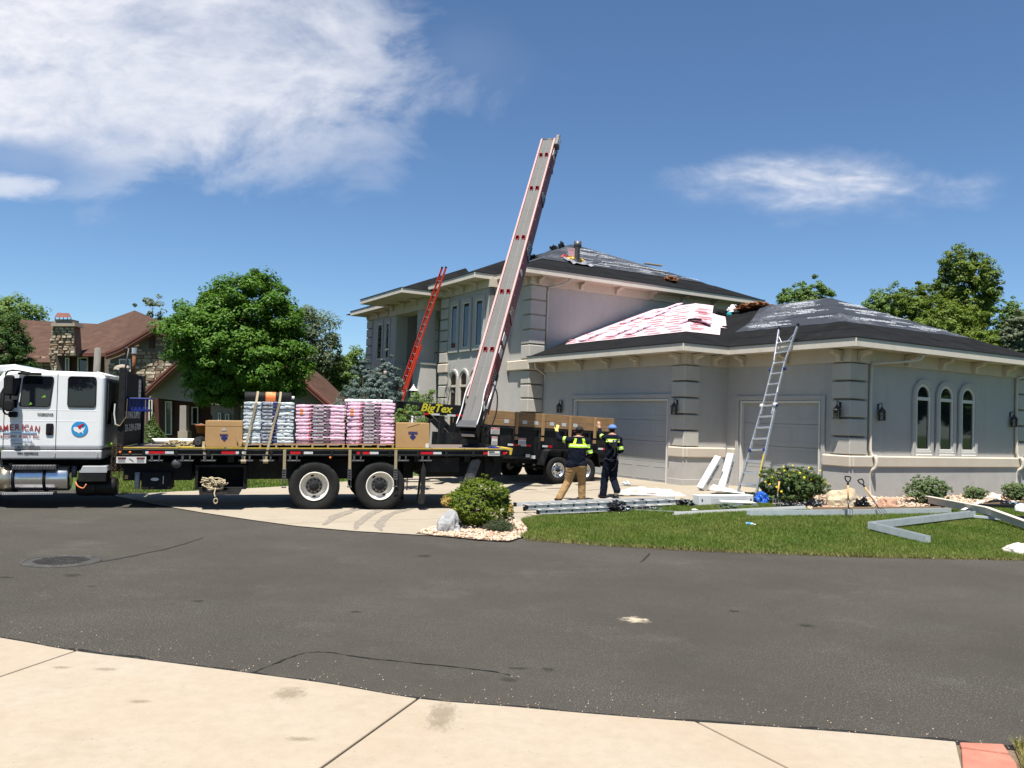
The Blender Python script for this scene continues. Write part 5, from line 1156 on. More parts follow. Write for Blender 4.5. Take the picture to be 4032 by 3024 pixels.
def pallet(x0, w, label):
    p = thing('pallet', label, 'pallet', TM @ T3(x0, .10, 1.298), 'pallets under the shingle stacks')
    for i in range(4): MB().bx(.02 + i * (w - .08) / 3, .06 + i * (w - .08) / 3, 0, 1.15, .0, .06).build('stringer', 'pallet_wood', p, bev=.003)
    for i in range(7): MB().bx(0, w, i * .175, i * .175 + .095, .061, .079).build('deck_board', 'pallet_wood', p, bev=.003)
    return p
stacks = [(-2.04, 1.04, 12, 'blue', BBL, 'silver blue wrapped shingle bundle', 'strapped stack', .0715, 2.0), (-.99, 1.03, 11, 'pink', BP, 'pink wrapped shingle bundle', 'middle stack', .0745, 2.0), (.06, 1.02, 12, 'pink', BP, 'pink wrapped shingle bundle', 'stack beside the rear box', .0735, 2.0)]
for si, (x0, w, n, style, meshes, nm, where, h, _) in enumerate(stacks):
    pallet(x0, w, 'rough wooden pallet under the ' + ['silver blue shingle stack', 'middle pink shingle stack', 'pink shingle stack beside the rear box'][si])
    for i in range(n):
        z = 1.298 + .08 + h * (i + .5); x = x0 + w / 2 + random.gauss(0, .010)
        bundle(TM @ T3(x, .12 + .18 + random.gauss(0, .008), z) @ RZ(random.gauss(0, .5)), meshes, f'{nm}, {"topmost" if i == n - 1 else ORD[i]} in front of the {where}', f'front bundles of the {where}', style, orange=(style == 'pink' and i in (8, 9)))
        for r in (1, 2):
            b = obj('shingle_bundle', random.choice(meshes)); b.matrix_world = TM @ T3(x + random.gauss(0, .01), .30 + .36 * r, z); tag(b, f'{nm}, {"topmost" if i == n - 1 else ORD[i]}, {("second", "third")[r - 1]} row back in the {where}', 'shingle bundle', f'rear bundles of the {where}')
cap_b = obj('shingle_bundle', BW[0]); cap_b.matrix_world = TM @ T3(.53, .32, 1.298 + .08 + 12 * .0735 + .035); tag(cap_b, 'pale wrapped shingle bundle on top of the pink stack beside the rear box', 'shingle bundle')
# black membrane roll on the silver stack
zt = 1.298 + .08 + 12 * .0715
rl = thing('membrane_roll', 'black membrane roll with orange paper band lying on the silver shingle stack', 'roll', TM @ T3(-2.02, .42, zt + .105))
r0 = MB().lathe([(.0, 0), (.06, 0), (.06, -.0), (.105, 0), (.105, .94), (.0, .94)], RY(90), 26).build('roll', 'black_matte', rl, True); bevel(r0, .004)
MB().lathe([(.108, .42), (.108, .62)], RY(90), 26).build('paper_band', 'label_orange', rl, True)
pb = MB().lathe([(.1085, .44), (.1085, .55)], RY(90), 26, a0=R_(120), a1=R_(240)).build('paper_label', 'cardboard_edge', rl, True)
MB().lathe([(0, .94), (.03, .94), (.03, 1.0), (0, 1.0)], RY(90), 12).build('core', 'pvc', rl)
# two tie-down straps over the silver stack, one by the front box
for i, (xt, xb) in enumerate(((-1.76, -1.99), (-1.30, -1.56))):
    s = MB(); P = [(xb, -.02, 1.04), (xb + .03, -.015, 1.25), (xb + (xt - xb) * .5, .10, 1.75), (xt - .02, .108, zt - .02), (xt, .30, zt + .17), (xt, .42, zt + .224), (xt, .55, zt + .17), (xt + .02, 1.2, zt + .02), (xt + .1, 1.26, 1.4), (xt, 2.5, 1.2)]
    L = []; 
    for p in P: L += [(p[0] - .023, p[1], p[2]), (p[0] + .023, p[1], p[2])]
    s.add(L, [(2 * k, 2 * k + 1, 2 * k + 3, 2 * k + 2) for k in range(len(P) - 1)]); o = s.build('tie_down_strap', 'strap'); o.matrix_world = TM
    sm = o.modifiers.new('thick', 'SOLIDIFY'); sm.thickness = .004
    tag(o, ['tan strap over the silver shingle stack, the one nearer the cab', 'tan strap over the silver stack crossing the orange paper band'][i], 'strap', 'straps over the silver stack')
    r = MB().tube([(xb - .05, -.03, 1.02), (xb + .05, -.03, 1.02)], .04, 10).build('wound_end', 'strap', o)
s = MB(); P = [(-2.73, -.02, 1.04), (-2.74, -.015, 1.15), (-2.76, .0, 1.28), (-2.775, .05, 1.33), (-2.77, .08, 1.42)]; L = []
for p in P: L += [(p[0] - .024, p[1], p[2]), (p[0] + .024, p[1], p[2])]
s.add(L, [(2 * k, 2 * k + 1, 2 * k + 3, 2 * k + 2) for k in range(len(P) - 1)]); o = s.build('tie_down_strap', 'strap'); o.matrix_world = TM; sm = o.modifiers.new('thick', 'SOLIDIFY'); sm.thickness = .004
tag(o, 'short tan strap hanging off the deck edge by the front cardboard box', 'strap')
# cardboard boxes
def carton(x0, x1, y0, y1, z0, z1, label):
    t = thing('cardboard_box', label, 'box', TM)
    MB().bx(x0, x1, y0, y1, z0, z1).build('box_body', 'cardboard', t, bev=.008, seg=2)
    for a in (0, 1): MB().bx(x0 + .004, x1 - .004, y0 + a * (y1 - y0) / 2 + .004, y0 + (a + 1) * (y1 - y0) / 2 - .004, z1 + .001, z1 + .006).build('flap', 'cardboard_edge', t)
    return t
c1 = carton(-2.75, -2.03, .10, .80, 1.30, 1.835, 'brown cardboard box with faded blue stamp beside the silver shingle stack')
text('lettering', 'FAMCO', .055, 'navy_print', c1, T3(-2.39, .095, 1.555) @ RX(90) @ RZ(180), off=.002, width=.16)
MB().prism([(-2.39 + .05 * math.cos(R_(i * 18)), 1.64 + .05 * math.sin(R_(i * 18))) for i in range(11)], .094, .099, fS).build('stamp', 'box_print', c1)
def clover(cx, cz, y, par):
    m = MB()
    for a in (0, 90, 180, 270): m.prism([(cx + .035 * math.cos(R_(a)) + .028 * math.cos(R_(i * 36)), cz + .035 * math.sin(R_(a)) + .028 * math.sin(R_(i * 36))) for i in range(10)], y, y + .004, fS)
    m.build('clover_mark', 'navy_print', par)
clover(-2.38, 1.49, .0945, c1)
MB().bx(-2.745, -2.035, .096, .0995, 1.735, 1.738).build('crease', 'cardboard_edge', c1)
c2 = carton(1.10, 1.82, .08, .80, 1.30, 1.835, 'brown cardboard box with upside down blue logo near the deck tail')
text('lettering', 'FAMCO', .075, 'navy_print', c2, T3(1.46, .075, 1.63) @ RX(90) @ RZ(180), off=.004, width=.20); clover(1.46, 1.54, .0745, c2)
MB().bx(1.74, 1.81, .074, .0795, 1.31, 1.40).build('shipping_label', 'sticker', c2)
MB().add([(1.34, .0745, 1.83), (1.62, .0745, 1.832), (1.52, .0740, 1.80), (1.40, .0735, 1.765), (1.335, .0735, 1.74)], [(0, 1, 2, 3, 4)]).build('torn_patch', 'cardboard_edge', c2)
# dark roll next to the front box, white pipes, folded tarp and strap heap
t = MB().lathe([(0, 0), (.05, 0), (.05, .0), (.10, .02), (.10, .62), (0, .62)], T3(-2.90, .28, 1.40) @ RX(-90), 20).build('felt_roll', 'black_matte', None, True); t.matrix_world = TM; tag(t, 'short black felt roll beside the front cardboard box on the deck', 'roll')
t = thing('plastic_pipe', 'long white plastic pipe lying along the far edge of the deck', 'pipe', TM); MB().tube([(-4.0, 1.9, 1.36), (-2.6, 2.0, 1.36)], .06, 14).build('pipe', 'pvc', t, True); MB().tube([(-2.62, 2.0, 1.36), (-2.50, 2.01, 1.36)], .068, 14).build('coupling', 'pvc', t, True)
def crumple(name, M, dims, mat, label, cat, sd, amp=.45, sub=4, fr=2.2, flat=True):
    bm = bmesh.new(); bmesh.ops.create_icosphere(bm, subdivisions=sub, radius=1)
    for v in bm.verts:
        n_ = mnoise.fractal(v.co * fr + Vector((sd * 3.1, sd, 0)), .7, 2.0, 4); r = mnoise.noise(v.co * fr * 2.3 + Vector((sd, 0, 5)))
        v.co *= 1 + amp * n_ + amp * .5 * abs(r)
        v.co = Vector((v.co.x * dims[0], v.co.y * dims[1], v.co.z * dims[2]))
        if flat: v.co.z = max(v.co.z, -dims[2] * .22) + dims[2] * .22
    me = bpy.data.meshes.new(name); bm.to_mesh(me); bm.free(); me.materials.append(MAT(mat)); o = obj(name, me); o.matrix_world = M
    if label: tag(o, label, cat)
    return o
crumple('folded_tarp', TM @ T3(-3.35, .5, 1.296), (.20, .16, .10), 'strap', 'crumpled brown tarp on the truck deck nearer the headboard', 'tarp', 1)
crumple('folded_tarp', TM @ T3(-3.05, .7, 1.296), (.18, .14, .08), 'strap', 'crumpled brown tarp on the truck deck nearer the black roll', 'tarp', 2)
crumple('wood_scrap', TM @ T3(-3.45, .25, 1.296), (.16, .08, .04), 'bark', 'small dark wood scrap near the deck edge', 'scrap', 3)
t = MB().bx(-3.30, -2.98, .14, .32, 1.297, 1.312).build('yellow_board', 'yellow'); t.matrix_world = TM; tag(t, 'flat yellow board lying on the deck by the tarps', 'board')
# small timber offcuts beside the silver stack
t = MB(); t.beam((-2.06, .07, 1.32), (-2.14, .05, 1.55), .02, .05); t.beam((-2.10, .08, 1.31), (-2.02, .06, 1.45), .02, .04); t = t.build('timber_offcut', 'cardboard_edge'); t.matrix_world = TM; tag(t, 'pale timber offcuts leaning between the box and the silver stack', 'timber')
t = thing('plastic_crate', 'dark blue plastic crate hung on the black headboard', 'crate', TM)
MB().bx(-4.29, -3.80, .15, .75, 2.245, 2.275).build('rim', 'blue_plastic', t, bev=.008)
m = MB()
for i in range(6): m.bx(-4.24 + i * .07, -4.195 + i * .07, .2, .23, 2.02, 2.245)
m.bx(-4.25, -3.85, .21, .70, 2.0, 2.05); m.build('basket', 'blue_plastic', t)
t = MB(); t.v = []; 
crumple('hard_hat', TM @ T3(-4.42, .6, 2.84), (.15, .12, .09), 'cap_stone', 'pale cap resting on top of the headboard post', 'cap', 5, .12)
# rope in and out of the locker
rp = MB()
for k in range(7):
    c = Vector((-2.55 + random.uniform(-.12, .14), .0 + random.uniform(-.1, .15), .52 + .02 * k)); pts = []
    for i in range(26): a = i * .5; pts.append(c + Vector((.13 * math.cos(a) * random.uniform(.7, 1.3), .08 * math.sin(a), .07 * math.sin(a * .9 + k) * random.uniform(.5, 1.2))))
    rp.tube(smooth_line(pts, 3), .012, 5)
rp.tube(smooth_line([Vector(p) for p in ((-2.5, -.15, .5), (-2.52, -.2, .40), (-2.50, -.22, .33))], 4), .014, 6); rp.lathe([(.045, -.01), (.058, 0), (.045, .01), (.033, 0), (.045, -.01)], T3(-2.49, -.22, .25) @ RX(90) @ SCL(.8, 1.1, 1), 16)
rp = rp.build('rope', 'rope', None, True); rp.matrix_world = TM; tag(rp, 'tangled tan rope with eye hanging out of the open locker', 'rope')
crumple('blue_strap', TM @ T3(3.28, .2, 1.298), (.12, .05, .03), 'blue_plastic', 'small blue strap bundle on the deck tail corner', 'strap', 8, .4)
t = thing('jug', 'white plastic jug standing on the trailer tongue behind the conveyor', 'jug', HM @ T3(-7.9, 7.05, .62)); MB().lathe([(0, 0), (.09, 0), (.09, .32), (.04, .40), (.035, .45), (0, .45)], None, 14).build('body', 'pvc', t, True); MB().lathe([(.04, .45), (.04, .49), (0, .49)], None, 12).build('lid', 'lamp_white', t)

# ------------------------------------------------------------------ gooseneck dump trailer (house axes)
DM = HM @ T3(-5.0, 6.2, .225) @ RY(1.4)
DT = thing('dump_trailer', 'black gooseneck dump trailer with wooden side boards backed up to the garage', 'trailer', DM)
def dbox(name, x0, x1, y0, y1, z0, z1, mat, par=None, bev=.005, seg=1): return MB().bx(x0, x1, y0, y1, z0, z1).build(name, mat, par or DT, bev=bev, seg=seg)
X0, X1 = -2.24, 2.09
bx_ = MB(); bx_.bx(X0, X1, .0, .05, .72, 1.60); bx_.bx(X0, X1, 2.05, 2.10, .72, 1.60); bx_.bx(X0, X0 + .05, .05, 2.05, .72, 1.60); bx_.bx(X0, X1, .05, 2.05, .72, .78)
body = bx_.build('dump_box', 'black_paint', DT, bev=.005)
dbox('top_rail', X0 - .03, X1 + .02, -.05, .06, 1.50, 1.585, 'black_paint', body); dbox('bottom_rail', X0 - .03, X1 + .02, -.05, .03, .66, .76, 'black_paint', body)
for x in (-2.2, -1.35, -.5, .38, 1.25, 2.02): dbox('side_post', x - .04, x + .04, -.06, .0, .76, 1.50, 'black_paint', body)
tg = dbox('tail_gate', X1 - .04, X1 + .02, .03, 2.07, .76, 1.58, 'black_paint', DT); dbox('gate_bar', X1 + .02, X1 + .06, .1, 2.0, 1.1, 1.18, 'black_paint', tg)
for y0 in (-.045, 2.08):
    for j, (z0, z1) in enumerate(((1.545, 1.755), (1.762, 1.985))): dbox('side_board', X0 + .02, X1 + .05, y0, y0 + .04, z0, z1, 'board_wood', DT, .006)
    if y0 < 0:
        for x in (-1.30, -.42, .52, 1.42): pst = dbox('board_post', x - .045, x + .045, -.09, -.048, 1.36, 1.965, 'board_post', DT, .005); dbox('stake_pocket', x - .05, x + .05, -.085, -.05, 1.20, 1.30, 'board_post', DT, .004)
    else:
        for x in (-1.2, 1.3): dbox('board_post', x - .045, x + .045, 2.12, 2.16, 1.36, 1.965, 'board_post', DT)
for x in (-1.7, -1.1, -.72, -.18, .24, .64, 1.98): dbox('steel_patch', x, x + .15, -.0475, -.045, 1.66 if x < 1.5 else 1.60, 1.76 if x < 1.5 else 1.72, 'galv', DT, 0)
def dtape(x, z=.96):
    dbox('reflector', x, x + .17, -.068, -.052, z, z + .055, 'reflect_white', DT, 0); dbox('reflector', x + .172, x + .33, -.068, -.052, z, z + .055, 'reflect_red', DT, 0)
for x in (-1.55, -1.12, -.40, .92, 1.58): dtape(x, 1.03)
for x, z, w, h, hd in ((-2.12, 1.33, .27, .18, 1), (-2.08, 1.02, .18, .24, 1), (-1.22, 1.06, .25, .20, 1), (-.95, .72, .14, .09, 0), (-.78, .69, .15, .09, 0)):
    s_ = dbox('sticker', x, x + w, -.072, -.062, z, z + h, 'sticker', DT, 0)
    if hd:
        dbox('sticker_heading', x + .01, x + w - .01, -.074, -.0715, z + h - .045, z + h - .01, 'reflect_red', s_, 0)
        text('lettering', 'WARNING', .025, 'bold_white', s_, T3(x + w / 2, -.0745, z + h - .027) @ RX(90))
        for k in range(4): dbox('sticker_line', x + .015, x + w - .015, -.0735, -.0715, z + .015 + k * .028, z + .025 + k * .028, 'grey_text', s_, 0)
# fender and wheels
fP = [(-.55, .52), (-.42, .93), (-.30, .985), (1.25, .985), (1.37, .93), (1.47, .52)]; fQ = [(-.52, .52), (-.395, .91), (-.285, .955), (1.235, .955), (1.345, .91), (1.44, .52)]
MB().prism(fP + fQ[::-1], -.38, -.02, fS).build('fender', 'black_paint', DT, bev=.004)
def trailer_wheel(M):
    r = .395; prof = [(.205, -.2), (.25, -.21), (.36, -.205), (.39, -.18), (.395, -.15), (.395, -.06), (.39, -.03), (.365, -.005), (.31, .005), (.25, 0), (.215, -.015), (.205, -.03)]
    w = MB().lathe(prof, None, 40).build('wheel', 'rubber', DT, True, M=M)
    tr_ = MB()
    for i in range(60): tr_.box((.390, 0, -.05), (.012, .022, .06), 0, Matrix.Rotation(2 * math.pi * i / 60, 4, 'Z'))
    tr_.build('tread', 'rubber', w)
    MB().lathe([(.208, -.03), (.213, -.008), (.20, -.003), (.188, -.03), (.180, -.07), (.10, -.055), (.09, -.05), (0, -.05)], None, 32).build('rim', 'rim_silver', w, True)
    MB().lathe([(0, .035), (.045, .035), (.05, .02), (.05, -.05)], None, 16).build('hub_cap', 'black_matte', w, True)
    for i in range(8):
        a = 2 * math.pi * i / 8; MB().lathe([(0, .0), (.020, 0)], T3(.135 * math.cos(a), .135 * math.sin(a), -.0575), 10).build('rim_hole', 'black_matte', w)
        MB().lathe([(0, .012), (.011, .012), (.012, -.02)], T3(.078 * math.cos(a + .2), .078 * math.sin(a + .2), -.045), 6).build('lug_nut', 'steel_dark', w)
    return w
for x in (0, .93): trailer_wheel(T3(x, -.34, .40) @ RX(90)); trailer_wheel(T3(x, 2.44, .40) @ RX(-90))
fr = MB(); fr.bx(X0, X1, .35, .45, .52, .70); fr.bx(X0, X1, 1.65, 1.75, .52, .70)
for x in (-2.1, -1.2, -.2, .9, 2.0): fr.bx(x, x + .1, .05, 2.05, .6, .7)
fr.bx(-.05, .05, -.2, 2.3, .36, .44); fr.bx(.88, .98, -.2, 2.3, .36, .44); fr.build('frame', 'chassis', DT)
dbox('bumper', X1 - .1, X1 + .06, .1, 2.0, .55, .72, 'chassis', DT); dbox('tail_lamp', X1 + .0, X1 + .03, -.03, .06, .76, .86, 'reflect_red', DT)
# gooseneck beam with lettering, uprights, jack
for y in (.80, 1.35):
    MB().prism([(-4.62, 1.77), (-4.30, 1.74), (-2.30, 1.80), (-2.30, 2.08), (-4.62, 2.08)], y - .07, y + .07, fS).build('gooseneck_beam', 'black_paint', DT, bev=.006)
    MB().prism([(-2.55, .55), (-2.27, .55), (-2.27, 1.80), (-2.55, 1.80)], y - .07, y + .07, fS).build('gooseneck_upright', 'black_paint', DT, bev=.006)
    MB().beam((-3.45, y, 1.80), (-2.5, y, 1.0), .08, .14).build('gooseneck_brace', 'black_paint', DT)
text('lettering', 'BigTex', .30, 'yellow_text', DT, T3(-3.42, .722, 1.945) @ RX(90), shear=.28, off=.008, width=.98)
for i, x in enumerate((-4.15, -3.87, -3.59, -3.1, -2.82, -2.52)): dbox('reflector', x, x + .26 if i % 3 != 1 else x + .2, .722, .728, 1.755 if x < -3 else 1.77, 1.81 if x < -3 else 1.825, 'reflect_red' if i % 3 == 1 else 'reflect_white', DT, 0)
dbox('reflector', -4.56, -4.32, .722, .728, 1.76, 1.83, 'reflect_red', DT, 0)
MB().prism([(-2.5 + .09 * math.cos(R_(i * 20)), 1.93 + .055 * math.sin(R_(i * 20))) for i in range(18)], .718, .726, fS).build('oval_badge', 'sticker', DT)
dbox('neck_cross', -4.62, -4.40, .73, 1.42, 1.78, 2.06, 'black_paint', DT); dbox('coupler', -4.56, -4.40, 1.0, 1.16, .95, 1.78, 'chassis', DT); dbox('front_box', -3.05, -2.58, .45, 1.75, .62, 1.30, 'black_paint', DT)
for y in (.62, 1.53): jk = dbox('jack_leg', -3.35, -3.22, y, y + .13, .12, 1.75, 'black_paint', DT); dbox('jack_foot', -3.42, -3.15, y - .06, y + .19, .0, .03, 'chassis', jk)
MB().tube(smooth_line([Vector((-4.3, .7, 1.72)), Vector((-3.9, .66, 1.55)), Vector((-3.5, .68, 1.66)), Vector((-3.1, .7, 1.70))], 5), .012, 5).build('trailer_cable', 'black_matte', DT, True)

# ------------------------------------------------------------------ ladders
def ladder(name, label, M, L, w, mat, nr, rung_mat, rail=(.03, .08), gap=None, taper=0.0, feet=True):
    t = thing(name, label, 'ladder', M)
    for s in (-1, 1):
        r = MB(); x = s * w / 2; r.bx(x - rail[0] / 2, x + rail[0] / 2, -rail[1] / 2, -rail[1] / 2 + .008, 0, L); r.bx(x - rail[0] / 2, x + rail[0] / 2, rail[1] / 2 - .008, rail[1] / 2, 0, L); r.bx(x + s * rail[0] / 2 - .006, x + s * rail[0] / 2 + .006, -rail[1] / 2, rail[1] / 2, 0, L)
        r.build('rail', mat, t, bev=.002)
        if feet: MB().bx(x - .03, x + .03, -.07, .05, -.03, .05).build('foot', 'black_matte', t, bev=.006)
    for i in range(nr): MB().tube([(-w / 2, 0, (i + .6) * L / nr), (w / 2, 0, (i + .6) * L / nr)], .018, 8).build('rung', rung_mat, t, True)
    return t
def lean_matrix(foot, top, side=None):
    z = (Vector(top) - Vector(foot)).normalized(); h = Vector((z.x, z.y, 0)).normalized() if side is None else None
    x = Vector((h.y, -h.x, 0)) if side is None else Vector(side).normalized(); y = z.cross(x).normalized(); x = y.cross(z)
    return Matrix(((x.x, y.x, z.x, foot[0]), (x.y, y.y, z.y, foot[1]), (x.z, y.z, z.z, foot[2]), (0, 0, 0, 1)))
# red extension ladder against the bay eave (fly section in front of the base section)
top = at(1757, 1062, 27.0); mid_e = HM @ Vector((-3.95, 16.9, 7.5))
for Yt in np.arange(26, 33, .05):
    v = HM.inverted() @ at(1731, 1126, Yt)
    if v.x > -4.0: break
cont = HM @ v
foot_dir = HM.to_3x3() @ Vector((-1, 0, 0))
best = None
sdir = HM.to_3x3() @ Vector((0, 1, 0))
for a in np.arange(1.2, 2.6, .04):
    for b in np.arange(-.4, 3.0, .04):
        f = cont + foot_dir * a + sdir * b; f.z = .25; q = f + (cont - f) * ((2.35 - .25) / (cont.z - .25))
        px = 2016 + CAM_F * (q - CAM_POS).dot(c_r) / (q - CAM_POS).dot(c_fw); e = abs(px - 1566) + 30 * abs(a - 1.9)
        if best is None or e < best[0]: best = (e, f)
ft = best[1]; ft.z = .25; dirv = (cont - ft).normalized(); tp = cont + dirv * .72; sx = HM.to_3x3() @ Vector((0, -1, 0))
Ll = (tp - ft).length; LMt = lean_matrix(ft, tp, sx)
t = ladder('extension_ladder', 'tall red fibreglass extension ladder leaning against the upper eave', LMt, Ll * .60, .46, 'ladder_red', int(Ll * .60 / .305), 'alum')
f0 = Ll * .34
for s in (-1, 1):
    r = MB(); x = s * .19; r.bx(x - .013, x + .013, -.115, -.105, f0, Ll); r.bx(x - .013, x + .013, -.047, -.040, f0, Ll); r.bx(x + s * .013 - .006, x + s * .013 + .006, -.115, -.040, f0, Ll); r.build('fly_rail', 'ladder_red', t, bev=.002)
    MB().bx(x - .03, x + .03, -.12, .05, f0 - .02, f0 + .10).build('rung_lock', 'alum', t, bev=.004)
    MB().bx(x - .016, x + .016, -.118, -.038, Ll, Ll + .06).build('end_cap', 'black_matte', t)
for i in range(int((Ll - f0) / .305)): MB().tube([(-.19, -.075, f0 + .15 + i * .305), (.19, -.075, f0 + .15 + i * .305)], .016, 8).build('fly_rung', 'alum', t, True)
for z in (Ll * .42, Ll * .47, Ll * .8): MB().bx(-.21, -.203 + .0, -.112, -.045, z, z + .35).build('sticker', 'sticker', t)
# silver folding ladder against the garage eave
cont = HM @ Vector((-.70, 2.05, 4.36)); tgt = None
ft = gnd(2958, 1957); fl_ = HM.inverted() @ ft
ft = gnd(2938, 1954); tp0 = HM @ Vector((-.72, 1.50, 4.36)); dv = (tp0 - ft).normalized(); tp = tp0 + dv * .42
LMs = lean_matrix(ft, tp, HM.to_3x3() @ Vector((0, -1, 0))); Ls = (tp - ft).length
t = thing('folding_ladder', 'silver aluminium folding ladder leaning on the garage eave beside the yellow flowering shrub', 'ladder', LMs)
nr = 14; half = Ls * .52
for s in (-1, 1):
    def hw(z): return .29 - .075 * min(1, z / half) if z < half else .20 + .0 * z
    MB().beam((s * .31, 0, 0), (s * .215, 0, half), .035, .075, (0, 1, 0)).build('lower_rail', 'alum', t, bev=.004)
    MB().beam((s * .185, -.03, half - .25), (s * .185, -.03, Ls * .80), .03, .06, (0, 1, 0)).build('upper_rail', 'alum', t, bev=.004)
    MB().beam((s * .185, -.03, Ls * .78), (s * .31, -.03, Ls), .035, .06, (0, 1, 0)).build('flared_rail', 'alum', t, bev=.004)
    MB().beam((s * .304, -.03, Ls - .02), (s * .313, -.03, Ls + .07), .055, .08, (0, 1, 0)).build('end_cap', 'black_matte', t, bev=.01)
    MB().lathe([(0, -.04), (.07, -.04), (.07, .04), (0, .04)], T3(s * .215, -.015, half) @ RY(90), 16).build('hinge', 'alum_flat', t, True)
    MB().lathe([(0, 0), (.035, 0), (.035, .05), (0, .05)], T3(s * .24, -.015, half) @ RY(90 * s), 12).build('hinge_knob', 'blue_plastic', t)
    for z in (Ls * .26, Ls * .74): MB().box((s * .235, -.03, z), (.06, .09, .07)).build('lock_tab', 'navy_print', t, bev=.01)
    MB().bx(s * .31 - .04, s * .31 + .04, -.05, .05, -.03, .06).build('foot', 'black_matte', t, bev=.008)
MB().beam((.292, -.04, Ls * .10), (.268, -.04, Ls * .235), .042, .006, (0, 1, 0)).build('warning_decal', 'yellow', t); MB().beam((.213, -.0635, half + .35), (.2, -.0635, half + .5), .03, .004, (0, 1, 0)).build('decal', 'sticker', t)
for i in range(nr):
    z = .32 + i * (Ls - .75) / (nr - 1); w = .31 - .095 * min(1, z / half) if z < half else (.185 if z < Ls * .78 else .185 + .125 * (z - Ls * .78) / (Ls * .22)); MB().beam((-w, -.02, z), (w, -.02, z), .045, .032, (0, 1, 0)).build('rung', 'alum', t, bev=.006)
for s in (-1, 1): MB().tube([(s * .10, -.03, Ls - .44), (s * .24, -.03, Ls - .25)], .012, 6).build('brace', 'alum', t)
# aluminium extension ladder lying on the driveway edge
a = gnd(2118, 2036); b = gnd(2755, 1990); a.z += .06; b.z += .06
dv = (b - a).normalized(); Lg = (b - a).length; yv = Vector((-dv.y, dv.x, 0)).normalized()
GM = Matrix(((dv.x, yv.x, 0, a.x), (dv.y, yv.y, 0, a.y), (dv.z, yv.z, 1, a.z), (0, 0, 0, 1)))
t = thing('ladder_on_ground', 'aluminium extension ladder lying flat on the driveway edge beside the lawn', 'ladder', GM)
t.name = 'extension_ladder'
for lv, (xo, w, y0) in enumerate(((0, .66, 0), (-.25, .58, .04))):
    for s in (0, 1):
        yy = y0 + s * w; z = .0 + lv * .105; r = MB(); r.bx(xo, Lg + xo, yy - .004, yy + .004, z, z + .09); r.bx(xo, Lg + xo, yy + (.0 if s else -.028), yy + (.028 if s else 0), z + .082, z + .09); r.bx(xo, Lg + xo, yy + (.0 if s else -.028), yy + (.028 if s else 0), z, z + .008); r.build('rail', 'alum_flat', t)
        MB().bx(xo - .03, xo + .03, yy - .03, yy + .03, z, z + .088).build('end_cap', 'black_matte', t, bev=.006)
    for i in range(int(Lg / .305)):
        MB().tube([(xo + .2 + i * .305, y0, z + .045), (xo + .2 + i * .305, y0 + w, z + .045)], .018, 8).build('rung', 'alum_flat', t, True)
        MB().lathe([(0, .006), (.02, .006), (.022, 0)], T3(xo + .2 + i * .305, y0 - .005, z + .045) @ RX(90), 10).build('rung_cap', 'black_matte', t)
# ------------------------------------------------------------------ people
def caps(mb, P, R, sx=1.0, sy=1.0, n=14):
    P = [Vector(p) for p in P]; k = len(P); rings = []; ref = Vector((0, 1, 0))
    pts = []; rs = []
    d0 = (P[0] - P[1]).normalized(); d1 = (P[-1] - P[-2]).normalized()
    for q in (.95, .7, .35): pts.append(P[0] + d0 * R[0] * q); rs.append(R[0] * math.sqrt(1 - q * q))
    pts += P; rs += list(R)
    for q in (.35, .7, .95): pts.append(P[-1] + d1 * R[-1] * q); rs.append(R[-1] * math.sqrt(1 - q * q))
    vs = []
    for i, p in enumerate(pts):
        t = (pts[min(i + 1, len(pts) - 1)] - pts[max(i - 1, 0)]).normalized()
        f = ref - t * ref.dot(t)
        if f.length < .2: f = Vector((0, 0, 1)) - t * t.z
        f.normalize(); a = t.cross(f).normalized()
        vs += [tuple(p + (a * math.cos(2 * math.pi * j / n) * sx + f * math.sin(2 * math.pi * j / n) * sy) * rs[i]) for j in range(n)]
    m = len(pts); fs = [(i * n + j, i * n + (j + 1) % n, (i + 1) * n + (j + 1) % n, (i + 1) * n + j) for i in range(m - 1) for j in range(n)] + [tuple(range(n - 1, -1, -1)), tuple(range((m - 1) * n, m * n))]
    mb.add(vs, fs)
def person(label, M, J, build, paint, mats):
    root = thing('person', label, 'person', M); mb = MB(); build(mb, J)
    o = mb.build('body', mats[0], None)
    rm = o.modifiers.new('r', 'REMESH'); rm.mode = 'VOXEL'; rm.voxel_size = .0085; sm = o.modifiers.new('s', 'SMOOTH'); sm.iterations = 4; sm.factor = .5
    bpy.context.view_layer.update()
    me = bpy.data.meshes.new_from_object(o.evaluated_get(bpy.context.evaluated_depsgraph_get())); bpy.data.objects.remove(o)
    me.materials.clear()
    for m in mats: me.materials.append(MAT(m))
    # cloth folds: small displacement along the normal
    nv = len(me.vertices); co = np.empty(nv * 3, np.float32); no = np.empty(nv * 3, np.float32); me.vertices.foreach_get('co', co); me.vertex_normals.foreach_get('vector', no); co = co.reshape(-1, 3); no = no.reshape(-1, 3)
    dsp = np.array([(.007 * mnoise.noise((x * 9, y * 9, z * 16)) + .005 * mnoise.noise((x * 20 + z * 12, y * 14, z * 9))) if .05 < z < 1.5 else 0.0 for x, y, z in co.tolist()], np.float32)
    me.vertices.foreach_set('co', (co + no * dsp[:, None]).ravel()); me.update()
    idx = [paint(p.center) for p in me.polygons]; me.polygons.foreach_set('material_index', idx); me.polygons.foreach_set('use_smooth', [True] * len(idx)); me.update()
    obj('body', me, root); return root
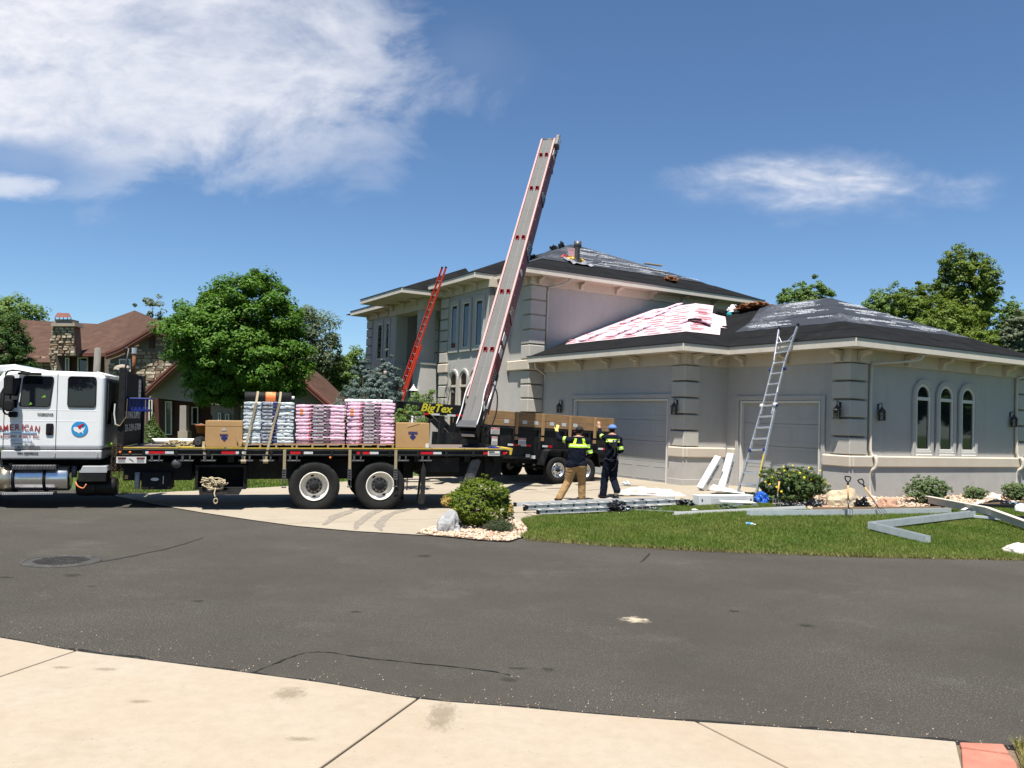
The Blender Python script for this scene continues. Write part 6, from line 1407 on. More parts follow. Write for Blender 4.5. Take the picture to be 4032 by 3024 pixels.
def hand(mb, wrist, dirv, side, palm_n, k=1.0, curl=.35):     # palm, four fingers and a thumb
    w = Vector(wrist); d = Vector(dirv).normalized(); s = Vector(side); s = (s - d * s.dot(d)).normalized(); n = d.cross(s)
    caps(mb, [w, w + d * .05 * k, w + d * .085 * k], [.026 * k, .033 * k, .034 * k], 1.15, .62)
    for i, (o_, L_) in enumerate(((-.028, .066), (-.0095, .076), (.0095, .072), (.027, .056))):
        b = w + d * .088 * k + s * o_ * k; f1 = b + (d + s * o_ * 3) * L_ * .5 * k; f2 = f1 + (d * (1 - curl) + n * curl * palm_n) * L_ * .5 * k; caps(mb, [b - d * .01, f1, f2], [.0105 * k, .0098 * k, .0085 * k], n=8)
    b = w + d * .030 * k - s * .030 * k; t1 = b + (d * .55 - s * .75) * .042 * k; caps(mb, [b, t1, t1 + (d * .85 - s * .2) * .032 * k], [.014 * k, .012 * k, .0095 * k], n=8)
def build_person(mb, J):
    w = J.get('w', 1.0)
    # torso
    caps(mb, [J['pel'], J['wst'], J['chs'], J['nck']], [.150 * w, .152 * w, .165 * w, .10], 1.10, .74)
    caps(mb, [J['shL'], J['nck'], J['shR']], [.078, .095, .078], 1, .9)
    caps(mb, [J['nck'], J['hdb']], [.062, .060]); 
    h = Vector(J['hed']); f = Vector(J['face']); up = Vector((0, 0, 1))
    caps(mb, [h - up * .055 + f * .015, h + up * .025], [.068, .088], .90, 1.10); caps(mb, [h - up * .10 + f * .045, h - up * .05 + f * .05], [.040, .055], 1, 1)
    caps(mb, [h - up * .02 + f * .085, h - up * .045 + f * .105], [.012, .016], n=8)
    sd = f.cross(up)
    for s in (-1, 1): caps(mb, [h + sd * s * .082 - up * .0, h + sd * s * .085 - up * .045], [.014, .010], .5, 1.3, 8)
    for s, r in (('L', 0), ('R', 1)):
        caps(mb, [J['sh' + s], J['el' + s]], [.070 * w, .062], 1, 1); caps(mb, [J['el' + s], J['wr' + s]], [.060, .044])
        caps(mb, [J['hp' + s], J['kn' + s]], [.118 * w, .096]); caps(mb, [J['kn' + s], J['an' + s]], [.096, .088])
        a = Vector(J['an' + s]); t = Vector(J['to' + s]); b = a - (t - a).normalized() * .05; caps(mb, [Vector((b.x, b.y, b.z - .015)), a + (t - a) * .5 - Vector((0, 0, .02)), t], [.045, .047, .038], .95, .8)
    hand(mb, J['wrL'], J['hdL'], (1, 0, 0), 1, 1.12); hand(mb, J['wrR'], J['hdR'], (-.3, 1, 0), 1, 1.0)
def near_seg(p, a, b):
    a = Vector(a); b = Vector(b); d = b - a; t = max(0, min(1, (p - a).dot(d) / d.length_squared)); return (p - a - d * t).length, t
MT = ['navy_cloth', 'skin', 'hivis', 'silver_tape', 'khaki', 'shoe', 'glove', 'hair', 'shoe_sole']
# worker in khaki trousers
J1 = dict(w=1.30, pel=(0, 0, .93), wst=(.01, -.01, 1.08), chs=(.03, .01, 1.36), nck=(.045, .02, 1.53), hdb=(.05, .05, 1.62), hed=(.055, .06, 1.70), face=(-.45, .89, 0),
          shL=(-.185, .02, 1.485), elL=(-.45, .12, 1.52), wrL=(-.50, .20, 1.70), hdL=(.18, .35, .9), shR=(.265, .02, 1.475), elR=(.335, .0, 1.18), wrR=(.27, .22, 1.10), hdR=(-.3, .9, .1),
          hpL=(-.10, 0, .90), knL=(-.18, .06, .48), anL=(-.38, -.06, .10), toL=(-.47, .09, .045), hpR=(.12, 0, .90), knR=(.15, .10, .49), anR=(.165, .12, .10), toR=(.19, .30, .045))
def paint1(c):
    dL, tL = near_seg(c, J1['shL'], J1['elL']); dR, tR = near_seg(c, J1['shR'], J1['elR']); eL, sL = near_seg(c, J1['elL'], J1['wrL']); eR, sR = near_seg(c, J1['elR'], J1['wrR'])
    h = (c - Vector(J1['hed'])).length
    if c.z > 1.585 and h < .2 and abs(c.x - .05) < .16: return 7 if (c.y < .05 and c.z > 1.66) or c.z > 1.74 else 1
    if (c - Vector(J1['wrL'])).length < .24 and (c - Vector(J1['wrL'])).dot(Vector(J1['hdL'])) > -.02 and c.x < -.3: return 6
    if (c - Vector(J1['wrR'])).dot(Vector(J1['hdR'])) > .0 and (c - Vector(J1['wrR'])).length < .22 and c.z < 1.25 and c.x > .05: return 1
    if dL < .09 and .28 < tL < .52: return 3 if abs(tL - .40) < .035 else 2
    if dR < .10 and .70 < tR < .98: return 3 if abs(tR - .84) < .05 else 2
    if c.z < .075 and ((c - Vector(J1['anL'])).length < .3 or (c - Vector(J1['anR'])).length < .3): return 5
    if c.z < .86 + .03 * math.sin(c.x * 9): return 4
    if -.20 < c.x < .32 and c.y < .10:
        if 1.325 < c.z < 1.41: return 3 if abs(c.z - 1.367) < .012 else 2
        if c.z >= 1.41 and c.y < .1 and (abs(c.x + .06 - (c.z - 1.41) * .25) < .03 or abs(c.x - .185 + (c.z - 1.41) * .25) < .03) and c.z < 1.54: return 2
    return 0
g1 = gnd(2264, 1978)
W1p = person('worker in navy hi-vis shirt and khaki trousers raising a gloved hand to the trailer boards', Matrix.Translation(g1) @ RZ(-4), J1, build_person, paint1, MT)
def capmesh(par, J, mat, mat2=None, tilt=8):
    h = Vector(J['hed']); f = Vector(J['face']); a = math.degrees(math.atan2(f.y, f.x)) - 90
    m = MB(); m.lathe([(0, .098), (.05, .092), (.085, .062), (.102, .02), (.104, -.015)], SCL(.98, 1.12, 1.0), 20); 
    c = m.build('cap', mat, par, True, M=Matrix.Translation(h + Vector((0, 0, .035))) @ RZ(a) @ RX(-tilt))
    b = MB(); P = [(-.085, .07), (-.07, .15), (-.03, .19), (.03, .19), (.07, .15), (.085, .07)]; b.prism(P, -.012, -.004, lambda u, v, t: (u, v, t - abs(u) * .15)); b.build('peak', mat2 or mat, c)
    s_ = c.modifiers.new('t', 'SOLIDIFY'); s_.thickness = .006; return c
capmesh(W1p, J1, 'cap_dark', 'reflect_red')
# worker in harness
J2 = dict(w=.95, pel=(0, 0, .94), wst=(.01, 0, 1.10), chs=(.02, .0, 1.37), nck=(.035, .03, 1.53), hdb=(.03, .06, 1.62), hed=(.025, .075, 1.70), face=(-.75, .66, .05),
          shL=(-.15, .03, 1.49), elL=(-.25, .18, 1.54), wrL=(-.29, .24, 1.74), hdL=(-.12, .25, .95), shR=(.205, .0, 1.47), elR=(.255, -.02, 1.19), wrR=(.15, .18, 1.14), hdR=(-.6, .75, .1),
          hpL=(-.08, 0, .91), knL=(-.13, .05, .50), anL=(-.16, .03, .10), toL=(-.25, .17, .045), hpR=(.09, 0, .91), knR=(.08, .10, .50), anR=(.17, -.14, .22), toR=(.10, -.02, .075))
def paint2(c):
    J = J2; dL, tL = near_seg(c, J['shL'], J['elL']); dR, tR = near_seg(c, J['shR'], J['elR'])
    h = (c - Vector(J['hed'])).length
    if c.z > 1.585 and h < .2 and abs(c.x - .03) < .17 and c.x > -.16: return 7 if (c.y < .045 and c.z > 1.64) or c.z > 1.74 else 1
    if (c - Vector(J['wrL'])).dot(Vector(J['hdL'])) > -.015 and c.x < -.2 and c.z > 1.7: return 1
    if (c - Vector(J['wrR'])).dot(Vector(J['hdR'])) > .0 and (c - Vector(J['wrR'])).length < .22 and c.z < 1.28: return 1
    if dL < .095 and .45 < tL < .85 and c.z < 1.60: return 3 if abs(tL - .65) < .06 else 2
    if dR < .10 and .62 < tR < .90: return 3 if abs(tR - .76) < .05 else 2
    if (c - Vector(J['anL'])).length < .28 and c.z < .075: return 5
    if near_seg(c, Vector(J['anR']) - Vector((0, 0, .03)), J['toR'])[0] < .075 and c.z < .225: return 8 if c.y < -.10 and c.z < .16 else 5
    if -.13 < c.x < .2 and c.y < .1 and 1.40 < c.z < 1.475: return 3 if abs(c.z - 1.437) < .011 else 2
    return 0
g2 = gnd(2400, 1964)
W2p = person('worker in navy overalls, safety harness and blue cap reaching up with one bare hand', Matrix.Translation(g2) @ RZ(-3), J2, build_person, paint2, MT)
capmesh(W2p, J2, 'cap_blue', None, 4)
hn = MB()
for pts in ([(-.13, -.10, 1.50), (-.05, -.135, 1.36), (.06, -.15, 1.28), (.16, -.13, 1.10), (.17, -.12, .98)], [(.17, -.10, 1.50), (.14, -.14, 1.40), (.06, -.15, 1.28), (-.06, -.14, 1.16), (-.15, -.11, 1.02)], [(-.16, -.10, 1.0), (0, -.14, .96), (.17, -.10, .98)], [(.16, -.12, .96), (.10, -.13, .78), (.02, -.12, .70)], [(-.15, -.11, .98), (-.13, -.12, .80), (-.06, -.12, .72)]):
    hn.tube(smooth_line([Vector(p) for p in pts], 4), .020, 6, flat=.35)
hn.build('harness', 'strap_black', W2p); hb_ = MB(); hb_.bx(.02, .13, -.21, -.14, 1.26, 1.46); hb_.tube([(.07, -.19, 1.28), (.09, -.2, 1.15), (.05, -.2, 1.05)], .016, 6); hb_.build('lanyard_pack', 'strap_black', W2p, bev=.02)
hb2 = MB(); hb2.box((.07, -.2, 1.42), (.05, .03, .03)); hb2.box((.06, -.165, 1.28), (.05, .02, .05)); hb2.build('buckle', 'alum', W2p, bev=.004)

# ------------------------------------------------------------------ neighbour's brown house
B0 = Matrix.Identity(4)
BH = thing('brown_house', 'brown shingled stone house with tall stone chimney behind the truck cab', 'house', B0)
def poly3(name, pts, mat, par, th=.12, down=(0, 0, -1)):
    pts = [Vector(p) for p in pts]; d = Vector(down) * th; n = len(pts)
    return MB().add([tuple(p) for p in pts] + [tuple(p + d) for p in pts], [tuple(range(n)), tuple(range(2 * n - 1, n - 1, -1))] + [(i, (i + 1) % n, n + (i + 1) % n, n + i) for i in range(n)]).build(name, mat, par)
def tris(name, P, F_, mat, par): return MB().add([tuple(p) for p in P], F_).build(name, mat, par)
rb = tris('roof', [at(-500, 1228, 55), at(470, 1280, 55), at(470, 1425, 47.5), at(-500, 1430, 47.5)], [(0, 1, 2, 3)], 'shingle_brown', BH)
E1, E2, Gp, Pk, Qk = at(214, 1390, 44), at(412, 1392, 42.4), at(613, 1276, 41.6), at(530, 1222, 50), at(330, 1295, 52)
tris('roof', [E1, E2, at(500, 1352, 42), Gp, Pk, Qk, at(815, 1390, 41.6), at(720, 1350, 41.8), at(790, 1330, 50)], [(0, 1, 4), (1, 2, 4), (2, 3, 4), (0, 4, 5), (3, 7, 4), (7, 6, 4), (6, 8, 4)], 'shingle_brown', BH)
poly3('eave_board', [at(214, 1392, 44), at(414, 1394, 42.4), at(414, 1404, 42.4), at(214, 1403, 44)], 'brown_trim', BH, .1, (0, -1, 0))
def barge(pts, Y, offs, mats, par):
    pk = min(range(len(pts)), key=lambda i: pts[i][1]); P = smooth_line([tuple(p) for p in pts[:pk + 1]], 5) + smooth_line([tuple(p) for p in pts[pk:]], 5)[1:]
    for (o0, o1, dy), mt in zip(offs, mats):
        mb = MB(); n = len(P); a = [at(x, y + o0, Y - dy) for x, y in P] + [at(x, y + o1, Y - dy) for x, y in P]; b = [p + Vector((0, .28 + dy, 0)) for p in a]
        mb.add([tuple(p) for p in a + b], [(i, i + 1, n + i + 1, n + i) for i in range(n - 1)] + [(2 * n + i, 3 * n + i, 3 * n + i + 1, 2 * n + i + 1) for i in range(n - 1)] + [(i, 2 * n + i, 2 * n + i + 1, i + 1) for i in range(n - 1)] + [(n + i, n + i + 1, 3 * n + i + 1, 3 * n + i) for i in range(n - 1)] + [(0, n, 3 * n, 2 * n), (n - 1, 3 * n - 1, 4 * n - 1, 2 * n - 1)])
        mb.build('barge_board', mt, par)
gl = [(412, 1386), (470, 1364), (530, 1328), (613, 1278), (690, 1326), (760, 1362), (820, 1386)]
barge(gl, 41.6, [(0, 9, .16), (9, 16, .1), (16, 21, .13), (21, 27, .04)], ['brown_trim', 'brown_trim_light', 'brown_trim', 'brown_trim_light'], BH)
wallY = 42.0
def ybarge(x, L=gl):
    for (x0, y0), (x1, y1) in zip(L, L[1:]):
        if x0 <= x <= x1: return y0 + (y1 - y0) * (x - x0) / (x1 - x0)
    return 1400
gw = poly3('gable_wall', [at(x, y + 14, wallY) for x, y in gl] + [at(820, 1780, wallY), at(412, 1780, wallY)], 'mortar', BH, .25, (0, 1, 0))
def stones(par, px0, px1, py0, py1, Y, top=None, hrange=(9, 17), wrange=(18, 46), skip=(), th=.07, shape=None):
    y = py1
    while y > py0:
        h = random.uniform(*hrange); x = px0 + random.uniform(-8, 0)
        while x < px1:
            w = random.uniform(*wrange); xa, xb = (x, x + w) if shape is None else (max(x, shape(y)[0]), min(x + w, shape(y)[1]))
            ok = xb - xa > 6 and (top is None or (y - h > max(top(xa), top(xb)) + 22)) and not any(a < xb and xa < b and c < y and y - h < d for a, b, c, d in skip)
            if ok:
                p0 = at(xa + .9, y - .8, Y); p1 = at(xb - .9, y - h + .8, Y); t = th * random.uniform(.5, 1.2)
                j = lambda: random.uniform(-.02, .02)
                vs = [(p0.x, p0.y, p0.z), (p1.x, p0.y, p0.z), (p1.x, p0.y, p1.z), (p0.x, p0.y, p1.z)]; fr_ = [(p0.x + .02 + j() * .5, p0.y - t + j(), p0.z + .015), (p1.x - .02 + j() * .5, p0.y - t + j(), p0.z + .015), (p1.x - .02, p0.y - t + j(), p1.z - .015 + j() * .4), (p0.x + .02, p0.y - t + j(), p1.z - .015 + j() * .4)]
                MB().add(vs + fr_, [(4, 5, 6, 7), (0, 1, 5, 4), (1, 2, 6, 5), (2, 3, 7, 6), (3, 0, 4, 7)]).build('stone', random.choice(['stone_a', 'stone_a', 'stone_b', 'stone_b', 'stone_c']), par)
            x += w
        y -= h
stones(gw, 432, 660, 1300, 1545, wallY, ybarge, skip=((466, 516, 1410, 1470), (583, 608, 1322, 1374)))
def bwin(x0, x1, y0, y1, Y, par, mat='frame_white', f=5):
    w = poly3('window', [at(x0, y0, Y), at(x1, y0, Y), at(x1, y1, Y), at(x0, y1, Y)], 'glass', par, .05, (0, 1, 0))
    m = MB(); a = [at(x, y, Y - .06) for x, y in ((x0, y0), (x1, y0), (x1, y1), (x0, y1))]; b = [at(x, y, Y - .06) for x, y in ((x0 + f, y0 + f), (x1 - f, y0 + f), (x1 - f, y1 - f), (x0 + f, y1 - f))]; c = [p + Vector((0, .08, 0)) for p in a]; d = [p + Vector((0, .08, 0)) for p in b]
    m.add([tuple(p) for p in a + b + c + d], [(i, (i + 1) % 4, 4 + (i + 1) % 4, 4 + i) for i in range(4)] + [((i + 1) % 4, i, 8 + i, 8 + (i + 1) % 4) for i in range(4)] + [(4 + i, 4 + (i + 1) % 4, 12 + (i + 1) % 4, 12 + i) for i in range(4)]); m.build('frame', mat, w); return w
bwin(468, 514, 1413, 1470, wallY - .1, BH); poly3('louvre', [at(x, y, wallY - .12) for x, y in ((586, 1325), (605, 1325), (605, 1370), (586, 1370))], 'brown_wall', BH, .1, (0, 1, 0))
poly3('wall', [at(x, y, 44.6) for x, y in ((222, 1395), (440, 1395), (440, 1780), (222, 1780))], 'brown_wall', BH, .2, (0, 1, 0))
poly3('wall', [at(x, y, 48.2) for x, y in ((-500, 1420), (240, 1415), (240, 1790), (-500, 1790))], 'mortar', BH, .2, (0, 1, 0))
stones(bpy.data.objects['wall.001'] if False else BH, 140, 214, 1418, 1475, 48.1)
for r in ((304, 346, 1406, 1475), (256, 272, 1408, 1475), (412, 424, 1412, 1475)): bwin(*r, 44.5, BH)
# chimney: tapered stone stack with cap
cz = poly3('chimney', [at(x, y, 42.6) for x, y in ((208, 1284), (292, 1282), (300, 1400), (190, 1400))], 'stone_c', BH, .6, (0, 1, 0))
stones(cz, 180, 312, 1284, 1402, 42.55, None, (8, 13), (16, 34), shape=lambda y: (208 - (y - 1284) * .155, 292 + (y - 1284) * .07), th=.10)
cz2 = poly3('chimney_buttress', [at(x, y, 42.3) for x, y in ((190, 1396), (216, 1396), (234, 1500), (212, 1500))], 'mortar', BH, .6, (0, 1, 0))
stones(cz2, 185, 236, 1396, 1480, 42.25, None, (8, 13), (14, 24), shape=lambda y: (192 + (y - 1396) * .2, 216 + (y - 1396) * .18))
poly3('chimney_cap', [at(x, y, 42.3) for x, y in ((202, 1270), (293, 1270), (295, 1284), (200, 1284))], 'cap_stone', cz, .9, (0, 1, 0)); poly3('chimney_cap', [at(x, y, 42.4) for x, y in ((214, 1257), (281, 1257), (281, 1270), (213, 1270))], 'cap_stone', cz, .75, (0, 1, 0))
cr_ = MB(); 
for x in (216, 232, 248, 264, 278): cr_.add([tuple(v) for v in (at(x, 1248, 42.5), at(x + 3, 1248, 42.5), at(x + 3, 1258, 42.5), at(x, 1258, 42.5))], [(0, 1, 2, 3)])
cr_.build('cowl_post', 'brown_wall', cz)
k1 = [at(x, y, Yv) for x, y, Yv in ((214, 1249, 42.2), (282, 1250, 42.2), (282, 1250, 43.6), (216, 1249, 43.6), (226, 1231, 42.5), (272, 1233, 42.5), (272, 1233, 43.3), (226, 1231, 43.3))]
tris('chimney_cowl', k1, [(0, 1, 5, 4), (1, 2, 6, 5), (2, 3, 7, 6), (3, 0, 4, 7), (4, 5, 6, 7), (3, 2, 1, 0)], 'brown_trim', cz)
# low front gable with porch
g3 = [(566, 1540), (640, 1468), (730, 1400), (935, 1330), (1120, 1430), (1225, 1524), (1308, 1596)]
barge(g3, 37.2, [(0, 10, .16), (10, 18, .1), (18, 24, .14), (24, 31, .05)], ['brown_trim', 'brown_trim_light', 'brown_trim', 'brown_trim_light'], BH)
P = smooth_line(g3[:4], 3) + smooth_line(g3[3:], 3)[1:]; a = [at(x, y, 37.1) for x, y in P]; b = [p + Vector((0, 6.0, .0)) for p in a]; n = len(P)
tris('roof', a + b, [(i, i + 1, n + i + 1, n + i) for i in range(n - 1)], 'shingle_brown', BH)
poly3('gable_wall', [at(x, y + 20, 37.8) for x, y in g3] + [at(1290, 1640, 37.8), at(590, 1565, 37.8)], 'bh_stucco', BH, .2, (0, 1, 0))
poly3('wall', [at(x, y, 38.6) for x, y in ((575, 1560), (1290, 1560), (1290, 1800), (575, 1800))], 'brown_wall', BH, .2, (0, 1, 0))
poly3('wall', [at(x, y, 38.2) for x, y in ((830, 1560), (1290, 1600), (1290, 1800), (830, 1800))], 'bh_stucco', BH, .2, (0, 1, 0))
for r in ((650, 676, 1580, 1712), (754, 780, 1602, 1672), (585, 600, 1572, 1720), (858, 870, 1625, 1660), (886, 902, 1630, 1660)): bwin(*r, 38.1 if r[0] > 800 else 38.5, BH, f=4)
poly3('porch_post', [at(x, y, 37.6) for x, y in ((708, 1596), (733, 1596), (733, 1703), (706, 1703))], 'bh_stucco', BH, .35, (0, 1, 0)); poly3('post_base', [at(x, y, 37.5) for x, y in ((700, 1698), (738, 1698), (738, 1760), (700, 1760))], 'cap_stone', BH, .5, (0, 1, 0))
t = thing('planter', 'terracotta planter on the brown porch behind the front cardboard box', 'planter', Matrix.Translation(at(790, 1706, 37.0))); MB().lathe([(0, 0), (.15, 0), (.22, .32), (.25, .32), (.25, .38), (0, .36)], None, 14).build('pot', 'terracotta', t, True); MB().lathe([(.0, .37), (.22, .37), (0, .44)], None, 12).build('soil', 'dirt', t)
t = MB(); pz = at(381, 1460, 24); pz.z = 0; ht = at(381, 1372, 24).z
t.lathe([(.10, 0), (.095, ht * .5), (.09, ht), (.05, ht + .02), (0, ht + .02)], None, 12); t = t.build('wooden_post', 'post_grey', None, True, M=Matrix.Translation(pz)); tag(t, 'weathered grey wooden post standing behind the truck cab roof', 'post')
# white lamp post beside the portico
lpz = HM @ Vector((-4.9, 19.0, .25)); LPp = at(1628, 1535, lpz.y); 
t = thing('lamp_post', 'white lantern on a white post in front of the portico column', 'lamp post', Matrix.Translation((LPp.x, lpz.y, .25)))
hz = LPp.z - .25
MB().tube([(0, 0, 0), (0, 0, hz - .28)], .045, 12).build('post', 'lamp_white', t, True)
MB().lathe([(0, 0), (.12, 0), (.12, .03), (.0, .03)], T3(0, 0, hz - .28), 12).build('lantern_base', 'lamp_white', t); MB().lathe([(.10, 0), (.12, .22)], T3(0, 0, hz - .25), 8).build('lantern_glass', 'glass', t)
m = MB()
for i in range(6): q = i * math.pi / 3; m.tube([(.105 * math.cos(q), .105 * math.sin(q), hz - .25), (.125 * math.cos(q), .125 * math.sin(q), hz - .03)], .012, 5)
m.build('lantern_bars', 'lamp_white', t); MB().lathe([(.19, 0), (.16, .03), (.08, .12), (.06, .17), (.02, .2), (.02, .26), (0, .27)], T3(0, 0, hz - .03), 14).build('lantern_hood', 'lamp_white', t, True)
# ------------------------------------------------------------------ plants
def leaves(C, N, size, rng, asp=.62, jit=.35, fold=.25):      # leaf quads at centres C with normals N
    n = len(C); N = N / np.maximum(1e-6, np.linalg.norm(N, axis=1, keepdims=True)); r = rng.normal(size=(n, 3)); A = np.cross(N, r); A /= np.maximum(1e-6, np.linalg.norm(A, axis=1, keepdims=True)); B = np.cross(N, A)
    s = (size * (1 + jit * rng.uniform(-1, 1, n)))[:, None]
    V = np.stack([C - A * s * .5, C + B * s * asp * .5 - N * s * fold * .2 - A * s * .05, C + A * s * .5, C - B * s * asp * .5 - N * s * fold * .2 - A * s * .05], 1).reshape(-1, 3)
    return V, np.arange(4 * n).reshape(-1, 4)
def crown_mesh(name, mat, R, n, clumps, size, seed, rc=.32, up=.55, flat=.35, lobes=3.0, hollow=.55, asp=.62, droop=0.0, cone=0.0, zs=.72):
    rng = np.random.default_rng(seed); K = clumps; d = rng.normal(size=(K, 3)); d /= np.linalg.norm(d, axis=1, keepdims=True)
    ph = rng.uniform(0, 6.3, 6); lob = 1 + .16 * np.sin(lobes * np.arctan2(d[:, 1], d[:, 0]) + ph[0]) * np.cos(2 * d[:, 2] + ph[1]) + .12 * np.sin(5 * d[:, 2] + ph[2] + 2 * d[:, 0]) + rng.normal(0, .06, K)
    rad = (hollow + (1 - hollow) * rng.uniform(0, 1, K) ** .6) * lob; P = d * rad[:, None]
    P[:, 2] = np.where(P[:, 2] < -flat, -flat - (P[:, 2] + flat) * -.35, P[:, 2])
    if cone: sc = np.clip(1 - (P[:, 2] + 1) / 2 * cone, .03, 1) * 1.25; P[:, 0] *= sc; P[:, 1] *= sc
    P *= np.array(R)
    per = rng.multinomial(n, rng.dirichlet(np.full(K, 6.0))); C = []; N = []
    for k in range(K):
        m = per[k]; e = rng.normal(size=(m, 3)); e /= np.linalg.norm(e, axis=1, keepdims=True); q = rc * min(R) * rng.uniform(.65, 1.25)
        if cone: q *= max(.35, 1 - (P[k, 2] / R[2] + 1) / 2 * cone * .8)
        rr = rng.uniform(.25, 1, m) ** .5; off = e * rr[:, None] * q * np.array([1.05, 1.05, zs]); off[:, 2] -= droop * (off[:, 0] ** 2 + off[:, 1] ** 2)
        C.append(P[k] + off); N.append(e * .55 + d[k] * .35 + np.array([0, 0, up]) + rng.normal(0, .33, (m, 3)))
    C = np.concatenate(C); N = np.concatenate(N); V, Fc = leaves(C, N, size, rng, asp); return fastmesh(name, V, Fc, mat), P
def trunk_mesh(P, base_z, r0, top, seed, R, nb=10):
    rs = random.Random(seed); mb = MB(); bend = Vector((rs.uniform(-.1, .1), rs.uniform(-.1, .1), 0))
    pts = [Vector((0, 0, base_z)), Vector((0, 0, base_z * .5)) + bend * .5, bend * 1.0 + Vector((0, 0, -R[2] * .3)), bend * 1.2 + Vector((0, 0, top))]
    mb.tube(smooth_line(pts, 4), [r0 * (1 - .8 * i / 12) for i in range(13)], 9)
    idx = [rs.randrange(len(P)) for _ in range(nb)]
    for i in idx:
        e = Vector(P[i]) * .85; s = Vector((0, 0, min(top * .8, max(base_z * .3, e.z - .45 * (e.xy.length))))); m_ = (s + e) / 2 + Vector((0, 0, -.06 * e.xy.length)); mb.tube(smooth_line([s, m_, e], 3), [r0 * .38 * (1 - .12 * j) for j in range(7)], 6)
    return mb
def tree(name, label, c, R, mat, n, clumps, size, seed, rt=.12, cat='tree', group=None, gzv=None, par_kw={}, trunk=True):
    c = Vector(c); g = gz(c.x, c.y) if gzv is None else gzv
    t = thing(name, label, cat, Matrix.Translation((c.x, c.y, g)), group); me, P = crown_mesh('crown', mat, R, n, clumps, size, seed, **par_kw)
    obj('crown', me, t, T3(0, 0, c.z - g))
    if trunk: o = trunk_mesh(P, -(c.z - g) - .05, rt, R[2] * .55, seed, R).build('trunk', 'bark', t, True); o.location = (0, 0, c.z - g)
    return t
tree('maple_tree', 'large round bright green maple tree behind the shingle stacks', at(945, 1362, 33), (2.50, 2.45, 2.66), 'leaf_maple', 120000, 800, .12, 5, .17, par_kw=dict(rc=.14, flat=.8, hollow=.55, up=.6, droop=.15, zs=.75))
tree('dark_tree', 'dark green leafy tree at the left edge above the truck cab', at(-20, 1385, 30), (1.25, 1.4, 1.45), 'leaf_dark', 32000, 420, .085, 6, .1, par_kw=dict(rc=.17, hollow=.4))
tree('far_tree', 'rounded tree top showing over the brown house roof at left', at(70, 1255, 72), (2.4, 2.4, 2.0), 'leaf_ash', 11000, 120, .22, 7, .15)
tree('sparse_tree', 'thin sparse tree rising behind the brown house gable', at(600, 1250, 66), (1.3, 1.3, 2.2), 'leaf_willow', 1500, 34, .22, 8, .06, par_kw=dict(rc=.22, hollow=.2))
tree('olive_tree', 'grey green tree behind the right side of the maple', at(1225, 1370, 46), (1.4, 1.4, 2.3), 'leaf_olive', 15000, 170, .13, 9, .1)
for i, (x, y, Y, R, mt, lb) in enumerate(((1275, 1500, 50, (2.0, 2.0, 1.6), 'leaf_olive', 'low grey green tree between the maple and the juniper'), (1395, 1485, 48, (1.6, 1.6, 1.7), 'leaf_ash', 'yellowish green tree behind the blue junipers, nearest the house'), (1335, 1520, 58, (2.6, 2.6, 2.2), 'leaf_willow', 'pale hazy tree far behind the blue junipers'))):
    tree('garden_tree', lb, at(x, y, Y), R, mt, 22000, 340, .115, 20 + i, .1, par_kw=dict(rc=.15))
for i, (x, y, Y, R, lb) in enumerate(((1428, 1530, 27.5, (.85, .85, .95), 'blue juniper nearest the maple in front of the portico'), (1522, 1520, 26.8, (.72, .72, 1.15), 'taller blue juniper beside the red ladder'), (1478, 1560, 26.0, (.8, .8, .75), 'low blue juniper between the two taller ones'))):
    tree('juniper', lb, at(x, y, Y), R, 'needle_blue', 11000, 130, .075, 30 + i, .07, 'juniper', 'blue junipers by the portico', par_kw=dict(rc=.22, asp=.3, up=.5, cone=.75, hollow=.45, flat=.9))
tree('green_shrub', 'clipped light green shrub under the trailer gooseneck', at(1612, 1655, 21.6), (.42, .42, .45), 'leaf_ash', 4000, 40, .05, 37, .02, 'shrub', par_kw=dict(rc=.3))
tree('young_shrub', 'loose light green shrub at the portico column foot', at(1668, 1580, 25.5), (.45, .45, .45), 'leaf_ash', 1600, 30, .06, 38, .02, 'shrub', par_kw=dict(rc=.3, hollow=.2))
for i, (x, y0, y1, Y, lb) in enumerate(((602, 1632, 1765, 33, 'small cone shaped dwarf spruce behind the truck deck'), (833, 1636, 1700, 35, 'tiny cone spruce tip showing above the front cardboard box'))):
    tp_ = at(x, y0, Y).z; tree('dwarf_spruce', lb, (at(x, y0, Y).x, Y, tp_ / 2), (.80 if i == 0 else .4, .80 if i == 0 else .4, tp_ / 2), 'needle_green', 20000, 420, .05, 40 + i, .05, 'spruce', 'dwarf spruces by the porch', par_kw=dict(rc=.16, asp=.35, cone=.95, hollow=.7, flat=.97), gzv=0)
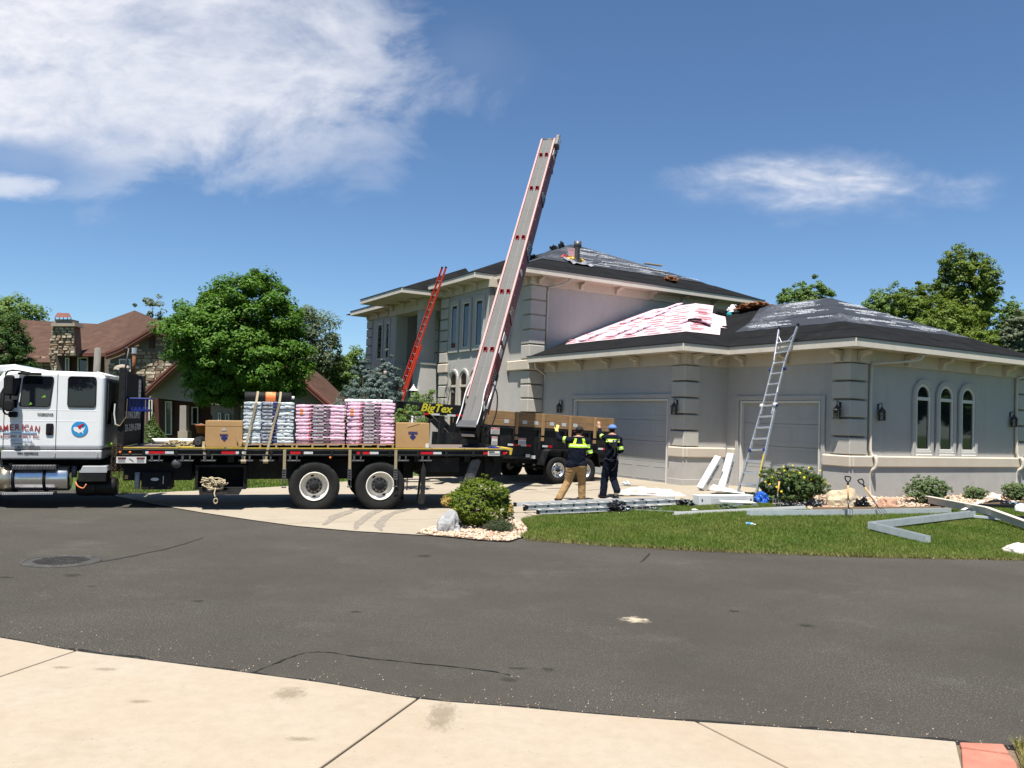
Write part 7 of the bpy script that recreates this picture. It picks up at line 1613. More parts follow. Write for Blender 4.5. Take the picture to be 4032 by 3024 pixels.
# trees behind the garage on the right
tree('small_tree', 'bright green tree top showing above the garage ridge', at(3185, 1205, 52), (1.8, 1.8, 1.55), 'leaf_ash', 16000, 220, .14, 50, .1, gzv=.2, par_kw=dict(rc=.17, hollow=.35))
tree('poplar_tree', 'tall poplar rising behind the garage roof at right', at(3800, 1175, 46), (1.65, 1.65, 2.9), 'leaf_poplar', 46000, 700, .125, 51, .16, gzv=.2, par_kw=dict(rc=.15, hollow=.4))
for i, (x, y, Y, R, n_, mt, lb) in enumerate(((3480, 1235, 48, (1.3, 1.3, 1.5), 5000, 'leaf_ash', 'green tree top left of the tall poplar, farthest from it'), (3610, 1235, 47, (1.5, 1.5, 1.7), 8000, 'leaf_poplar', 'olive green tree top just left of the tall poplar'), (3720, 1320, 44, (1.9, 1.9, 1.8), 12000, 'leaf_poplar', 'leafy lower tree in front of the tall poplar'), (3900, 1400, 42, (1.7, 1.7, 1.4), 9000, 'leaf_poplar', 'leafy low tree right of the tall poplar above the roof slope'), (3975, 1270, 43, (.75, .9, 1.35), 2200, 'leaf_ash', 'thin leafy tree near the right edge above the roof'), (4030, 1340, 40, (1.0, 1.0, 1.5), 5500, 'leaf_willow', 'grey green willow at the right edge behind the roof'))):
    tree('garden_tree', lb, at(x, y, Y), R, mt, int(n_ * 2.6), 380, .12, 60 + i, .1, gzv=.2, par_kw=dict(rc=.15, hollow=.35))
# trees across the street behind the viewer (they show in the window glass)
src = bpy.data.objects['maple_tree']
for i, (x, y, s) in enumerate(((-16, -15, 1.25), (-9, -16, 1.3), (-2, -17, 1.25), (38, 13, 1.35), (40, 19, 1.5), (39, 25, 1.4), (43, 8, 1.5), (46, 31, 1.5))):
    dup(src, T3(x, y, 0) @ RZ(40 * i) @ SCL(s, s, s * (1.0 if i < 3 else .72)), ('leftmost', 'middle', 'rightmost')[i] + ' of three maples across the street behind the viewer' if i < 3 else ('second', 'third', 'fourth', 'nearest', 'farthest')[i - 3] + ' maple of the row beyond the right edge of the picture', 'trees outside the picture')

# foreground boxwood with a browned flank
bc = gnd(1878, 2086); bc.y += .35
t = thing('boxwood_shrub', 'round boxwood shrub with yellowed patches on the gravel bed', 'shrub', Matrix.Translation((bc.x, bc.y, gz(bc.x, bc.y))))
me, P = crown_mesh('foliage', 'leaf_box', (.58, .54, .43), 70000, 1900, .024, 70, rc=.075, flat=.88, hollow=.80, up=.5, asp=.6); obj('foliage', me, t, T3(0, 0, .43))
me2, _ = crown_mesh('yellowed_foliage', 'leaf_gold', (.10, .12, .12), 900, 20, .026, 71, rc=.5, hollow=.2); obj('yellowed_foliage', me2, t, T3(-.60, -.16, .46)); me2, _ = crown_mesh('yellowed_foliage', 'leaf_gold', (.06, .06, .05), 160, 9, .024, 72, rc=.6, hollow=.2); obj('yellowed_foliage', me2, t, T3(-.40, -.46, .36)); me2, _ = crown_mesh('yellowed_foliage', 'leaf_gold', (.05, .08, .12), 260, 12, .024, 73, rc=.6, hollow=.2); obj('yellowed_foliage', me2, t, T3(.60, -.20, .40))
m = MB()
for i in range(26):
    a = random.uniform(0, 6.28); r = random.uniform(.2, .5); m.tube([(0, 0, .0), (r * .5 * math.cos(a), r * .5 * math.sin(a), .2), (r * math.cos(a), r * math.sin(a), random.uniform(.35, .7))], [.012, .008, .004], 5)
m.build('branches', 'twig', t)
def tuft(name, label, c, rx, ry, h, n, mat, seed, wd=.006, cat='plant', lean=.6):
    rng = np.random.default_rng(seed); a = rng.uniform(0, 6.28, n); r = np.sqrt(rng.uniform(0, 1, n)); b = np.stack([rx * .55 * r * np.cos(a), ry * .55 * r * np.sin(a), np.zeros(n)], 1); o = np.stack([rx * r * np.cos(a) + rng.normal(0, .03, n), ry * r * np.sin(a) + rng.normal(0, .03, n), h * (np.sqrt(np.clip(1 - .75 * r ** 2, 0, 1))) * rng.uniform(.7, 1.1, n)], 1)
    V = []; Fc = []; k = 0; out = []
    for s in np.linspace(.35, 1, 5):
        C = b + (o - b) * s + rng.normal(0, .012, (n, 3)); N = rng.normal(size=(n, 3)); v, f = leaves(C, N, .035 + 0 * s, rng, .22); V.append(v); Fc.append(f + k); k += len(v)
    t = thing(name, label, cat, Matrix.Translation(c)); obj('foliage', fastmesh('foliage', np.concatenate(V), np.concatenate(Fc), mat), t)
    m = MB()
    for i in range(0, n, max(1, n // 60)): m.tube([tuple(b[i]), tuple((b[i] + o[i]) / 2), tuple(o[i])], .003, 4)
    m.build('stems', 'twig', t); return t
tuft('lavender', 'low grey green lavender clump in front of the boxwood', gnd(1968, 2098), .27, .22, .24, 900, 'leaf_lav', 80)
def shrub(name, label, px, py, rx, h, mat, n, size, seed, group=None, **kw):
    c = gnd(px, py); t = thing(name, label, 'shrub', Matrix.Translation(c), group); me, P = crown_mesh('foliage', mat, (rx, rx, h * .5), n, 600, size, seed, **{**dict(rc=.13, hollow=.25, flat=.85), **kw}); obj('foliage', me, t, T3(0, 0, h * .5)); m = MB()
    for i in range(18): a = random.uniform(0, 6.28); m.tube([(0, 0, 0), (rx * .4 * math.cos(a), rx * .4 * math.sin(a), h * .4), (rx * .8 * math.cos(a), rx * .8 * math.sin(a), h * random.uniform(.5, .9))], [.01, .007, .003], 5)
    m.build('branches', 'twig', t); return t, P
t, P = shrub('potentilla_shrub', 'round shrub with yellow flowers beside the silver ladder', 3120, 1978, .82, .92, 'leaf_pot', 52000, .034, 85)
rng = np.random.default_rng(3); m = MB()
fl_pts = [(-.75, .55), (-.68, .62), (-.72, .45), (-.60, .40), (-.55, .75), (-.42, .88), (-.40, .80), (-.20, .93), (-.18, .80), (-.05, .75), (.2, .88), (.25, .60), (.5, .82), (.62, .55), (.75, .52), (.05, .65), (-.5, .3), (.35, .75), (-.3, .70), (.55, .60), (-.8, .50)]
for i, (x, z) in enumerate(fl_pts):
    y = -math.sqrt(max(.02, .62 - x * x * .8)) * (1.02 - .35 * z) + random.uniform(-.05, .05)
    f = MB()
    for k in range(5):
        a = k * 2 * math.pi / 5; f.add([(0, 0, 0), (.022 * math.cos(a - .45), -.008, .022 * math.sin(a - .45)), (.031 * math.cos(a), -.012, .031 * math.sin(a)), (.022 * math.cos(a + .45), -.008, .022 * math.sin(a + .45))], [(0, 1, 2, 3)])
    f.build('flower', 'flower', t, M=T3(x * .95, y, z) @ RX(random.uniform(-40, 20)) @ RZ(random.uniform(-40, 40)))
shrub('sage_shrub', 'largest loose grey green shrub against the garage side wall', 3655, 1985, .52, .66, 'leaf_sage', 18000, .034, 86, 'shrubs along the garage side wall')
shrub('sage_shrub', 'smallest grey green shrub beside the white boulder by the side wall', 3838, 1970, .30, .38, 'leaf_sage', 9000, .03, 87, 'shrubs along the garage side wall')
shrub('sage_shrub', 'grey green shrub by the side wall at the right edge', 4010, 1975, .42, .52, 'leaf_sage', 14000, .034, 88, 'shrubs along the garage side wall')

# ------------------------------------------------------------------ lawn
lawn_px = [(2030, 2118), (2140, 2130), (2400, 2150), (2800, 2171), (3400, 2195), (4032, 2208), (4700, 2222)]
lawn = G2(lawn_px) + [(13.5, 18.0)] + G2([(4150, 1978), (4032, 1990), (3880, 2000), (3735, 2013), (3450, 2016), (3200, 2016), (3060, 1992), (2900, 1985), (2750, 1990), (2560, 2004), (2380, 2017), (2142, 2034), (2050, 2050), (2075, 2080), (2078, 2100)])
struct(sheet('lawn', lawn, .028, 'turf', step=.8))
def inside(poly, x, y):
    c = np.zeros(len(x), bool); n = len(poly); j = n - 1
    for i in range(n):
        xi, yi = poly[i]; xj, yj = poly[j]
        if yi != yj: c ^= ((yi > y) != (yj > y)) & (x < (xj - xi) * (y - yi) / (yj - yi) + xi)
        j = i
    return c
def vgz(X, Y):
    ss = lambda a, b, x: (lambda t: t * t * (3 - 2 * t))(np.clip((x - a) / (b - a), 0, 1)); t = ss(.8, 4.6, X); a = 18.8 - 4.6 * t; b = 26.5 - 5.2 * t; return .285 * np.clip((Y - a) / (b - a), 0, 1) * ss(-9, -4, X)
def blades(name, poly, n, h, w, mat, seed, label, dz=.026, edge=False, dens=None):
    rng = np.random.default_rng(seed); P = np.array(poly); lo = P.min(0); hi = P.max(0); x = rng.uniform(lo[0], hi[0], n); y = rng.uniform(lo[1], hi[1], n); k = inside(poly, x, y); x, y = x[k], y[k]
    m = len(x); z = vgz(x, y) + dz; a = rng.uniform(0, 6.28, m); pt = .65 + .5 * np.sin(x * 2.1 + np.sin(y * 1.7)) * np.sin(y * 2.6 + 1) ; hh = h * rng.uniform(.6, 1.25, m) * np.clip(.9 + .25 * pt, .6, 1.3); l = rng.normal(0, .45, (m, 2)) * hh[:, None]
    B = np.stack([x, y, z], 1); dv = np.stack([np.cos(a), np.sin(a), 0 * a], 1) * (w * rng.uniform(.7, 1.3, m))[:, None]; T_ = B + np.stack([l[:, 0], l[:, 1], hh], 1)
    V = np.stack([B - dv, B + dv, T_], 1).reshape(-1, 3); o = obj(name, fastmesh(name, V, np.arange(3 * m).reshape(-1, 3), mat)); return tag(o, label, 'grass', kind='stuff')
blades('grass_blades', lawn, 460000, .046, .0062, 'grass', 1, 'mown green lawn in front of the garage')
edge_strip = G2([(2060, 2122), (2400, 2143), (2800, 2164), (3400, 2187), (4032, 2200), (4500, 2210), (4500, 2221), (4032, 2211), (3400, 2199), (2800, 2176), (2400, 2155), (2080, 2132)])
blades('dry_grass_edge', edge_strip, 26000, .045, .006, 'grass_dry', 2, 'dry straw coloured grass fringe along the road edge', .012)
blades('dry_grass_edge', lawn, 26000, .05, .006, 'grass_dry', 12, 'scattered straw coloured blades in the lawn')
blades('verge_grass', G2([(3990, 2940), (4300, 2978), (4400, 3200), (4050, 3200), (4020, 3020)]), 5000, .05, .006, 'grass_dry', 3, 'dry verge grass at the lower right corner', .02)
lf = G2([(300, 1948), (440, 1948), (700, 1934), (1130, 1912), (1420, 1890), (1400, 1850), (1130, 1845), (700, 1850), (300, 1860)])
blades('grass_blades', lf, 60000, .07, .011, 'grass', 4, 'green lawn strip seen under the flatbed truck', -.02)

# ------------------------------------------------------------------ gravel, boulders
ICO = np.array([(0, .526, .851), (0, -.526, .851), (0, .526, -.851), (0, -.526, -.851), (.526, .851, 0), (-.526, .851, 0), (.526, -.851, 0), (-.526, -.851, 0), (.851, 0, .526), (.851, 0, -.526), (-.851, 0, .526), (-.851, 0, -.526)])
ICF = np.array([(0, 1, 8), (0, 8, 4), (0, 4, 5), (0, 5, 10), (0, 10, 1), (1, 10, 7), (1, 7, 6), (1, 6, 8), (8, 6, 9), (8, 9, 4), (4, 9, 2), (4, 2, 5), (5, 2, 11), (5, 11, 10), (10, 11, 7), (7, 11, 3), (7, 3, 6), (6, 3, 9), (9, 3, 2), (2, 3, 11)])
def pebbles(name, poly, n, s, seed, label, dz=.02):
    rng = np.random.default_rng(seed); P = np.array(poly); lo = P.min(0); hi = P.max(0); x = rng.uniform(lo[0], hi[0], n); y = rng.uniform(lo[1], hi[1], n); k = inside(poly, x, y); x, y = x[k], y[k]; m = len(x)
    sc = s * rng.uniform(.55, 1.4, m); a = rng.uniform(0, 6.28, m); ax = np.stack([sc * rng.uniform(.9, 1.4, m), sc * rng.uniform(.7, 1.1, m), sc * rng.uniform(.5, .85, m)], 1)
    L = ICO[None] * ax[:, None, :] * rng.uniform(.82, 1.15, (m, 12, 1)); c, s_ = np.cos(a)[:, None], np.sin(a)[:, None]
    V = np.stack([L[..., 0] * c - L[..., 1] * s_ + x[:, None], L[..., 0] * s_ + L[..., 1] * c + y[:, None], L[..., 2] + (vgz(x, y) + dz + sc * rng.uniform(.1, .7, m))[:, None]], 2).reshape(-1, 3)
    Fc = (ICF[None] + 12 * np.arange(m)[:, None, None]).reshape(-1, 3); me = fastmesh(name, V, Fc, 'gravel'); me.polygons.foreach_set('use_smooth', [True] * len(me.polygons)); return tag(obj(name, me), label, 'gravel', kind='stuff')
bed1 = G2([(1636, 2104), (1690, 2084), (1760, 2066), (1830, 2040), (1950, 2035), (2020, 2052), (2060, 2070), (2078, 2096), (2052, 2120), (2005, 2136), (1900, 2131), (1800, 2121), (1700, 2112)])
struct(sheet('gravel_bed', bed1, .022, 'dirt', step=.6)); pebbles('gravel', bed1, 3600, .026, 5, 'peach coloured river gravel around the boxwood')
bed2 = G2([(3040, 1990), (3200, 2012), (3450, 2012), (3735, 2009), (3880, 1996), (4032, 1986), (4150, 1975)]) + [hx(8.6, -.06), hx(0, -.06), hx(-.06, -.05), hx(-.06, .75)]
struct(sheet('gravel_bed', bed2, .022, 'dirt', step=.6)); pebbles('gravel', bed2, 9000, .032, 6, 'peach coloured river gravel along the garage side wall')
eg_ = thing('bed_edging', 'thin brown edging strip between the lawn and the wall gravel', 'edging', Matrix.Identity(4)); P_ = [gnd(x, y) for x, y in ((3200, 2015), (3450, 2014), (3735, 2011), (3880, 1998), (4032, 1988))]; m = MB()
for a, b in zip(P_, P_[1:]): m.beam(a + Vector((0, 0, .05)), b + Vector((0, 0, .05)), .02, .11)
m.build('strip', 'edging', eg_)
def boulder(label, px, py, dims, mat, sd, dz=0.0, amp=.28):
    g = gnd(px, py); bm = bmesh.new(); bmesh.ops.create_icosphere(bm, subdivisions=4, radius=1)
    for v in bm.verts:
        c = v.co.normalized(); f = mnoise.noise(c * 1.3 + Vector((sd * 2.7, sd, 0))); q = mnoise.fractal(c * 2.6 + Vector((sd, 3, sd)), .9, 2.1, 5); cell = mnoise.cell(c * 2.1 + Vector((sd, sd, sd)))
        r = 1 + amp * f + .10 * q + .05 * cell; v.co = Vector((c.x * dims[0] * r, c.y * dims[1] * r, max(-.15, c.z) * dims[2] * r))
    me = bpy.data.meshes.new('boulder'); bm.to_mesh(me); bm.free(); me.materials.append(MAT(mat)); o = obj('boulder', me, None, Matrix.Translation(g + Vector((0, 0, dz)))); return tag(o, label, 'boulder')
boulder('grey and white veined boulder beside the boxwood', 1766, 2096, (.215, .20, .36), 'rock_grey', 3)
boulder('large pointed tan boulder by the garage corner', 3318, 1996, (.46, .35, .42), 'rock_tan', 8)
boulder('pinkish boulder on the gravel between the forks and the shrubs', 3500, 2003, (.26, .24, .25), 'rock_pink', 5)
boulder('pale rounded boulder between two shrubs at the side wall', 3912, 1970, (.22, .2, .19), 'rock_white', 6)
boulder('pale boulder on the lawn at the right edge', 4025, 2182, (.28, .25, .17), 'rock_white', 7)
boulder('small peach rock in front of the lavender', 1938, 2112, (.05, .045, .07), 'rock_pink', 9, .01)
boulder('small pink rock beside the potentilla shrub', 3258, 2006, (.12, .1, .09), 'rock_pink', 10)
boulder('flat pale stone at the left end of the gravel bed', 1712, 2094, (.08, .06, .06), 'rock_white', 11)
boulder('peach stone between the boxwood and the grey boulder', 1825, 2108, (.05, .045, .05), 'rock_pink', 12)

# ------------------------------------------------------------------ building materials and rubbish on the lawn
fB = lambda u, v, t: (u, t, v)
def carton_w(label, M, L, w, h, txt=None, holes=False):
    t = thing('white_carton', label, 'box', M); MB().bx(0, L, 0, w, 0, h).build('carton_body', 'box_white', t, bev=.006)
    for i in range(3):
        x0 = L * (.22 + .22 * i); MB().ring([(x0, .03 * h / .22), (x0 + L * .2, .03 * h / .22), (x0 + L * .2, h * .82), (x0, h * .82)], [(x0 + .006, .04 * h / .22), (x0 + L * .2 - .006, .04 * h / .22), (x0 + L * .2 - .006, h * .80), (x0 + .006, h * .80)], -.0015, .0, fB).build('printed_frame', 'box_print', t)
        for k in range(4): MB().bx(x0 + .02, x0 + L * .2 - .03, -.0015, .0, h * (.2 + .14 * k), h * (.2 + .14 * k) + .008).build('printed_line', 'box_print', t)
    if txt: text('lettering', txt, h * .42, 'grey_text', t, T3(L * .5, w * .5, h + .002), width=L * .62, off=.003)
    if holes:
        for x in (.07, L - .09): MB().prism(rrect(x, x + .035, h * .38, h * .66, .015), -.002, .0, fB).build('hand_hole', 'black_matte', t)
    return t
def frame_m(o, xd, zd): 
    x = Vector(xd).normalized(); z = Vector(zd); z = (z - x * z.dot(x)).normalized(); y = z.cross(x); return Matrix(((x.x, y.x, z.x, o[0]), (x.y, y.y, z.y, o[1]), (x.z, y.z, z.z, o[2]), (0, 0, 0, 1)))
# two cartons leaning on the pier
nW = HM.to_3x3() @ Vector((-1, 0, 0)); sideW = HM.to_3x3() @ Vector((0, -1, 0))
for (bx0, tx, ty, lb, tx_) in ((2756, 2838, 1790, 'white carton leaning on the garage pier, the left of two', 'POLYSTICK'), (2838, 2878, 1782, 'white carton leaning on the garage pier, the right of two', 'POLYSTICK IR-X')):
    f0 = gnd(bx0, 1932); f0.z += .0; tp_ = at(tx, ty, f0.y + .30); d = (tp_ - f0).normalized(); M = frame_m(f0, d, Vector((.75, -.55, .25)))
    carton_w(lb, M, 1.04, .20, .20, tx_)
b0 = gnd(2752, 1998); b1 = gnd(2966, 1990); d = b1 - b0; d.z = 0; carton_w('white carton lying on the grass with hand holes at both ends', frame_m(b0 + Vector((0, 0, .03)), d, (0, 0, 1)), d.length, .24, .24, None, True)
b0 = gnd(2812, 1948); t = thing('opened_carton', 'opened white carton sheet lying behind the carton with hand holes', 'box', Matrix.Translation(b0)); MB().add([(-.12, 0, .12), (.75, -.1, .06), (.85, .3, .08), (.05, .35, .24), (-.1, .02, .1), (.78, -.08, .03), (.86, .3, .05), (.06, .35, .2)], [(0, 1, 2, 3), (7, 6, 5, 4), (0, 4, 5, 1), (1, 5, 6, 2), (2, 6, 7, 3), (3, 7, 4, 0)]).build('flap', 'box_white', t); MB().add([(.1, .3, .22), (.9, .25, .07), (.75, .6, .05), (.2, .65, .12)], [(0, 1, 2, 3)]).build('flap', 'box_white', t)
b0 = gnd(2838, 2002); b1 = gnd(2992, 2000); d = b1 - b0; d.z = 0; M = frame_m(b0 + Vector((0, 0, .03)), d, (0, -.25, 1)); t = thing('carton_lid', 'cut white carton lid with a square notch on the grass', 'box', M); L_ = d.length
MB().prism([(0, 0), (L_, 0), (L_ * .9, .10), (L_ * .82, .10), (L_ * .80, .04), (L_ * .55, .04), (L_ * .56, .10), (.02, .12)], 0, .012, fB).build('lid_front', 'box_white', t); MB().add([(.02, 0, .12), (L_ * .9, 0, .10), (L_ * .85, .2, .08), (.05, .2, .10)], [(0, 1, 2, 3)]).build('lid_top', 'box_white', t)
crumple('green_cloth', Matrix.Translation(gnd(2865, 2010) + Vector((0, 0, .02))), (.20, .12, .11), 'green_cloth', 'crumpled dark green cloth in front of the white carton', 'cloth', 11, .5)
crumple('blue_tarp', Matrix.Translation(gnd(2996, 1985)), (.16, .14, .22), 'blue_tarp', 'crumpled bright blue tarp beside the flowering shrub', 'tarp', 12, .4)
for i, (x, y, dm, lb) in enumerate(((2432, 2022, (.25, .16, .19), 'black plastic film heap on the lawn at the left end'), (2545, 2012, (.30, .12, .07), 'flat black and pale blue film in front of the ground ladder'), (2528, 1992, (.14, .10, .11), 'small black film knot beside the ground ladder'), (2685, 1996, (.13, .1, .12), 'black film ball between the ground ladder and the white carton'), (2725, 2000, (.08, .08, .08), 'small pale striped film twist beside the white carton'), (3110, 2003, (.26, .13, .10), 'black film heap under the flowering shrub'), (3200, 2000, (.20, .12, .12), 'black and blue film heap right of the flowering shrub'), (3392, 2010, (.16, .14, .20), 'black film bundle between the two wooden forks'), (3945, 1992, (.42, .12, .10), 'black and blue film heap on the dark felt strips at right'))):
    crumple('plastic_film', Matrix.Translation(gnd(x, y) + Vector((0, 0, .01))), dm, 'black_film', lb, 'plastic film', 20 + i, .55, 4, 2.6)
crumple('white_scrap', Matrix.Translation(gnd(2735, 2016) + Vector((0, 0, .03))), (.07, .05, .03), 'pvc', 'small white scrap on the grass near the carton', 'scrap', 31, .3)
crumple('foam_block', Matrix.Translation(gnd(4020, 2022) + Vector((0, 0, .03))), (.16, .14, .17), 'box_white', 'white foam scrap on the grass at the right edge', 'scrap', 32, .2, 2)
crumple('film_scrap', Matrix.Translation(gnd(2465, 1912) + Vector((0, 0, .015))), (.10, .08, .09), 'galv', 'small crushed grey wrapper on the driveway by the door', 'scrap', 33, .4)
t = thing('water_bottle', 'clear water bottle with blue label lying on the grass', 'bottle', Matrix.Translation(gnd(2955, 2076) + Vector((0, 0, .06))) @ RZ(-38) @ RY(90)); MB().lathe([(0, -.09), (.03, -.09), (.032, -.08), (.032, .04), (.014, .075), (.014, .09), (0, .09)], None, 14).build('bottle', 'clear_film', t, True); MB().lathe([(.033, -.06), (.033, .01)], None, 14).build('label', 'blue_text', t, True); MB().lathe([(.016, .085), (.016, .105), (0, .105)], None, 10).build('bottle_cap', 'pvc', t)
# plastic sheet over yellow boards by the garage door
t = thing('plastic_sheet', 'clear plastic sheet heaped over pale boards before the garage door', 'plastic sheet', Matrix.Translation(gnd(2570, 1952)))
m = MB(); nx, ny = 36, 14
for i in range(nx + 1):
    for j in range(ny + 1):
        x = -.9 + 1.8 * i / nx; y = -.18 + .75 * j / ny; e = min(1, 4 * min(i, nx - i) / nx, 4 * min(j, ny - j) / ny); m.v.append((x + .02 * mnoise.noise((x * 9, y * 9, 2)), y, .02 + e * (.11 + .11 * mnoise.noise((x * 3.3, y * 4, 5)) + .06 * abs(mnoise.noise((x * 9, y * 9, 1))))))
for i in range(nx):
    for j in range(ny): m.f.append((i * (ny + 1) + j, (i + 1) * (ny + 1) + j, (i + 1) * (ny + 1) + j + 1, i * (ny + 1) + j + 1)); m.m.append(0)
m.build('film', 'clear_film', t, True); MB().bx(-.55, .5, .0, .45, .03, .09).build('board', 'cardboard_edge', t, bev=.01); MB().bx(-.25, .1, -.12, -.02, .02, .07).build('timber', 'rust', t, bev=.01); MB().bx(-.4, .65, .1, .5, .092, .11).build('board', 'pallet_wood', t, bev=.01)
# strips of flashing and gutter
def chan(name, label, pts, w, h, mat, cat='gutter', zo=.03, up=(0, 0, 1), lip=.012):
    t = thing(name, label, cat, Matrix.Identity(4))
    for i, (a, b) in enumerate(zip(pts, pts[1:])):
        a = Vector(a); b = Vector(b); d = (b - a).normalized(); s = Vector((0, 0, 1)).cross(d).normalized(); m = MB(); n_ = 1
        prof = [(-w / 2, h), (-w / 2, 0), (w / 2, 0), (w / 2, h), (w / 2 - lip, h), (w / 2 - lip, lip * .5), (-w / 2 + lip, lip * .5), (-w / 2 + lip, h)]
        L = (b - a).length; m.prism(prof, 0, L, lambda u, v, q, a=a, d=d, s=s: tuple(a + d * q + s * u + Vector((0, 0, v)))); m.build('channel', mat, t)
    return t
g_ = lambda x, y, z=.03: gnd(x, y) + Vector((0, 0, z))
chan('gutter', 'long grey metal gutter lying along the lawn edge by the forks', [g_(2945, 2038), g_(3350, 2034), g_(3738, 2026)], .11, .12, 'galv')
t = thing('flashing_strip', 'white metal flashing strip lying on the lawn', 'flashing', Matrix.Identity(4)); a = g_(2652, 2036, .05); b = g_(3168, 2012, .06); MB().beam(a, b, .10, .012).build('strip', 'pvc', t); MB().beam(a + Vector((0, -.05, .03)), b + Vector((0, -.05, .03)), .008, .07).build('strip_lip', 'pvc', t)
t = thing('flashing_strip', 'thin dark metal strip on the lawn left of the white flashing', 'flashing', Matrix.Identity(4)); MB().beam(g_(2500, 2016, .05), g_(2700, 2026, .05), .03, .02).build('strip', 'galv', t)
chan('gutter', 'bent grey gutter lying in a V on the lawn at right', [g_(3655, 2147, .04), g_(3428, 2098, .08), g_(3830, 2048, .08)], .12, .125, 'galv', lip=.008)
t = thing('fascia_board', 'long white fascia board lying across the gutters at right', 'board', Matrix.Identity(4)); P_ = [g_(3655, 2000, .20), g_(3890, 2052, .22), g_(4120, 2125, .14)]
for a, b in zip(P_, P_[1:]): MB().beam(a, b, .025, .17).build('board', 'fascia', t, bev=.004); MB().beam(a + Vector((0, .06, .075)), b + Vector((0, .06, .075)), .12, .02).build('board_top', 'fascia', t, bev=.003)
for (pa_, pb_, lb) in (((3668, 2000), (4200, 2012), 'dark felt covered strip lying behind the white fascia board'), ((3880, 2048), (4250, 2066), 'dark felt covered strip lying right of the bent gutter')):
    t = thing('felt_strip', lb, 'strip', Matrix.Identity(4)); a = g_(*pa_, .07); b = g_(*pb_, .07); MB().beam(a, b, .16, .11).build('strip', 'felt', t, bev=.01); MB().beam(a + Vector((0, -.1, -.05)), b + Vector((0, -.1, -.05)), .06, .02).build('strip_edge', 'galv', t)
t = thing('flashing_strip', 'short white flashing offcut under the bent gutter end', 'flashing', Matrix.Identity(4)); MB().beam(g_(3790, 2040, .18), g_(3870, 2015, .26), .08, .012).build('strip', 'pvc', t); MB().beam(g_(3780, 2045, .10), g_(3990, 2062, .08), .10, .05).build('strip', 'galv', t)
# forks
def fork(label, foot, top, hmat='handle_wood', tines='steel_dark', two_tone=False):
    f = Vector(foot); tp_ = Vector(top); t = thing('garden_fork', label, 'fork', lean_matrix(f, tp_, Vector((1, .15, 0)))); L = (tp_ - f).length
    MB().tube([(0, 0, L * .42), (0, 0, L * .80)], .018, 10).build('shaft', hmat, t, True); MB().tube([(0, 0, .24), (0, 0, L * .44)], [.012, .02], 10).build('socket', tines, t, True); MB().tube([(0, 0, L * .79), (0, 0, L * .86)], .022, 10).build('collar', 'black_matte', t, True)
    m = MB(); m.tube(smooth_line([Vector((0, 0, L * .85)), Vector((-.05, 0, L * .90)), Vector((-.062, 0, L * .965)), Vector((-.05, 0, L * .985)), Vector((.05, 0, L * .985)), Vector((.062, 0, L * .965)), Vector((.05, 0, L * .90)), Vector((0, 0, L * .85))], 3), .014, 8); m.build('d_handle', 'black_matte', t, True)
    m = MB(); m.tube([(-.09, 0, .22), (0, 0, .25), (.09, 0, .22)], .009, 6)
    for x in (-.09, -.03, .03, .09): m.tube([(x, 0, .225), (x, -.012, .1), (x, 0, -.03)], [.008, .007, .003], 6)
    m.build('tines', tines, t); return t
fp = gnd(3055, 2006); fork('garden fork with orange shaft stuck in the grass before the flowering shrub', fp, at(3072, 1866, fp.y + .25))
fp = gnd(3342, 2046); fork('upright garden fork with wooden shaft before the tan boulder', fp, at(3338, 1874, fp.y + .22))
fp = gnd(3486, 2040); fork('garden fork with wooden shaft leaning left over the gravel', fp, at(3384, 1886, fp.y + .45))

# ------------------------------------------------------------------ things lying on the roofs
HI = HM.inverted()
def onroof(px, py, plane, lift=.05):
    ax, e0, z0, s = plane; o = HI @ CAM_POS; d = HI.to_3x3() @ sight(px, py); i = 1 if ax == 'y' else 0
    t = (z0 - s * e0 - o.z + s * o[i]) / (d.z - s * d[i]); p = o + d * t; return Vector((p.x, p.y, p.z + lift))
def rz(px, py): return 2000 + px * .4973, 900 + py * .4973
sl_ = math.degrees(math.atan(.40)); k = 0
rlab = ['pink shingle bundle at the lowest end of the white roof sheet', 'pink shingle bundle with black band, second from the eave on the white sheet', 'pink shingle bundle lower right of the row on the white sheet', 'pink shingle bundle in the middle of the white sheet nearest the wall', 'pink shingle bundle in the upper middle of the white sheet', 'pink shingle bundle at the top of the white sheet beside the wall']
for i, (x, y) in enumerate(((655, 872), (880, 838), (1030, 818), (985, 735), (1185, 695), (1285, 640))):
    p = onroof(*rz(x, y), P2, .075); b = bundle(HM @ Matrix.Translation(p) @ RY(-sl_) @ RZ(random.uniform(-6, 6)) , BP, rlab[i], 'pink bundles on the white roof sheet', 'pink'); 
bent = bundle_mesh('wrapper', 'wrap_pink', 77, bend=.13); p = onroof(*rz(1480, 748), P2R, .09); b = obj('shingle_bundle', bent); b.matrix_world = HM @ Matrix.Translation(p) @ RZ(-45) @ RX(0); tag(b, 'pink shingle bundle bent over the hip of the white roof sheet', 'shingle bundle'); 
m = MB(); n_ = 12
for i in range(n_ + 1):
    x = -.22 + .44 * i / n_; s_ = -.13 * (2 * x) ** 2
    m.v += [(x, -.185, s_ - .03), (x, -.175, s_ + .045), (x, .175, s_ + .045)]
for i in range(n_):
    for j in range(2): m.f.append((3 * i + j, 3 * i + 3 + j, 3 * i + 4 + j, 3 * i + 1 + j)); m.m.append(0)
m.build('label_band', 'label_black', b)
def roofcr(px, py, plane, dims, mat, label, cat, sd, amp=.45): p = onroof(*rz(px, py), plane, .0); return crumple(cat.replace(' ', '_') + '_heap', HM @ Matrix.Translation(p), dims, mat, label, cat, sd, amp)
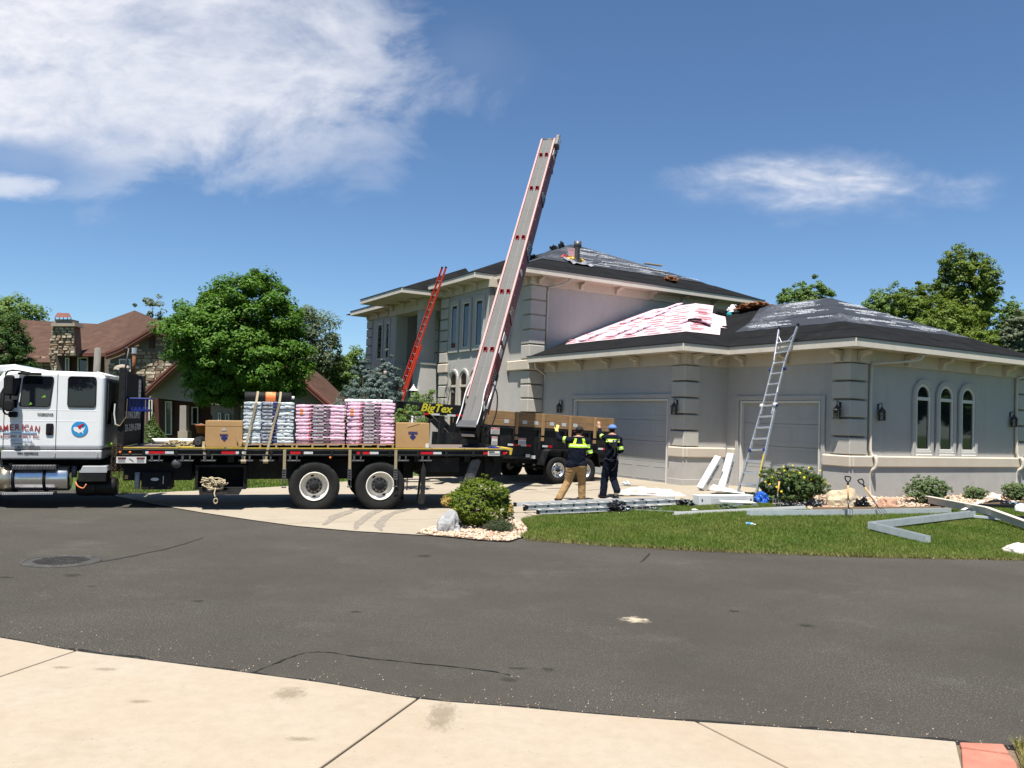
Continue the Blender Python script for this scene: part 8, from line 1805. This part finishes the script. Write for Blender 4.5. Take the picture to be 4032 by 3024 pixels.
roofcr(1690, 690, P2R, (.28, .2, .16), 'felt', 'black felt roll end at the roof valley beside the white sheet', 'felt', 41, .2); roofcr(1790, 668, PLL, (.25, .2, .22), 'wrap_white', 'clear pink plastic bag at the roof valley', 'bag', 42, .25); roofcr(1752, 690, PLL, (.09, .09, .12), 'teal', 'teal tool pouch at the roof valley', 'pouch', 43, .15)
roofcr(1715, 790, PLL, (.11, .09, .07), 'black_matte', 'small dark scrap on the black felt below the valley', 'scrap', 44, .3)
for i, (x, y, dm) in enumerate(((1860, 650, (.30, .25, .14)), (1930, 640, (.38, .3, .17)), (2010, 625, (.34, .25, .13)))): roofcr(x, y, PLL, dm, 'rust', ['heap of torn brown shingles on the garage ridge, nearest the valley', 'largest heap of torn brown shingles on the garage ridge', 'heap of torn brown shingles on the garage ridge under the main eave'][i], 'torn shingle', 45 + i, .6)
roofcr(1285, 420, PMR, (.27, .22, .16), 'rust', 'clump of torn brown shingles low on the main roof', 'torn shingle', 48, .6)
p = onroof(*rz(1150, 296), PMR, .06); t = MB().box((0, 0, 0), (.95, .16, .05)).build('wooden_board', 'pallet_wood', None, bev=.004); t.matrix_world = HM @ Matrix.Translation(p) @ RZ(-4); tag(t, 'short wooden board lying at the top of the main roof slope', 'board')
p = onroof(*rz(530, 262), PMR, .03); crumple('foam_pad', HM @ Matrix.Translation(p), (.42, .22, .12), 'yellow_foam', 'yellow foam pad on the main roof beside the vent pipe', 'foam', 49, .18)
p = onroof(*rz(505, 246), PMR, .12); t = thing('tool_tub', 'pinkish plastic tub on the main roof above the yellow foam', 'tub', HM @ Matrix.Translation(p)); MB().lathe([(0, 0), (.17, 0), (.21, .26), (.22, .26), (.22, .30), (.19, .30), (.16, .02), (0, .02)], None, 4).build('tub', 'pink_trans', t); MB().bx(.04, .2, -.22, -.16, .0, .2).build('pouch', 'teal', t, bev=.02)
p = onroof(*rz(450, 238), PMR, .05); t = MB().prism([(-.2, 0), (.15, -.05), (.2, .05), (-.05, .12)], 0, .06, lambda u, v, q: (u, q, v)).build('red_tool', 'ladder_red', None, bev=.01); t.matrix_world = HM @ Matrix.Translation(p); tag(t, 'red tool lying on the main roof beside the tub', 'tool')
for i, (x, y, dm) in enumerate(((370, 172, (.20, .12, .14)), (425, 160, (.13, .1, .2)), (190, 250, (.30, .2, .14)))):
    p = onroof(*rz(x, y), PML, .02); crumple('felt_scrap', HM @ Matrix.Translation(p), dm, 'black_matte', ['curled black felt scrap on the main hip, lower of two', 'upright black felt curl near the main roof peak', 'crumpled black felt beside the conveyor at the main roof corner'][i], 'felt scrap', 60 + i, .7)
